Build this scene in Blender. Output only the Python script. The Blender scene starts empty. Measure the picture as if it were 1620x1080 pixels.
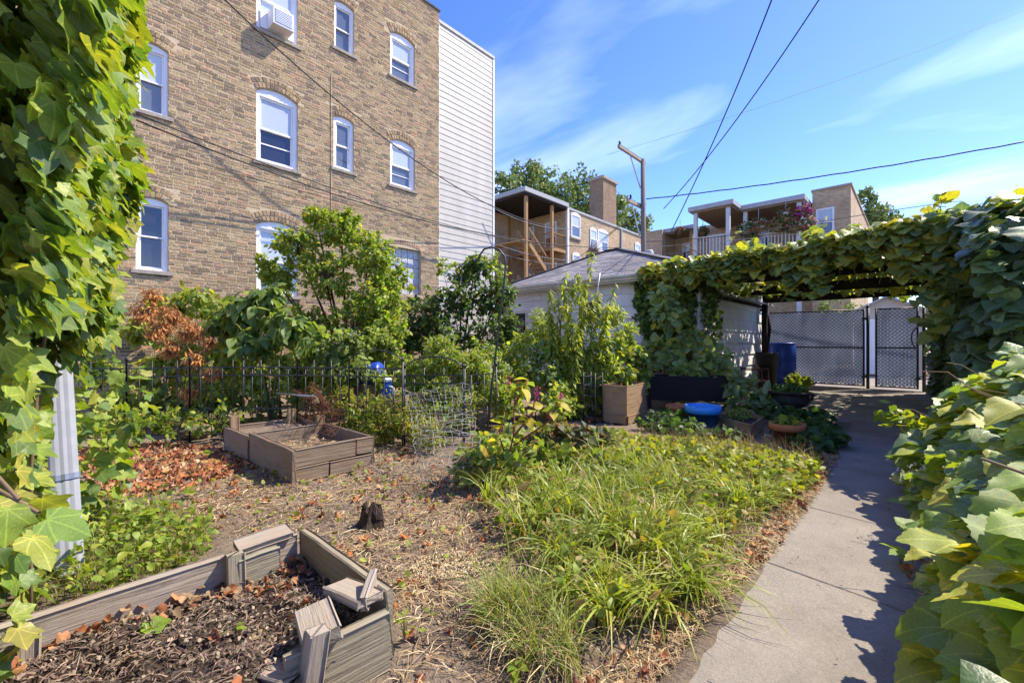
import bpy, math, random
import numpy as np
from mathutils import Vector, Matrix

# ------------------------------------------------------------------ camera
SC = bpy.context.scene
COL = SC.collection
F = 700.0                       # focal length in pixels of the 1620 px wide photograph
TH = math.atan(640.0 / F)       # the garden axis (+Y) lies this far right of the view
H = 1.2                         # eye height
ST, CT = math.sin(TH), math.cos(TH)
cd = bpy.data.cameras.new('camera'); cam = bpy.data.objects.new('camera', cd); COL.objects.link(cam)
cd.sensor_width = 36; cd.sensor_fit = 'HORIZONTAL'; cd.lens = 36 * F / 1620
cd.clip_start = 0.05; cd.clip_end = 2000
cam.location = (0, 0, H); cam.rotation_euler = (math.pi / 2, 0, TH)
SC.camera = cam

# ------------------------------------------------------------------ light
SUN_EL, SUN_AZ = math.radians(50), math.radians(30)     # azimuth clockwise from +Y
world = bpy.data.worlds.new('World'); SC.world = world; world.use_nodes = True
wn = world.node_tree; wn.nodes.clear()
w_out = wn.nodes.new('ShaderNodeOutputWorld'); w_bg = wn.nodes.new('ShaderNodeBackground')
w_sky = wn.nodes.new('ShaderNodeTexSky'); w_sky.sky_type = 'NISHITA'; w_sky.sun_disc = False
w_sky.sun_elevation = SUN_EL; w_sky.sun_rotation = SUN_AZ
w_sky.air_density = 0.85; w_sky.dust_density = 0.15; w_sky.ozone_density = 4.0
w_tc = wn.nodes.new('ShaderNodeTexCoord')
# thin cirrus: stretched noise on the sky direction, flattened to a high layer
w_sep = wn.nodes.new('ShaderNodeSeparateXYZ'); wn.links.new(w_tc.outputs['Generated'], w_sep.inputs[0])
w_mx = wn.nodes.new('ShaderNodeMath'); w_mx.operation = 'ADD'; w_mx.inputs[1].default_value = 0.12
wn.links.new(w_sep.outputs['Z'], w_mx.inputs[0])
w_dx = wn.nodes.new('ShaderNodeMath'); w_dx.operation = 'DIVIDE'
w_dy = wn.nodes.new('ShaderNodeMath'); w_dy.operation = 'DIVIDE'
wn.links.new(w_sep.outputs['X'], w_dx.inputs[0]); wn.links.new(w_mx.outputs[0], w_dx.inputs[1])
wn.links.new(w_sep.outputs['Y'], w_dy.inputs[0]); wn.links.new(w_mx.outputs[0], w_dy.inputs[1])
w_cmb = wn.nodes.new('ShaderNodeCombineXYZ')
wn.links.new(w_dx.outputs[0], w_cmb.inputs[0]); wn.links.new(w_dy.outputs[0], w_cmb.inputs[1])
w_map = wn.nodes.new('ShaderNodeMapping'); w_map.inputs['Rotation'].default_value = (0, 0, math.radians(-38))
w_map.inputs['Scale'].default_value = (0.45, 1.5, 1); w_map.inputs['Location'].default_value = (0.7, 0.35, 0)
wn.links.new(w_cmb.outputs[0], w_map.inputs[0])
w_n = wn.nodes.new('ShaderNodeTexNoise'); w_n.inputs['Scale'].default_value = 1.15; w_n.inputs['Detail'].default_value = 7
w_n.inputs['Roughness'].default_value = 0.5; w_n.inputs['Distortion'].default_value = 0.6
wn.links.new(w_map.outputs[0], w_n.inputs['Vector'])
w_rmp = wn.nodes.new('ShaderNodeValToRGB')
w_rmp.color_ramp.elements[0].position = 0.48; w_rmp.color_ramp.elements[0].color = (0, 0, 0, 1)
w_rmp.color_ramp.elements[1].position = 0.82; w_rmp.color_ramp.elements[1].color = (0.27, 0.27, 0.27, 1)
wn.links.new(w_n.outputs['Fac'], w_rmp.inputs[0])
w_mix = wn.nodes.new('ShaderNodeMixRGB'); w_mix.inputs['Color2'].default_value = (7.0, 7.6, 8.6, 1)
wn.links.new(w_rmp.outputs[0], w_mix.inputs['Fac']); wn.links.new(w_sky.outputs[0], w_mix.inputs['Color1'])
w_hs = wn.nodes.new('ShaderNodeHueSaturation'); w_hs.inputs['Saturation'].default_value = 1.22; w_hs.inputs['Hue'].default_value = 0.522; w_hs.inputs['Value'].default_value = 0.78; wn.links.new(w_sky.outputs[0], w_hs.inputs['Color']); wn.links.new(w_hs.outputs[0], w_mix.inputs['Color1'])
w_bg.inputs['Strength'].default_value = 0.15
wn.links.new(w_mix.outputs[0], w_bg.inputs['Color']); wn.links.new(w_bg.outputs[0], w_out.inputs['Surface'])

sd = bpy.data.lights.new('sun', 'SUN'); sun = bpy.data.objects.new('sun', sd); COL.objects.link(sun)
sd.energy = 2.95; sd.angle = math.radians(0.6); sd.color = (1.0, 0.90, 0.74)
S2 = Vector((math.sin(SUN_AZ) * math.cos(SUN_EL), math.cos(SUN_AZ) * math.cos(SUN_EL), math.sin(SUN_EL)))
sun.rotation_euler = S2.to_track_quat('Z', 'Y').to_euler()
sun.location = S2 * 40
SC.view_settings.view_transform = 'Standard'; SC.view_settings.look = 'None'
SC.view_settings.gamma = 1; SC.view_settings.exposure = 1.76; SC.view_settings.use_curve_mapping = False
SC.cycles.max_bounces = 8; SC.cycles.transparent_max_bounces = 8

# ------------------------------------------------------------------ where things stand
def ray(px, py):
    a, b = (px - 810) / F, (540 - py) / F
    return np.array([-ST + CT * a, CT + ST * a, b])
EYE = np.array([0, 0, H])
def gp(px, py, z=0.0):
    v = ray(px, py); return EYE + v * ((z - H) / v[2])
def atX(px, py, X):
    v = ray(px, py); return EYE + v * (X / v[0])
def atY(px, py, Y):
    v = ray(px, py); return EYE + v * (Y / v[1])
def atD(px, py, D):
    return EYE + ray(px, py) * D
def proj(P):
    P = np.asarray(P, float)
    D = -ST * P[:, 0] + CT * P[:, 1]; L = CT * P[:, 0] + ST * P[:, 1]
    Ds = np.where(D > 0.05, D, 0.05)
    return 810 + F * L / Ds, 540 - F * (P[:, 2] - H) / Ds, D

# ------------------------------------------------------------------ objects
ORG = {}
def V(*a): return np.array(a, float)
def thing(name, label, cat, loc=(0, 0, 0), group=None):
    o = bpy.data.objects.new(name, None); COL.objects.link(o)
    o.empty_display_size = 0.1
    o.location = tuple(float(c) for c in loc); ORG[o.name] = np.array(loc, float)
    tag(o, label, cat, group); return o
def tag(o, label, cat, group=None):
    o['label'] = label; o['category'] = cat
    if group: o['group'] = group
    return o
def struct(o): o['kind'] = 'structure'; return o
def stuff(o): o['kind'] = 'stuff'; return o
def org(o): return ORG[o.name]
def link(name, me, parent=None, loc=None, mat3=None, scale=None):
    o = bpy.data.objects.new(name, me); COL.objects.link(o)
    w = np.zeros(3) if loc is None else np.asarray(loc, float)
    if parent is not None:
        o.parent = parent; base = org(parent)
    else: base = np.zeros(3)
    if mat3 is not None:
        m = Matrix(np.asarray(mat3).tolist()).to_4x4()
        m.translation = Vector((w - base).tolist()); o.matrix_basis = m
    else:
        o.location = tuple(w - base)
    ORG[o.name] = w
    return o
def copy_tree(o, parent=None):
    c = o.copy(); COL.objects.link(c); ORG[c.name] = ORG[o.name]; c.parent = parent
    for ch in list(o.children): copy_tree(ch, c)
    return c

class MB:
    """collects faces for one mesh; points are world points, build() shifts them to the parent's origin"""
    def __init__(s): s.v = []; s.f = []; s.c = []; s.col = (1, 1, 1)
    def add(s, pts, faces):
        b = len(s.v); s.v.extend([tuple(p) for p in pts]); s.c.extend([s.col] * len(pts))
        s.f.extend([tuple(i + b for i in f) for f in faces]); return s
    def box(s, lo, hi):
        x0, y0, z0 = lo; x1, y1, z1 = hi
        return s.add([(x0, y0, z0), (x1, y0, z0), (x1, y1, z0), (x0, y1, z0), (x0, y0, z1), (x1, y0, z1), (x1, y1, z1), (x0, y1, z1)],
                     [(0, 3, 2, 1), (4, 5, 6, 7), (0, 1, 5, 4), (1, 2, 6, 5), (2, 3, 7, 6), (3, 0, 4, 7)])
    def obox(s, c, ax, ay, az, bev=0.0):
        c, ax, ay, az = [np.asarray(q, float) for q in (c, ax, ay, az)]
        P = [c + i * ax + j * ay + k * az for k in (-1, 1) for j in (-1, 1) for i in (-1, 1)]
        return s.add(P, [(0, 2, 3, 1), (4, 5, 7, 6), (0, 1, 5, 4), (1, 3, 7, 5), (3, 2, 6, 7), (2, 0, 4, 6)])
    def bar(s, p, q, w, t, up=(0, 0, 1)):
        p, q = np.asarray(p, float), np.asarray(q, float); a = q - p; L = np.linalg.norm(a) or 1e-6; a = a / L
        u = np.asarray(up, float)
        if abs(a @ u) > 0.98: u = V(0, 1, 0) if abs(a[1]) < .9 else V(1, 0, 0)
        b = np.cross(u, a); b /= np.linalg.norm(b); u = np.cross(a, b)
        return s.obox((p + q) / 2, a * L / 2, b * w / 2, u * t / 2)
    def tube(s, pts, rad, n=6, cap=True):
        pts = [np.asarray(p, float) for p in pts]; m = len(pts)
        if not hasattr(rad, '__len__'): rad = [rad] * m
        V_, F_ = [], []; u = None
        for i, p in enumerate(pts):
            t = pts[min(i + 1, m - 1)] - pts[max(i - 1, 0)]; t = t / (np.linalg.norm(t) or 1)
            if u is None: u = np.cross(t, (0, 0, 1)) if abs(t[2]) < .95 else np.cross(t, (1, 0, 0))
            u = u - t * (u @ t); u /= (np.linalg.norm(u) or 1); w = np.cross(t, u)
            for k in range(n):
                a = 2 * math.pi * k / n; V_.append(p + rad[i] * (u * math.cos(a) + w * math.sin(a)))
        for i in range(m - 1):
            for k in range(n):
                k2 = (k + 1) % n; F_.append((i * n + k, i * n + k2, (i + 1) * n + k2, (i + 1) * n + k))
        if cap: F_.append(tuple(range(n - 1, -1, -1))); F_.append(tuple((m - 1) * n + k for k in range(n)))
        return s.add(V_, F_)
    def lathe(s, c, prof, n=24, sx=1, sy=1):
        c = np.asarray(c, float); V_, F_ = [], []
        for r, z in prof:
            for k in range(n):
                a = 2 * math.pi * k / n; V_.append(c + V(sx * r * math.cos(a), sy * r * math.sin(a), z))
        for i in range(len(prof) - 1):
            for k in range(n):
                k2 = (k + 1) % n; F_.append((i * n + k, i * n + k2, (i + 1) * n + k2, (i + 1) * n + k))
        F_.append(tuple(range(n - 1, -1, -1))); F_.append(tuple((len(prof) - 1) * n + k for k in range(n)))
        return s.add(V_, F_)
    def quad(s, a, b, c, d): return s.add([a, b, c, d], [(0, 1, 2, 3)])
    def mesh(s, name, mat, o=np.zeros(3), smooth=False, bevel=0):
        me = bpy.data.meshes.new(name)
        v = np.array(s.v, float) - o
        me.from_pydata(v.tolist(), [], s.f)
        a = me.attributes.new('Col', 'FLOAT_COLOR', 'POINT')
        cc = np.ones((len(s.v), 4), np.float32); cc[:, :3] = np.array(s.c, np.float32)
        a.data.foreach_set('color', cc.ravel())
        me.materials.append(mat)
        if smooth: me.polygons.foreach_set('use_smooth', [True] * len(me.polygons))
        me.update(); return me
    def build(s, name, mat, parent=None, smooth=False, loc=None, bevel=0):
        o0 = org(parent) if parent is not None else (np.zeros(3) if loc is None else np.asarray(loc, float))
        me = s.mesh(name, mat, o0, smooth)
        o = link(name, me, parent, o0)
        if bevel:
            b = o.modifiers.new('bevel', 'BEVEL'); b.width = bevel; b.segments = 2; b.limit_method = 'ANGLE'; b.angle_limit = math.radians(40)
        return o

# ------------------------------------------------------------------ materials
MAT = {}
def newmat(name, rough=0.8, spec=0.3):
    m = bpy.data.materials.new(name); m.use_nodes = True; nt = m.node_tree
    b = nt.nodes['Principled BSDF']; b.inputs['Roughness'].default_value = rough
    b.inputs['Specular IOR Level'].default_value = spec
    MAT[name] = m; return m, nt, b
def nd(nt, t, **k):
    n = nt.nodes.new(t)
    for a, v in k.items(): setattr(n, a, v)
    return n
def mixc(nt, fac, a, b, mode='MIX'):
    n = nd(nt, 'ShaderNodeMixRGB', blend_type=mode)
    for i, q in ((0, fac), (1, a), (2, b)):
        if isinstance(q, bpy.types.NodeSocket): nt.links.new(q, n.inputs[i])
        elif i == 0: n.inputs[0].default_value = q
        else: n.inputs[i].default_value = (*q[:3], 1)
    return n.outputs[0]
def coord(nt, kind='Object', scale=(1, 1, 1), rnd=False):
    tc = nd(nt, 'ShaderNodeTexCoord'); mp = nd(nt, 'ShaderNodeMapping'); mp.inputs['Scale'].default_value = scale
    nt.links.new(tc.outputs[kind], mp.inputs[0])
    if rnd:
        oi = nd(nt, 'ShaderNodeObjectInfo'); cm = nd(nt, 'ShaderNodeMath', operation='MULTIPLY'); cm.inputs[1].default_value = 37.0
        nt.links.new(oi.outputs['Random'], cm.inputs[0]); nt.links.new(cm.outputs[0], mp.inputs['Location'])
    return mp.outputs[0]
def noise(nt, vec, scale, detail=4, rough=0.55, lo=0.35, hi=0.65):
    n = nd(nt, 'ShaderNodeTexNoise'); n.inputs['Scale'].default_value = scale; n.inputs['Detail'].default_value = detail
    n.inputs['Roughness'].default_value = rough
    nt.links.new(vec, n.inputs['Vector'])
    r = nd(nt, 'ShaderNodeMapRange'); r.inputs[1].default_value = lo; r.inputs[2].default_value = hi
    nt.links.new(n.outputs['Fac'], r.inputs[0]); return r.outputs[0]
def bump(nt, b, h, strength=0.3, dist=0.01):
    n = nd(nt, 'ShaderNodeBump'); n.inputs['Strength'].default_value = strength; n.inputs['Distance'].default_value = dist
    nt.links.new(h, n.inputs['Height']); nt.links.new(n.outputs[0], b.inputs['Normal'])
def simple(name, c1, c2, scale=8, rough=0.8, spec=0.3, kind='Object', sc=(1, 1, 1), bmp=0.2, bd=0.005, metal=0, rnd=False, lo=.35, hi=.65, detail=5):
    m, nt, b = newmat(name, rough, spec); v = coord(nt, kind, sc, rnd)
    f = noise(nt, v, scale, detail, .6, lo, hi); nt.links.new(mixc(nt, f, c1, c2), b.inputs['Base Color'])
    b.inputs['Metallic'].default_value = metal
    if bmp: bump(nt, b, noise(nt, v, scale * 4, 5), bmp, bd)
    return m
def attrmat(name, rough=0.85, spec=0.25, var=0.35, scale=40, bmp=0.4, bd=0.004, kind='Object', trans=0.0):
    """colour of each piece from the mesh, with grain and relief on top"""
    m, nt, b = newmat(name, rough, spec); v = coord(nt, kind)
    at = nd(nt, 'ShaderNodeAttribute', attribute_name='Col')
    f = noise(nt, v, scale, 5, .65, .3, .7)
    d = mixc(nt, 1.0, at.outputs['Color'], (1 - var,) * 3, 'MULTIPLY'); l = mixc(nt, 1.0, at.outputs['Color'], (1 + var,) * 3, 'MULTIPLY')
    c = mixc(nt, f, d, l); nt.links.new(c, b.inputs['Base Color'])
    if bmp: bump(nt, b, noise(nt, v, scale * 1.7, 5), bmp, bd)
    if trans:
        t = nd(nt, 'ShaderNodeBsdfTranslucent'); nt.links.new(c, t.inputs['Color'])
        mx = nd(nt, 'ShaderNodeMixShader'); mx.inputs[0].default_value = trans
        nt.links.new(b.outputs[0], mx.inputs[1]); nt.links.new(t.outputs[0], mx.inputs[2])
        nt.links.new(mx.outputs[0], nt.nodes['Material Output'].inputs['Surface'])
    return m
def wood(name, c1, c2, c3, gs=1.0, rough=0.85):
    """grain runs along the local X axis of each plank"""
    m, nt, b = newmat(name, rough, 0.2)
    v = coord(nt, 'Object', (1.6 * gs, 30 * gs, 30 * gs), True); v2 = coord(nt, 'Object', (3, 5, 5), True)
    g = noise(nt, v, 1.6, 6, .65, .3, .7); s = noise(nt, v2, 1.3, 4, .6, .35, .7)
    c = mixc(nt, s, mixc(nt, g, c1, c2), c3)
    c = mixc(nt, mixc(nt, g, (.25, .25, .25), (0, 0, 0)), c, (.03, .025, .02))
    d_ = noise(nt, coord(nt, 'Object', (2.2, 6, 6), True), 2.4, 6, .7, .52, .78); c = mixc(nt, mixc(nt, d_, (0, 0, 0), (.65, .65, .65)), c, mixc(nt, 1, c, (.38, .36, .34), 'MULTIPLY'))      # damp and soil stains
    nt.links.new(c, b.inputs['Base Color']); bump(nt, b, g, .7, .006); return m
def leafmat(name, gloss=0.42, trans=0.38, vein='palm', tint=(1.25, 1.35, 0.45), spec=0.45, vs=0.55):
    m, nt, b = newmat(name, gloss, spec)
    at = nd(nt, 'ShaderNodeAttribute', attribute_name='Col'); c = at.outputs['Color']
    if vein:
        uv = nd(nt, 'ShaderNodeUVMap'); sp = nd(nt, 'ShaderNodeSeparateXYZ'); nt.links.new(uv.outputs[0], sp.inputs[0])
        def mth(op, a, q=None):
            n = nd(nt, 'ShaderNodeMath', operation=op)
            for i, z in ((0, a), (1, q)):
                if z is None: continue
                if isinstance(z, bpy.types.NodeSocket): nt.links.new(z, n.inputs[i])
                else: n.inputs[i].default_value = z
            return n.outputs[0]
        if vein == 'palm':
            an = mth('ARCTAN2', sp.outputs[0], sp.outputs[1]); rr = mth('SQRT', mth('ADD', mth('POWER', sp.outputs[0], 2.0), mth('POWER', sp.outputs[1], 2.0)))
            d = mth('MULTIPLY', mth('PINGPONG', an, 0.36), rr)
        else:
            ax = mth('ABSOLUTE', sp.outputs[0]); d1 = ax
            d2 = mth('PINGPONG', mth('SUBTRACT', sp.outputs[1], mth('MULTIPLY', ax, 0.8)), 0.075)
            d = mth('MINIMUM', d1, mth('ADD', mth('MULTIPLY', d2, 0.8), 0.006))
        r = nd(nt, 'ShaderNodeMapRange'); r.inputs[1].default_value = 0.03; r.inputs[2].default_value = 0.004
        nt.links.new(d, r.inputs[0]); f = mth('MULTIPLY', r.outputs[0], vs)
        c = mixc(nt, f, c, mixc(nt, 1.0, c, (2.2, 1.9, 1.9), 'MULTIPLY'))
    v = coord(nt, 'Object'); f = noise(nt, v, 23, 3, .6, .3, .7)
    c = mixc(nt, f, mixc(nt, 1, c, (.78, .8, .8), 'MULTIPLY'), mixc(nt, 1, c, (1.2, 1.18, 1.1), 'MULTIPLY'))
    if vein:       # brown specks and yellowing blotches
        c = mixc(nt, mixc(nt, noise(nt, v, 9, 3, .5, .60, .72), (0, 0, 0), (.55, .55, .55)), c, mixc(nt, 1, c, (1.7, 1.25, .8), 'MULTIPLY'))
        c = mixc(nt, mixc(nt, noise(nt, v, 70, 2, .5, .70, .76), (0, 0, 0), (.8, .8, .8)), c, (.10, .06, .025))
        bump(nt, b, noise(nt, v, 60, 3), .25, .004)
    nt.links.new(c, b.inputs['Base Color'])
    t = nd(nt, 'ShaderNodeBsdfTranslucent'); nt.links.new(mixc(nt, 1.0, c, tint, 'MULTIPLY'), t.inputs['Color'])
    mx = nd(nt, 'ShaderNodeMixShader'); mx.inputs[0].default_value = trans
    nt.links.new(b.outputs[0], mx.inputs[1]); nt.links.new(t.outputs[0], mx.inputs[2])
    nt.links.new(mx.outputs[0], nt.nodes['Material Output'].inputs['Surface'])
    return m

attrmat('brick', .92, .2, .38, 28, .6, .004)
simple('mortar', (.52, .415, .275), (.42, .335, .215), 14, .95, .1)
simple('siding', (.48, .45, .40), (.41, .385, .34), 2.2, .55, .3, sc=(1, 1, .25), bmp=.05)
simple('vinyl', (.76, .77, .80), (.70, .71, .75), 3, .4, .4, bmp=0)
simple('stone', (.36, .32, .27), (.24, .21, .18), 18, .9, .2, bmp=.4)
simple('dark_metal', (.015, .016, .018), (.03, .03, .03), 20, .45, .5, bmp=.1)
simple('galvanised', (.40, .41, .44), (.30, .31, .34), 10, .35, .5, metal=.65, bmp=.05)
simple('pipe_paint', (.36, .38, .41), (.29, .305, .335), 6, .5, .4, bmp=.05)
simple('wire_metal', (.42, .42, .41), (.26, .23, .20), 12, .7, .3, metal=.2, bmp=0)
simple('rust', (.16, .055, .025), (.09, .04, .025), 30, .85, .2)
simple('rubber', (.012, .012, .013), (.02, .02, .02), 10, .6, .3, bmp=0)
simple('blue_plastic', (.008, .04, .30), (.011, .05, .36), 5, .38, .5, bmp=.05)
simple('pot_blue', (.03, .25, .72), (.04, .28, .72), 5, .42, .5, bmp=.05)
simple('black_plastic', (.014, .014, .016), (.026, .026, .028), 6, .5, .4, bmp=.05)
simple('terracotta', (.46, .165, .065), (.38, .14, .065), 9, .85, .2, bmp=.15)
simple('rattan', (.020, .017, .016), (.036, .03, .027), 160, .6, .35, bmp=.8, bd=.004)
simple('black_iron', (.016, .015, .014), (.03, .027, .024), 12, .6, .4, bmp=.2)
simple('gutter', (.62, .60, .49), (.52, .50, .41), 4, .5, .35, bmp=0)
simple('garage_paint', (.80, .79, .78), (.68, .67, .67), 2.5, .75, .25, bmp=.1, rnd=True)
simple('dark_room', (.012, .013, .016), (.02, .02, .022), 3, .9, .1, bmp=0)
simple('tar', (.05, .048, .045), (.09, .085, .08), 4, .9, .2)
simple('porch_light', (.50, .51, .53), (.42, .43, .45), 5, .6, .3, bmp=0)
simple('porch_paint', (.36, .37, .38), (.30, .31, .32), 5, .6, .3, bmp=0)
m, nt, b = newmat('slat', .45, .4); v = coord(nt, 'Object', (1, 1, .4)); c = mixc(nt, noise(nt, v, 3, 4), (.44, .48, .56), (.32, .35, .42)); nt.links.new(c, b.inputs['Base Color'])
t_ = nd(nt, 'ShaderNodeBsdfTranslucent'); nt.links.new(c, t_.inputs['Color']); x_ = nd(nt, 'ShaderNodeMixShader'); x_.inputs[0].default_value = .6      # thin plastic strips let light through
nt.links.new(b.outputs[0], x_.inputs[1]); nt.links.new(t_.outputs[0], x_.inputs[2]); nt.links.new(x_.outputs[0], nt.nodes['Material Output'].inputs['Surface'])
simple('bark', (.10, .075, .055), (.045, .035, .026), 25, .95, .1, sc=(1, 1, .3), bmp=.8, bd=.01)
simple('stem_green', (.09, .12, .03), (.13, .10, .04), 12, .7, .3, bmp=0)
simple('stem_brown', (.13, .085, .045), (.20, .14, .08), 14, .85, .2, bmp=0)
simple('stem_red', (.25, .05, .04), (.20, .07, .04), 10, .6, .3, bmp=0)
simple('cactus', (.10, .16, .06), (.15, .20, .08), 20, .6, .3, bmp=.1)
simple('rock', (.25, .20, .15), (.15, .125, .10), 9, .95, .2, bmp=.6, bd=.02)
simple('pole_wood', (.13, .115, .105), (.19, .17, .155), 6, .9, .2, sc=(6, 6, .3), bmp=.3)
wood('wood_old', (.43, .355, .265), (.25, .195, .145), (.36, .32, .27))
wood('wood_green', (.37, .31, .215), (.25, .21, .145), (.30, .275, .20))
wood('wood_dark', (.27, .19, .125), (.17, .12, .08), (.28, .22, .155))
wood('wood_bed', (.31, .22, .14), (.18, .125, .08), (.25, .20, .15))
wood('wood_tan', (.40, .25, .125), (.30, .18, .085), (.36, .255, .155))
wood('wood_new', (.46, .27, .11), (.36, .20, .08), (.42, .28, .15))
wood('wood_black', (.032, .024, .02), (.018, .014, .012), (.04, .033, .028))
attrmat('straw', .8, .2, .3, 30, 0, trans=.12)
attrmat('dry_leaf', .75, .25, .35, 25, .2, .004, trans=.25)
attrmat('shingle', .95, .15, .25, 60, .5, .003)
attrmat('petal', .6, .2, .15, 20, 0, trans=.35)
attrmat('far_leaf', .6, .3, .25, 3, 0, trans=.3)
attrmat('chip', .9, .15, .35, 60, .3, .003)
leafmat('leaf_ivy', .45, .42, 'palm', (1.35, 1.3, .35), .4)
leafmat('leaf_grape', .42, .46, 'palm', (1.5, 1.35, .30), .5)
leafmat('leaf_vine', .4, .22, 'palm', (1.3, 1.3, .4), .5)
leafmat('leaf_bush', .46, .52, 'pinn', (1.35, 1.35, .5), .35)
leafmat('leaf_small', .5, .46, None, (1.35, 1.3, .4), .35)
leafmat('grass_blade', .45, .42, None, (1.3, 1.25, .4), .35)
for nm, c, ro in (('glass_dark', (.018, .020, .026), .04), ('glass_blind', (.42, .47, .52), .05), ('glass_mid', (.10, .12, .15), .04)):
    m, nt, b = newmat(nm, ro, 1.0); b.inputs['Base Color'].default_value = (*c, 1); b.inputs['IOR'].default_value = 1.5
    v = coord(nt, 'Object'); bump(nt, b, noise(nt, v, 1.3, 2), .06, .02)
m, nt, b = newmat('glass_block', .5, .25); v = coord(nt, 'Object', (1, 1, 1), True)
nt.links.new(mixc(nt, noise(nt, v, 9, 3), (.52, .53, .55), (.40, .41, .43)), b.inputs['Base Color']); bump(nt, b, noise(nt, v, 26, 2), .4, .02)
def concrete(name, c1, c2, stain):
    m, nt, b = newmat(name, .9, .25); v = coord(nt, 'Object', (1, 1, 1), False)
    a = noise(nt, v, 2.2, 6, .6, .3, .7); f = noise(nt, v, 95, 3, .7, .3, .7); g = noise(nt, v, 260, 2, .6, .62, .74)
    c = mixc(nt, a, c1, c2); c = mixc(nt, f, mixc(nt, 1, c, (.8, .8, .8), 'MULTIPLY'), mixc(nt, 1, c, (1.15, 1.14, 1.12), 'MULTIPLY'))
    c = mixc(nt, g, c, (.5, .47, .42)); s = noise(nt, v, 5.5, 7, .7, .56, .75); c = mixc(nt, mixc(nt, s, (0, 0, 0), (.55, .55, .55)), c, stain)
    k = nd(nt, 'ShaderNodeTexVoronoi', feature='F1'); k.inputs['Scale'].default_value = 60; nt.links.new(v, k.inputs['Vector'])
    kr = nd(nt, 'ShaderNodeMapRange'); kr.inputs[1].default_value = .12; kr.inputs[2].default_value = .05; nt.links.new(k.outputs['Distance'], kr.inputs[0])
    c = mixc(nt, mixc(nt, kr.outputs[0], (0, 0, 0), (.5, .5, .5)), c, (.09, .08, .07))
    st_ = noise(nt, v, .9, 5, .65, .45, .70); c = mixc(nt, mixc(nt, st_, (0, 0, 0), (.7, .7, .7)), c, mixc(nt, 1, c, (.62, .58, .53), 'MULTIPLY'))
    nt.links.new(c, b.inputs['Base Color']); bump(nt, b, f, .45, .003)
concrete('concrete', (.255, .226, .188), (.20, .176, .146), (.11, .095, .078))
concrete('concrete_mossy', (.30, .27, .22), (.22, .20, .16), (.16, .13, .05))
m, nt, b = newmat('soil', .95, .15); v = coord(nt, 'Object')
a = noise(nt, v, 1.7, 6, .6, .35, .65); f = noise(nt, v, 34, 6, .75, .3, .7); g = noise(nt, v, 7, 5, .7, .45, .7)
c = mixc(nt, a, (.195, .15, .112), (.28, .222, .165)); c = mixc(nt, f, mixc(nt, 1, c, (.55, .55, .55), 'MULTIPLY'), mixc(nt, 1, c, (1.35, 1.3, 1.25), 'MULTIPLY'))
c = mixc(nt, mixc(nt, g, (0, 0, 0), (.5, .5, .5)), c, (.36, .28, .19)); nt.links.new(c, b.inputs['Base Color']); bump(nt, b, f, .9, .02)
m, nt, b = newmat('bed_soil', .95, .15); v = coord(nt, 'Object')
f = noise(nt, v, 38, 6, .75, .3, .7); g = noise(nt, v, 90, 4, .7, .5, .7)
c = mixc(nt, f, (.045, .032, .024), (.13, .095, .068)); c = mixc(nt, mixc(nt, g, (0, 0, 0), (.6, .6, .6)), c, (.20, .145, .10)); nt.links.new(c, b.inputs['Base Color']); bump(nt, b, f, 1.0, .02)
m, nt, b = newmat('far_brick', .9, .2)     # brickwork too far away to tell bricks apart
v = coord(nt, 'UV'); br = nd(nt, 'ShaderNodeTexBrick'); br.inputs['Scale'].default_value = 1; br.inputs['Brick Width'].default_value = .21
br.inputs['Row Height'].default_value = .068; br.inputs['Mortar Size'].default_value = .008
br.inputs['Color1'].default_value = (.46, .34, .21, 1); br.inputs['Color2'].default_value = (.27, .19, .125, 1); br.inputs['Mortar'].default_value = (.48, .40, .28, 1)
nt.links.new(v, br.inputs['Vector']); f = noise(nt, v, .8, 5, .6, .3, .7)
nt.links.new(mixc(nt, f, mixc(nt, 1, br.outputs[0], (.8, .78, .76), 'MULTIPLY'), mixc(nt, 1, br.outputs[0], (1.2, 1.16, 1.1), 'MULTIPLY')), b.inputs['Base Color'])
bump(nt, b, br.outputs['Fac'], -.4, .01)
m2 = m.copy(); m2.name = 'far_brick_dark'; MAT['far_brick_dark'] = m2
for n_ in m2.node_tree.nodes:
    if n_.type == 'TEX_BRICK': n_.inputs['Color1'].default_value = (.24, .16, .105, 1); n_.inputs['Color2'].default_value = (.14, .095, .068, 1); n_.inputs['Mortar'].default_value = (.27, .215, .15, 1)
simple('cable_grey', (.17, .17, .175), (.22, .22, .22), 10, .6, .3, bmp=0)
def uv_walls(o, s=1.0):
    """metre-sized UVs taken from each face's own plane"""
    me = o.data; uv = me.uv_layers.new(name='UVMap'); w = o.matrix_world
    for p in me.polygons:
        n = p.normal
        for li in p.loop_indices:
            c = me.vertices[me.loops[li].vertex_index].co
            uv.data[li].uv = ((c.y if abs(n.x) > .6 else c.x) * s, (c.z if abs(n.z) < .7 else c.y) * s)
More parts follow.
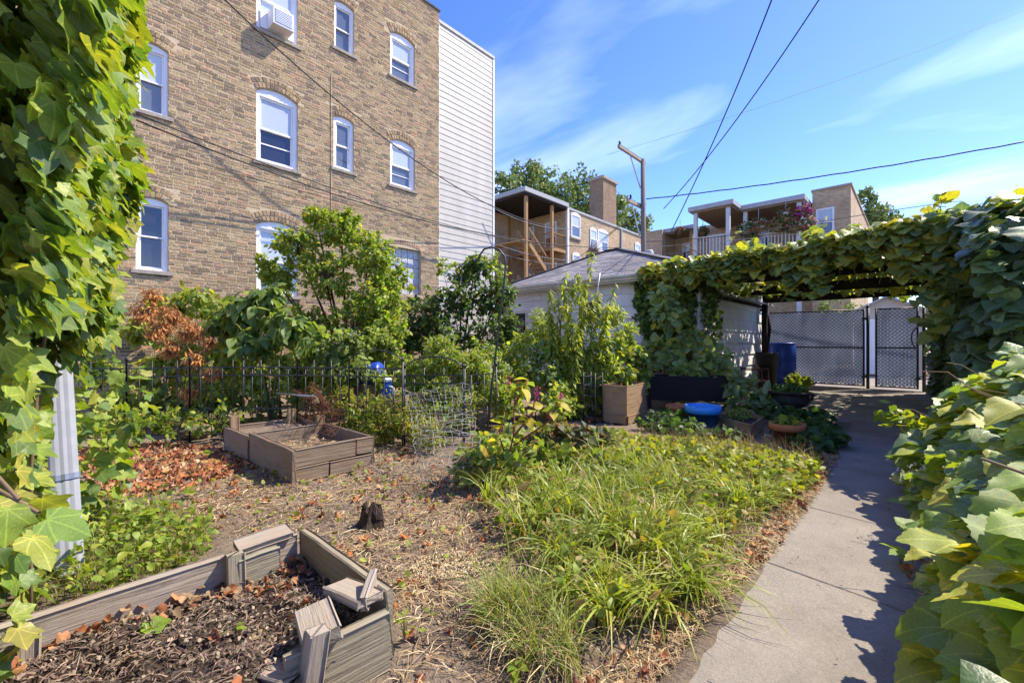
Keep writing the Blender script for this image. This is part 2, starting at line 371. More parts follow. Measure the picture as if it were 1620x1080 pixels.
def plank(parent, p, q, w, t, mat, up=(0, 0, 1), name='plank', seed=0, jag=0.0, roll=0.0):
    """a sawn board from p to q; local X runs along the grain"""
    p, q = np.asarray(p, float), np.asarray(q, float); a = q - p; L = np.linalg.norm(a); a = a / L
    u = np.asarray(up, float)
    if abs(a @ u) > .98: u = V(0, 1, 0)
    b = np.cross(u, a); b /= np.linalg.norm(b); u = np.cross(a, b)
    if roll:
        b, u = b * math.cos(roll) + u * math.sin(roll), u * math.cos(roll) - b * math.sin(roll)
    R = np.stack([a, b, u], 1); rg = np.random.default_rng(seed + int(abs(p[0] * 1000)) + int(abs(q[1] * 777)))
    n = max(2, min(6, int(L / .2) + 1)); e = min(.006, t * .18); mb = MB(); ring = []
    for i in range(n + 1):
        x = -L / 2 + L * i / n; jy, jz = rg.normal(0, .0015, 2); ex = rg.normal(0, jag) if i in (0, n) else 0
        for (sy, sz) in ((-1, -1), (1, -1), (1, 1), (-1, 1)):
            y0, z0 = sy * w / 2, sz * t / 2
            mb.v += [(x + ex, y0 + jy - sy * e * (1 if sz * sy > 0 else 0), z0 + jz - sz * e * (0 if sz * sy > 0 else 1)),
                     (x + ex, y0 + jy - sy * e * (0 if sz * sy > 0 else 1), z0 + jz - sz * e * (1 if sz * sy > 0 else 0))]
            mb.c += [(1, 1, 1)] * 2
    for i in range(n):
        for k in range(8):
            k2 = (k + 1) % 8; mb.f.append((i * 8 + k, i * 8 + k2, (i + 1) * 8 + k2, (i + 1) * 8 + k))
    mb.f.append(tuple(range(7, -1, -1))); mb.f.append(tuple(n * 8 + k for k in range(8)))
    me = mb.mesh(name, MAT[mat] if isinstance(mat, str) else mat)
    return link(name, me, parent, (p + q) / 2, R)
# ------------------------------------------------------------------ the setting: ground, path, drive, alley
R0 = np.random.default_rng(7)
def vnoise(x, y, s, seed):
    """smooth value noise for relief"""
    r = np.random.default_rng(seed); G = r.random((64, 64)); x = np.asarray(x) * s + 100; y = np.asarray(y) * s + 100
    i, j = np.floor(x).astype(int), np.floor(y).astype(int); u, v = x - i, y - j; u = u * u * (3 - 2 * u); v = v * v * (3 - 2 * v)
    g = lambda a, b: G[a % 64, b % 64]
    return (g(i, j) * (1 - u) + g(i + 1, j) * u) * (1 - v) + (g(i, j + 1) * (1 - u) + g(i + 1, j + 1) * u) * v - .5
def gz(x, y):
    """height of the garden soil"""
    z = -.012 + .05 * vnoise(x, y, .9, 1) + .035 * vnoise(x, y, 3.1, 2) + .02 * vnoise(x, y, 9, 3) + .012 * vnoise(x, y, 22, 4)
    x = np.asarray(x, float); y = np.asarray(y, float)
    k = np.clip((-x - .75) / .5, 0, 1) * np.clip((8.2 - y) / .8, 0, 1) * np.clip((x + 9.6) / .5, 0, 1) * np.clip((y + 1) / .6, 0, 1)
    return np.where(k > 0, z * k + (-.03) * (1 - k), -.03)
xs = np.unique(np.concatenate([np.array([-600, -200, -80, -40, -20, -12]), np.arange(-10, 1.5, .05), np.array([2, 4, 10, 25, 60, 200, 600])]))
ys = np.unique(np.concatenate([np.array([-600, -200, -60, -20, -6, -2]), np.arange(-.6, 8.4, .05), np.array([9, 10, 12, 14, 16, 20, 30, 50, 100, 250, 600])]))
gx, gy = np.meshgrid(xs, ys); zz = gz(gx, gy); n1, n2 = gx.shape
me = bpy.data.meshes.new('ground'); idx = np.arange(n1 * n2).reshape(n1, n2)
fa = np.stack([idx[:-1, :-1], idx[:-1, 1:], idx[1:, 1:], idx[1:, :-1]], -1).reshape(-1, 4)
me.from_pydata(np.stack([gx, gy, zz], -1).reshape(-1, 3).tolist(), [], fa.tolist()); me.materials.append(MAT['soil'])
me.polygons.foreach_set('use_smooth', [True] * len(me.polygons))
ground = struct(link('ground', me))

def slab(parent, x0, y0, x1, y1, top, mat, seed, sk=0.0, tilt=0.0):
    """one poured slab with worn, slightly wavering edges"""
    rg = np.random.default_rng(seed); n = 6; ring = []
    def edge(a, b):
        return [(a[0] + (b[0] - a[0]) * i / n + rg.normal(0, .004), a[1] + (b[1] - a[1]) * i / n + rg.normal(0, .004)) for i in range(n)]
    c = [(x0, y0), (x1, y0 + sk), (x1, y1 + sk), (x0, y1)]
    for i in range(4): ring += edge(c[i], c[(i + 1) % 4])
    cx, cy = (x0 + x1) / 2, (y0 + y1) / 2; m = len(ring); mb = MB()
    up = [(x, y, top + tilt * (y - cy) - .006) for x, y in ring]; inn = [(x + (cx - x) * .012, y + (cy - y) * .012, top + tilt * (y - cy)) for x, y in ring]
    dn = [(x, y, top - .09) for x, y in ring]
    mb.add(inn + up + dn, [tuple(range(m))] + [(m + i, m + (i + 1) % m, (i + 1) % m, i) for i in range(m)] + [(2 * m + i, 2 * m + (i + 1) % m, m + (i + 1) % m, m + i) for i in range(m)])
    return mb.build('concrete_slab', MAT[mat], parent)
path = bpy.data.objects.new('path', None); COL.objects.link(path); path['kind'] = 'structure'; ORG['path'] = np.zeros(3)
PX0, PX1 = -.60, .62
joints = [-.6, 1.35, 2.69, 3.8, 5.17, 6.3, 7.4, 8.55]
for i in range(len(joints) - 1):
    slab(path, PX0 - .018 * i + (.008 if i % 2 else -.006), joints[i] + .010, PX1, joints[i + 1] - .010, .012 + (.004 if i % 3 == 1 else 0), 'concrete', 20 + i, sk=-.19, tilt=(.002 if i % 2 else -.002))
# soil and dirt creeping over the slab edge
ny = 240; yy = np.linspace(.6, 8.3, ny); e0 = -.60 - .013 * (yy - 1) ; ov = .012 + .05 * np.abs(vnoise(yy, yy * 0, 3.1, 15)) + .03 * vnoise(yy, yy * 0, 11, 16); Pf = []
for y_, a_, o_ in zip(yy, e0, ov): Pf += [(a_ - .10, y_, -.035), (a_ - .03, y_, .012), (a_ + o_ * .6, y_, .0205), (a_ + o_, y_, .0165)]
mb = MB(); mb.add(Pf, [(4 * i + k, 4 * i + k + 1, 4 * i + 5 + k, 4 * i + 4 + k) for i in range(ny - 1) for k in range(3)]); struct(mb.build('soil_edge', MAT['soil'], None, True, loc=(-.6, 4, 0)))
drive = bpy.data.objects.new('driveway', None); COL.objects.link(drive); drive['kind'] = 'structure'; ORG['driveway'] = np.zeros(3)
for i, (a, b) in enumerate(((-3.26, -.98), (-.965, .75))):
    for j, (c, d) in enumerate(((8.37, 9.4), (9.42, 11.9), (11.92, 14.15))):
        slab(drive, a, c, b, d, .010 + .003 * ((i + j) % 2), 'concrete_mossy' if j < 2 else 'concrete', 60 + i * 7 + j)
mb = MB(); mb.box((-60, 14.4, -.2), (40, 19.6, .006)); alley = struct(mb.build('alley', MAT['concrete']))

# ------------------------------------------------------------------ the brick apartment building on the left
XB = -10.0
BUFF = [(.365, .265, .15), (.33, .235, .13), (.41, .31, .185), (.30, .21, .12), (.355, .25, .14), (.35, .262, .155)]
DARK = [(.19, .14, .10), (.15, .112, .085), (.22, .16, .11), (.24, .175, .12)]
WARM = [(.46, .28, .175), (.42, .245, .15)]
def bcol(rg):
    u = rg.random()
    c = DARK[rg.integers(len(DARK))] if u < .34 else (WARM[rg.integers(2)] if u > .93 else BUFF[rg.integers(len(BUFF))])
    return tuple((np.array(c) * .80 + np.array((.32, .225, .118)) * .20) * rg.uniform(.88, 1.12))
bld = thing('apartment_building', 'tall brown and buff brick apartment building with white arched windows at left', 'building', (XB, 4, 0))
YE = atX(694.5, 300, XB)[1]; ZT = atX(694.5, 19, XB)[2]
def win_rect(l, r, t, b):
    A = atX(l, t, XB); B = atX(l, b, XB); C = atX(r, 300, XB); return A[1], C[1], B[2], A[2]
big = win_rect(405.5, 471.2, 131.8, 253)
wins = [(win_rect(214.8, 266.6, 307.8, 425.5), 'dark', 'glass_dark', 1), (win_rect(214.8, 266.6, 58, 171), 'lit', 'glass_mid', 1),
        (big, 'blind', 'glass_dark', 1), ((big[0], big[1], big[2] + 2.72, big[3] + 2.72), 'blind', 'glass_blind', 1),
        ((big[0], big[1], big[2] - 2.74, atX(405.5, 345, XB)[2]), 'blind', 'glass_mid', 1),
        (win_rect(527.7, 560, 179, 264.5), 'mid', 'glass_mid', 1), (win_rect(529, 560.5, -4, 73.8), 'mid', 'glass_mid', 1),
        (win_rect(617.4, 656.5, 215.2, 291), 'blind', 'glass_mid', 1), (win_rect(617.4, 656.5, 44.2, 118), 'blind', 'glass_mid', 1)]
gb = win_rect(609.6, 666, 387, 462)
openings = [(w[0], True) for w in wins] + [(gb, False)]
YL = -7.0
# wall core behind the face bricks, left open at the windows
yc = sorted(set([YL, YE] + [v for o, _ in openings for v in o[:2]])); zc = sorted(set([-.1, ZT] + [v for o, _ in openings for v in o[2:]]))
mb = MB()
for i in range(len(yc) - 1):
    runs = []; 
    for j in range(len(zc) - 1):
        cy, cz = (yc[i] + yc[i + 1]) / 2, (zc[j] + zc[j + 1]) / 2
        if any(o[0] < cy < o[1] and o[2] < cz < o[3] for o, _ in openings): continue
        if runs and abs(runs[-1][1] - zc[j]) < 1e-6: runs[-1][1] = zc[j + 1]
        else: runs.append([zc[j], zc[j + 1]])
    for a, b in runs: mb.box((XB - .3, yc[i], a), (XB, yc[i + 1], b))
def arch(o):
    """circle of the segmental head: rise 0.12 of the width"""
    w = o[1] - o[0]; rise = .14 * w; R = (w * w / 4 + rise * rise) / (2 * rise); return (o[0] + o[1]) / 2, o[3] - R, R, rise
for o, ar in openings:          # masonry that fills the corners over the segmental heads
    if not ar: continue
    cy, cz, R, rise = arch(o); n = 10
    for s in (-1, 1):
        pts = []
        for k in range(n + 1):
            y = cy + s * (o[1] - o[0]) / 2 * k / n; pts.append((y, cz + math.sqrt(R * R - (y - cy) ** 2)))
        for k in range(n):
            (a, b), (c, d) = pts[k], pts[k + 1]; q = [(XB - .2, a, b), (XB - .2, c, d), (XB - .2, c, o[3]), (XB - .2, a, o[3])]
            mb.add(q + [(XB - .001, y, z) for _, y, z in q], [(0, 1, 2, 3), (4, 5, 6, 7), (0, 1, 5, 4)])
mb.build('wall', MAT['mortar'], bld)
rb = np.random.default_rng(11); CH = .0585
BR = []     # centre y, z, half length, half height, tilt, proud, colour
zrow = -.05; row = 0
def blocked(y0, y1, z0, z1):
    for o, ar in openings:
        if y1 < o[0] - .0 or y0 > o[1] + .0 or z1 < o[2] - .075 or z0 > o[3] + .28: continue
        if z0 >= o[2] - .075 and z1 <= o[2] + .002:
            if y1 > o[0] - .07 and y0 < o[1] + .07: return True
        if ar:
            cy, cz, R, rise = arch(o)
            if z0 > o[3] - rise - .03:
                for y in (y0, (y0 + y1) / 2, y1):
                    for z in (z0, z1):
                        d = math.hypot(y - cy, z - cz)
                        if d < R + .222 and o[0] - .008 < y < o[1] + .008: return True
                continue
        else:
            if z0 > o[3]:
                if z0 < o[3] + .22 and y1 > o[0] - .02 and y0 < o[1] + .02: return True
                continue
        if y1 > o[0] + .004 and y0 < o[1] - .004 and z1 > o[2] and z0 < o[3]: return True
    return False
def split(y0, y1, z0, z1):
    """trim a brick at an opening's jamb"""
    for o, ar in openings:
        top = o[3] - (arch(o)[3] if ar else 0) - .03
        if z1 > o[2] and z0 < top:
            if y0 < o[0] < y1: return [(y0, o[0] - .002)] + ([(o[1] + .002, y1)] if y1 > o[1] else [])
            if y0 < o[1] < y1: return [(o[1] + .002, y1)]
    return [(y0, y1)]
while zrow < ZT - .05:
    hdr = row % 6 == 3; L = .095 if hdr else .195; y = -.5 - (row % 2) * L * .5 - rb.uniform(0, .05)
    while y < YE:
        l = L * (rb.uniform(.93, 1.05) if rb.random() < .85 else rb.uniform(.5, .8)); y1 = min(y + l, YE + .006)
        for a, b in split(y, y1, zrow, zrow + CH - .0140):
            if b - a > .03 and not blocked(a, b, zrow, zrow + CH - .0140):
                BR.append(((a + b) / 2, zrow + (CH - .0140) / 2 + rb.normal(0, .0012), (b - a) / 2, (CH - .0140) / 2 * rb.uniform(.88, 1.06), rb.normal(0, .012), rb.uniform(.002, .008), bcol(rb)))
        y = y1 + rb.uniform(.011, .018)
    row += 1; zrow += CH
for o, ar in openings:
    if ar:
        cy, cz, R, rise = arch(o); half = math.asin((o[1] - o[0]) / 2 / R)
        for ring, r0 in ((0, R + .058), (1, R + .17)):
            n = max(6, int(2 * half * r0 / .072))
            for k in range(n):
                a = -half + (k + .5) * 2 * half / n
                BR.append((cy + r0 * math.sin(a), cz + r0 * math.cos(a), .0295, .05, -a, rb.uniform(.006, .02), bcol(rb)))
    else:
        n = 15
        for k in range(n):
            u = (k + .5) / n * 2 - 1; BR.append(((o[0] + o[1]) / 2 + u * (o[1] - o[0]) / 2, o[3] + .06 + .09 * (1 - u * u), .028, .05, -u * .35, .012, WARM[k % 2] if k % 3 else BUFF[k % 5]))
def brick_pts(b, x):
    y, z, hl, hh, t, pr, c = b; ct, st = math.cos(t), math.sin(t); P = []
    for (k, i, j) in ((0, -1, -1), (0, 1, -1), (0, 1, 1), (0, -1, 1), (1, -1, -1), (1, 1, -1), (1, 1, 1), (1, -1, 1)):
        s = 1 if k == 0 else .97; u, v = i * hl * s, j * hh * (s if k == 0 else .93); P.append((x - .004 + k * (pr + .004), y + u * ct - v * st, z + u * st + v * ct))
    return P
BF = [(4, 5, 6, 7), (0, 1, 5, 4), (1, 2, 6, 5), (2, 3, 7, 6), (3, 0, 4, 7)]
cen = np.array([(XB, b[0], b[1]) for b in BR]); pxs, pys, Ds = proj(cen)
vis = (pxs > 235) & (pxs < 1620) & (pys > -5) & (pys < 470) & ~((pxs > 400) & (pys > 345) & (pxs < 640))
ar_ = np.array([b[2] * b[3] for b in BR]) / Ds ** 2; ar_[~vis] = 0; order = np.argsort(-ar_); ind = set(order[:300].tolist())
mb = MB()
for i, b in enumerate(BR):
    if i in ind:
        m1 = MB(); m1.col = b[6]; m1.add(brick_pts(b, XB), BF); m1.build('brick', MAT['brick'], bld)
    else:
        mb.col = b[6]; mb.add(brick_pts(b, XB), BF)
stuff(mb.build('face_bricks', MAT['brick'], bld))
mb = MB(); mb.box((XB - 12, YL, ZT - .4), (XB - .3, YE, ZT - .3)); mb.build('roof', MAT['tar'], bld)
mb = MB(); mb.box((XB - .33, YL, ZT), (XB + .035, YE + .03, ZT + .05)); mb.build('coping', MAT['tar'], bld)
mb = MB(); mb.box((XB - 12, YE - .25, 0), (XB - .3, YE - .002, ZT)); mb.build('rear_wall', MAT['mortar'], bld)
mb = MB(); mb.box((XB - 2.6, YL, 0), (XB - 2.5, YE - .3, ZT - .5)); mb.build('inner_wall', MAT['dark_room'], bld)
def window(o, up, low, arched=True, k=0):
    """arched brick moulding, two sashes one behind the other, panes, sill"""
    y0, y1, z0, z1 = o; fw = .075 if y1 - y0 > .5 else .055; xf = XB - .045
    cy, cz, R, rise = arch(o); n = 10; mb = MB()
    top = lambda y: cz + math.sqrt(max(R * R - (y - cy) ** 2, 0)) - .004
    zi = z1 - rise - fw * 1.1
    for k2 in range(n):        # head piece follows the arch
        a, b = y0 + (y1 - y0) * k2 / n, y0 + (y1 - y0) * (k2 + 1) / n
        q = [(a, zi), (b, zi), (b, top(b)), (a, top(a))]
        mb.add([(xf, y, z) for y, z in q] + [(xf - .09, y, z) for y, z in q], [(0, 1, 2, 3), (1, 0, 4, 5), (3, 2, 6, 7)])
    mb.box((xf - .09, y0 + .003, z0), (xf, y0 + fw, zi)); mb.box((xf - .09, y1 - fw, z0), (xf, y1 - .003, zi)); mb.box((xf - .09, y0 + fw, z0), (xf - .004, y1 - fw, z0 + fw * .8))
    w = mb.build('window', MAT['vinyl'], bld)
    a, b, c, d = y0 + fw, y1 - fw, z0 + fw * .8, zi; m = (c + d) / 2; sw = .04 if y1 - y0 > .5 else .028
    for (s0, s1, xo, gl) in ((m - .015, d, xf - .035, up), (c, m + .02, xf - .065, low)):
        mb = MB(); x0, x1 = xo - .03, xo
        mb.box((x0, a, s0), (x1, a + sw, s1)); mb.box((x0, b - sw, s0), (x1, b, s1)); mb.box((x0, a + sw, s0), (x1, b - sw, s0 + sw)); mb.box((x0, a + sw, s1 - sw), (x1, b - sw, s1))
        mb.build('sash', MAT['vinyl'], w)
        mb = MB(); mb.box((x0 + .008, a + sw - .004, s0 + sw - .004), (x0 + .014, b - sw + .004, s1 - sw + .004)); mb.build('pane', MAT[gl], w)
    if up == 'glass_blind' and y1 - y0 > .5:
        mb = MB(); mb.box((xf - .07, a + sw, c + (m - c) * .52), (xf - .062, b - sw, c + (m - c) * .56)); mb.build('screen_rail', MAT['vinyl'], w)
    mb = MB(); mb.box((XB - .1, y0 - .07, z0 - .072), (XB + .045, y1 + .07, z0 - .002)); mb.build('sill', MAT['stone'], w, bevel=.006)
    return w
UP = {'dark': 'glass_dark', 'lit': 'glass_blind', 'blind': 'glass_blind', 'mid': 'glass_mid'}
for o, u, l, _ in wins: window(o, UP[u], l)
gw = MB(); gw.box((XB - .14, gb[0], gb[2]), (XB - .125, gb[1], gb[3])); gbw = gw.build('window', MAT['mortar'], bld); gbw['label'] = 'grid of grey glass blocks in a square opening'
nb = 6; by, bz = (gb[1] - gb[0]) / nb, (gb[3] - gb[2]) / 5
for i in range(nb):
    for j in range(5):
        if (i, j) == (2, 2): continue
        mb = MB(); mb.box((XB - .125, gb[0] + i * by + .006, gb[2] + j * bz + .006), (XB - .10, gb[0] + (i + 1) * by - .006, gb[2] + (j + 1) * bz - .006)); mb.build('glass_block', MAT['glass_block'], gbw, bevel=.006)
mb = MB(); mb.box((XB - .125, gb[0] + 2 * by + .006, gb[2] + 2 * bz + .006), (XB - .11, gb[0] + 3 * by - .006, gb[2] + 3 * bz - .006)); mb.build('vent', MAT['dark_room'], gbw)
# air conditioner standing in the top window
o = wins[3][0]; w = o[1] - o[0]
ac = thing('air_conditioner', 'white box air conditioner sticking out of the top brick building window', 'air conditioner', (XB, o[0] + .3 * w, o[2]))
ya, yb, za, zb = o[0] + .26 * w, o[0] + .76 * w, o[2] + .07, o[2] + .43
mb = MB(); mb.box((XB - .25, ya, za), (XB + .30, yb, zb)); body = mb.build('case', MAT['vinyl'], ac, bevel=.012)
mb = MB(); mb.box((XB + .30, ya + .04, za + .04), (XB + .306, yb - .04, zb - .04)); mb.build('grille', MAT['galvanised'], ac)
for k in range(8):
    mb = MB(); z = za + .06 + k * (zb - za - .12) / 7; mb.box((XB + .306, ya + .05, z), (XB + .312, yb - .05, z + .012)); mb.build('louvre', MAT['vinyl'], ac)
for a, b in ((o[0] + .085, ya - .004), (yb + .004, o[1] - .085)): mb = MB(); mb.box((XB - .10, a, za), (XB - .02, b, zb)); mb.build('side_panel', MAT['vinyl'], ac)

# stair enclosure clad in pale siding
XS = XB - .06
YS1 = atX(781, 90, XS)[1]; ZS = atX(695, 37, XS)[2]
sdg = thing('stair_enclosure', 'tall windowless stair enclosure clad in pale horizontal siding beside the brick building', 'building', (XS, YE, 0))
mb = MB(); mb.box((XS - 3.2, YE + .006, 0), (XS - .03, YS1, ZS)); mb.build('core', MAT['siding'], sdg)
z = .3; k = 0
while z < ZS - .12:
    mb = MB(); e = .178
    mb.add([(XS - .03, YE + .05, z), (XS + .006, YE + .05, z), (XS - .004, YE + .05, z + e), (XS - .03, YE + .05, z + e),
            (XS - .03, YS1 - .04, z), (XS + .006, YS1 - .04, z), (XS - .004, YS1 - .04, z + e), (XS - .03, YS1 - .04, z + e)],
           [(0, 1, 2, 3), (4, 7, 6, 5), (0, 4, 5, 1), (1, 5, 6, 2), (2, 6, 7, 3)])
    mb.build('siding_board', MAT['siding'], sdg); z += .176
for (a, b) in ((YE + .007, YE + .048), (YS1 - .038, YS1 + .02)):
    mb = MB(); mb.box((XS - .03, a, .1), (XS + .02, b, ZS - .02)); mb.build('corner_trim', MAT['vinyl'], sdg)
mb = MB(); mb.box((XS - 3.2, YE + .008, ZS), (XS + .03, YS1 + .03, ZS + .09)); mb.build('cap', MAT['porch_paint'], sdg)
# ------------------------------------------------------------------ garage
GX0, GX1, GY0, GY1 = -8.65, -3.28, 9.32, 14.2
GZ = 2.62
gar = thing('garage', 'low garage with grey shingled hip roof and pale painted siding beside the pergola', 'garage', (-6, 9.4, 0))
gwin = [(atY(922, 480, GY0)[0], atY(951, 480, GY0)[0], atY(935, 512, GY0)[2], atY(935, 478, GY0)[2])]
gdoor = (-8.52, -7.92, 0, 2.0)
mb = MB(); mb.box((GX0 + .02, GY0 + .02, 0), (GX1 - .02, GY1 - .02, GZ)); mb.build('wall_core', MAT['garage_paint'], gar)
rg = np.random.default_rng(5); CHT = .285
def cut(a, b, z0, z1, holes):
    seg = [(a, b)]
    for h in holes:
        if z1 > h[2] and z0 < h[3]:
            n = []
            for s in seg:
                if s[1] <= h[0] or s[0] >= h[1]: n.append(s); continue
                if s[0] < h[0]: n.append((s[0], h[0]))
                if s[1] > h[1]: n.append((h[1], s[1]))
            seg = n
    return seg
z = 0.02; r = 0
while z < GZ - .05:           # front, facing the garden
    x = GX0 - (r % 2) * .3
    while x < GX1:
        x1 = min(x + .6, GX1 + .012); a = max(x, GX0)
        if x1 - a > .05:
            for (p, q) in cut(a, x1, z, z + CHT, gwin + [gdoor]):
                if q - p < .04: continue
                dz = rg.normal(0, .004); mb = MB(); yb_, yt = GY0 - .034 - rg.uniform(0, .008), GY0 - .006
                mb.add([(p + .002, GY0 + .02, z + dz), (q - .002, GY0 + .02, z + dz), (q - .002, yb_, z + dz + rg.normal(0, .002)), (p + .002, yb_, z + dz + rg.normal(0, .002)),
                        (p + .002, GY0 + .02, z + CHT), (q - .002, GY0 + .02, z + CHT), (q - .002, yt, z + CHT), (p + .002, yt, z + CHT)],
                       [(0, 1, 2, 3), (4, 7, 6, 5), (2, 6, 7, 3), (0, 3, 7, 4), (1, 5, 6, 2)])
                mb.build('siding_shingle', MAT['garage_paint'], gar)
        x += .6
    z += CHT; r += 1
z = 0.02; r = 0
while z < GZ - .05:           # flank, under the pergola
    y = GY0 + .03 - (r % 2) * .3
    while y < GY1:
        y1 = min(y + .6, GY1); a = max(y, GY0 + .03)
        if y1 - a > .05:
            dz = rg.normal(0, .004); xb_, xt = GX1 + .034 + rg.uniform(0, .008), GX1 + .006; mb = MB()
            mb.add([(GX1 - .02, a + .002, z + dz), (GX1 - .02, y1 - .002, z + dz), (xb_, y1 - .002, z + dz), (xb_, a + .002, z + dz),
                    (GX1 - .02, a + .002, z + CHT), (GX1 - .02, y1 - .002, z + CHT), (xt, y1 - .002, z + CHT), (xt, a + .002, z + CHT)],
                   [(0, 1, 2, 3), (4, 7, 6, 5), (2, 6, 7, 3), (0, 3, 7, 4), (1, 5, 6, 2)])
            mb.build('siding_shingle', MAT['garage_paint'], gar)
        y += .6
    z += CHT; r += 1
for (x0, x1, z0, z1) in gwin:
    mb = MB()
    for q in (((x0 - .07, z0 - .07), (x0, z1 + .07)), ((x1, z0 - .07), (x1 + .07, z1 + .07)), ((x0, z1), (x1, z1 + .07)), ((x0, z0 - .07), (x1, z0))):
        mb.box((q[0][0], GY0 - .04, q[0][1]), (q[1][0], GY0 + .02, q[1][1]))
    w = mb.build('window', MAT['gutter'], gar)
    mb = MB(); mb.box((x0, GY0 + .012, z0), (x1, GY0 + .018, z1)); mb.build('pane', MAT['glass_dark'], w)
mb = MB(); mb.box((gdoor[0], GY0 - .035, 0), (gdoor[0] + .07, GY0 + .01, 2.06)); mb.box((gdoor[1] - .07, GY0 - .035, 0), (gdoor[1], GY0 + .01, 2.06)); mb.box((gdoor[0] + .07, GY0 - .035, 1.98), (gdoor[1] - .07, GY0 + .01, 2.06))
w = mb.build('door_frame', MAT['gutter'], gar)
mb = MB(); mb.box((gdoor[0] + .07, GY0 - .01, 0), (gdoor[1] - .07, GY0 + .015, 1.98)); dr = mb.build('door', MAT['dark_room'], gar)
mb = MB(); mb.box((gdoor[0] + .16, GY0 - .018, 1.0), (gdoor[1] - .16, GY0 - .011, 1.85)); mb.build('pane', MAT['glass_dark'], dr)
# hip roof laid with shingles
ov = .32; ex0, ex1, ey0, ey1, ez = GX0 - ov, GX1 + ov - .1, GY0 - ov, GY1 + .1, GZ + .06
rp0 = atY(957, 398, (ey0 + ey1) / 2); rz = rp0[2]; rx0, rx1, ry = rp0[0], rp0[0] + .55, (ey0 + ey1) / 2
cA, cB, cC, cD = V(ex0, ey0, ez), V(ex1, ey0, ez), V(ex1, ey1, ez), V(ex0, ey1, ez); rA, rB = V(rx0, ry, rz), V(rx1, ry, rz)
mb = MB(); mb.add([cA, cB, cC, cD, rA, rB], [(0, 1, 5, 4), (1, 2, 5), (2, 3, 4, 5), (3, 0, 4), (3, 2, 1, 0)]); roof = mb.build('roof', MAT['tar'], gar)
mb = MB(); SHG = [(.20, .195, .20), (.25, .245, .25), (.165, .16, .17), (.28, .27, .275), (.22, .20, .20)]
def lay(a, b, c, d, n):
    """courses from eave a-b up to c-d"""
    nrm = np.cross(b - a, d - a); nrm /= np.linalg.norm(nrm)
    for k in range(n):
        t0, t1 = k / n, (k + 1.25) / n; t1 = min(t1, 1)
        l0, r0, l1, r1 = a + (d - a) * t0, b + (c - b) * t0, a + (d - a) * t1, b + (c - b) * t1
        w = np.linalg.norm(r0 - l0); m = max(1, int(w / .31)); off = rg.random()
        for j in range(-1, m + 1):
            u0, u1 = max(0, (j + off) / m), min(1, (j + 1 + off) / m - .006 / max(w, .1))
            if u1 - u0 < .01: continue
            h = rg.uniform(.006, .012); mb.col = SHG[rg.integers(5)]
            p, q, r_, s = l0 + (r0 - l0) * u0 + nrm * h, l0 + (r0 - l0) * u1 + nrm * h, l1 + (r1 - l1) * u1 + nrm * .002, l1 + (r1 - l1) * u0 + nrm * .002
            mb.add([p, q, r_, s, p - nrm * h, q - nrm * h], [(0, 1, 2, 3), (4, 5, 1, 0)])
lay(cA, cB, rB, rA, 20); lay(cB, cC, rB, rB, 20); lay(cD, cA, rA, rA, 20)
stuff(mb.build('shingles', MAT['shingle'], roof))
mb = MB(); SHc = []
for p, q in ((cA, rA), (cB, rB), (rA, rB)):
    n = int(np.linalg.norm(q - p) / .2) + 1
    for k in range(n):
        a, b = p + (q - p) * k / n, p + (q - p) * (k + 1.2) / n; mb.col = SHG[k % 5]; mb.bar(a + V(0, 0, .02), b + V(0, 0, .012), .26, .012)
stuff(mb.build('ridge_caps', MAT['shingle'], roof))
mb = MB(); mb.box((ex0, ey0 - .02, ez - .16), (ex1, ey0 - .002, ez - .012)); mb.build('fascia', MAT['gutter'], gar)
mb = MB(); mb.box((ex0 + .02, ey0 + .002, ez - .02), (ex1, GY0 - .03, ez - .012)); mb.build('soffit', MAT['gutter'], gar)
mb = MB(); g0 = ey0 - .022
prof = [(0, -.115), (-.06, -.115), (-.075, -.07), (-.115, -.045), (-.115, 0), (-.105, 0), (-.105, -.04), (-.07, -.062), (-.055, -.105), (0, -.105)]
pts = [(x, g0 + a, ez - .005 + b) for x in (ex0 - .02, ex1) for a, b in prof]; k = len(prof)
mb.add(pts, [(i, (i + 1) % k, k + (i + 1) % k, k + i) for i in range(k)] + [tuple(range(k)), tuple(range(2 * k - 1, k - 1, -1))]); mb.build('gutter', MAT['gutter'], gar)
# scalloped corrugated edge along the flank's top
aw = thing('corrugated_awning', 'narrow wavy edged corrugated awning along the garage flank under the pergola', 'awning', (GX1, 11.5, 2.2))
n = 46; mb = MB(); P = []
for i in range(n * 6 + 1):
    y = GY0 + .1 + i * (GY1 - GY0 - .2) / (n * 6); w = .02 * math.sin(i * 2 * math.pi / 6 / 2)
    P += [(GX1 + .03, y, 2.27 + w), (GX1 + .34, y, 2.20 + w)]
mb.add(P, [(2 * i, 2 * i + 1, 2 * i + 3, 2 * i + 2) for i in range(n * 6)]); mb.build('sheet', MAT['galvanised'], aw)
mb = MB(); mb.box((GX1 + .031, GY0 + .1, 2.14), (GX1 + .06, GY1 - .1, 2.22)); mb.build('ledger', MAT['wood_black'], aw)

# bird netting hung from the eave
nt_ = thing('bird_netting', 'sagging pale bird netting draped from the garage gutter', 'netting', (-7.6, 8.8, 2.4))
mb = MB(); A = np.array([ex0 + .25, ey0 - .14, ez - .02]); U = 3.0; nx, nz = 44, 26
def netp(u, v):
    return A + V(u * U + .25 * v * math.sin(u * 5), -.18 * math.sin(v * 2.2) - .10 * math.sin(u * 9 + v * 3), -1.15 * v * (.55 + .45 * math.sin(u * 3.1)))
for i in range(nx): mb.tube([netp(i / nx, j / 8) for j in range(9)], .0016, 3, False)
for j in range(nz): mb.tube([netp(i / 12, j / nz) for i in range(13)], .0016, 3, False)
mb.build('mesh', MAT['wire_metal'], nt_)

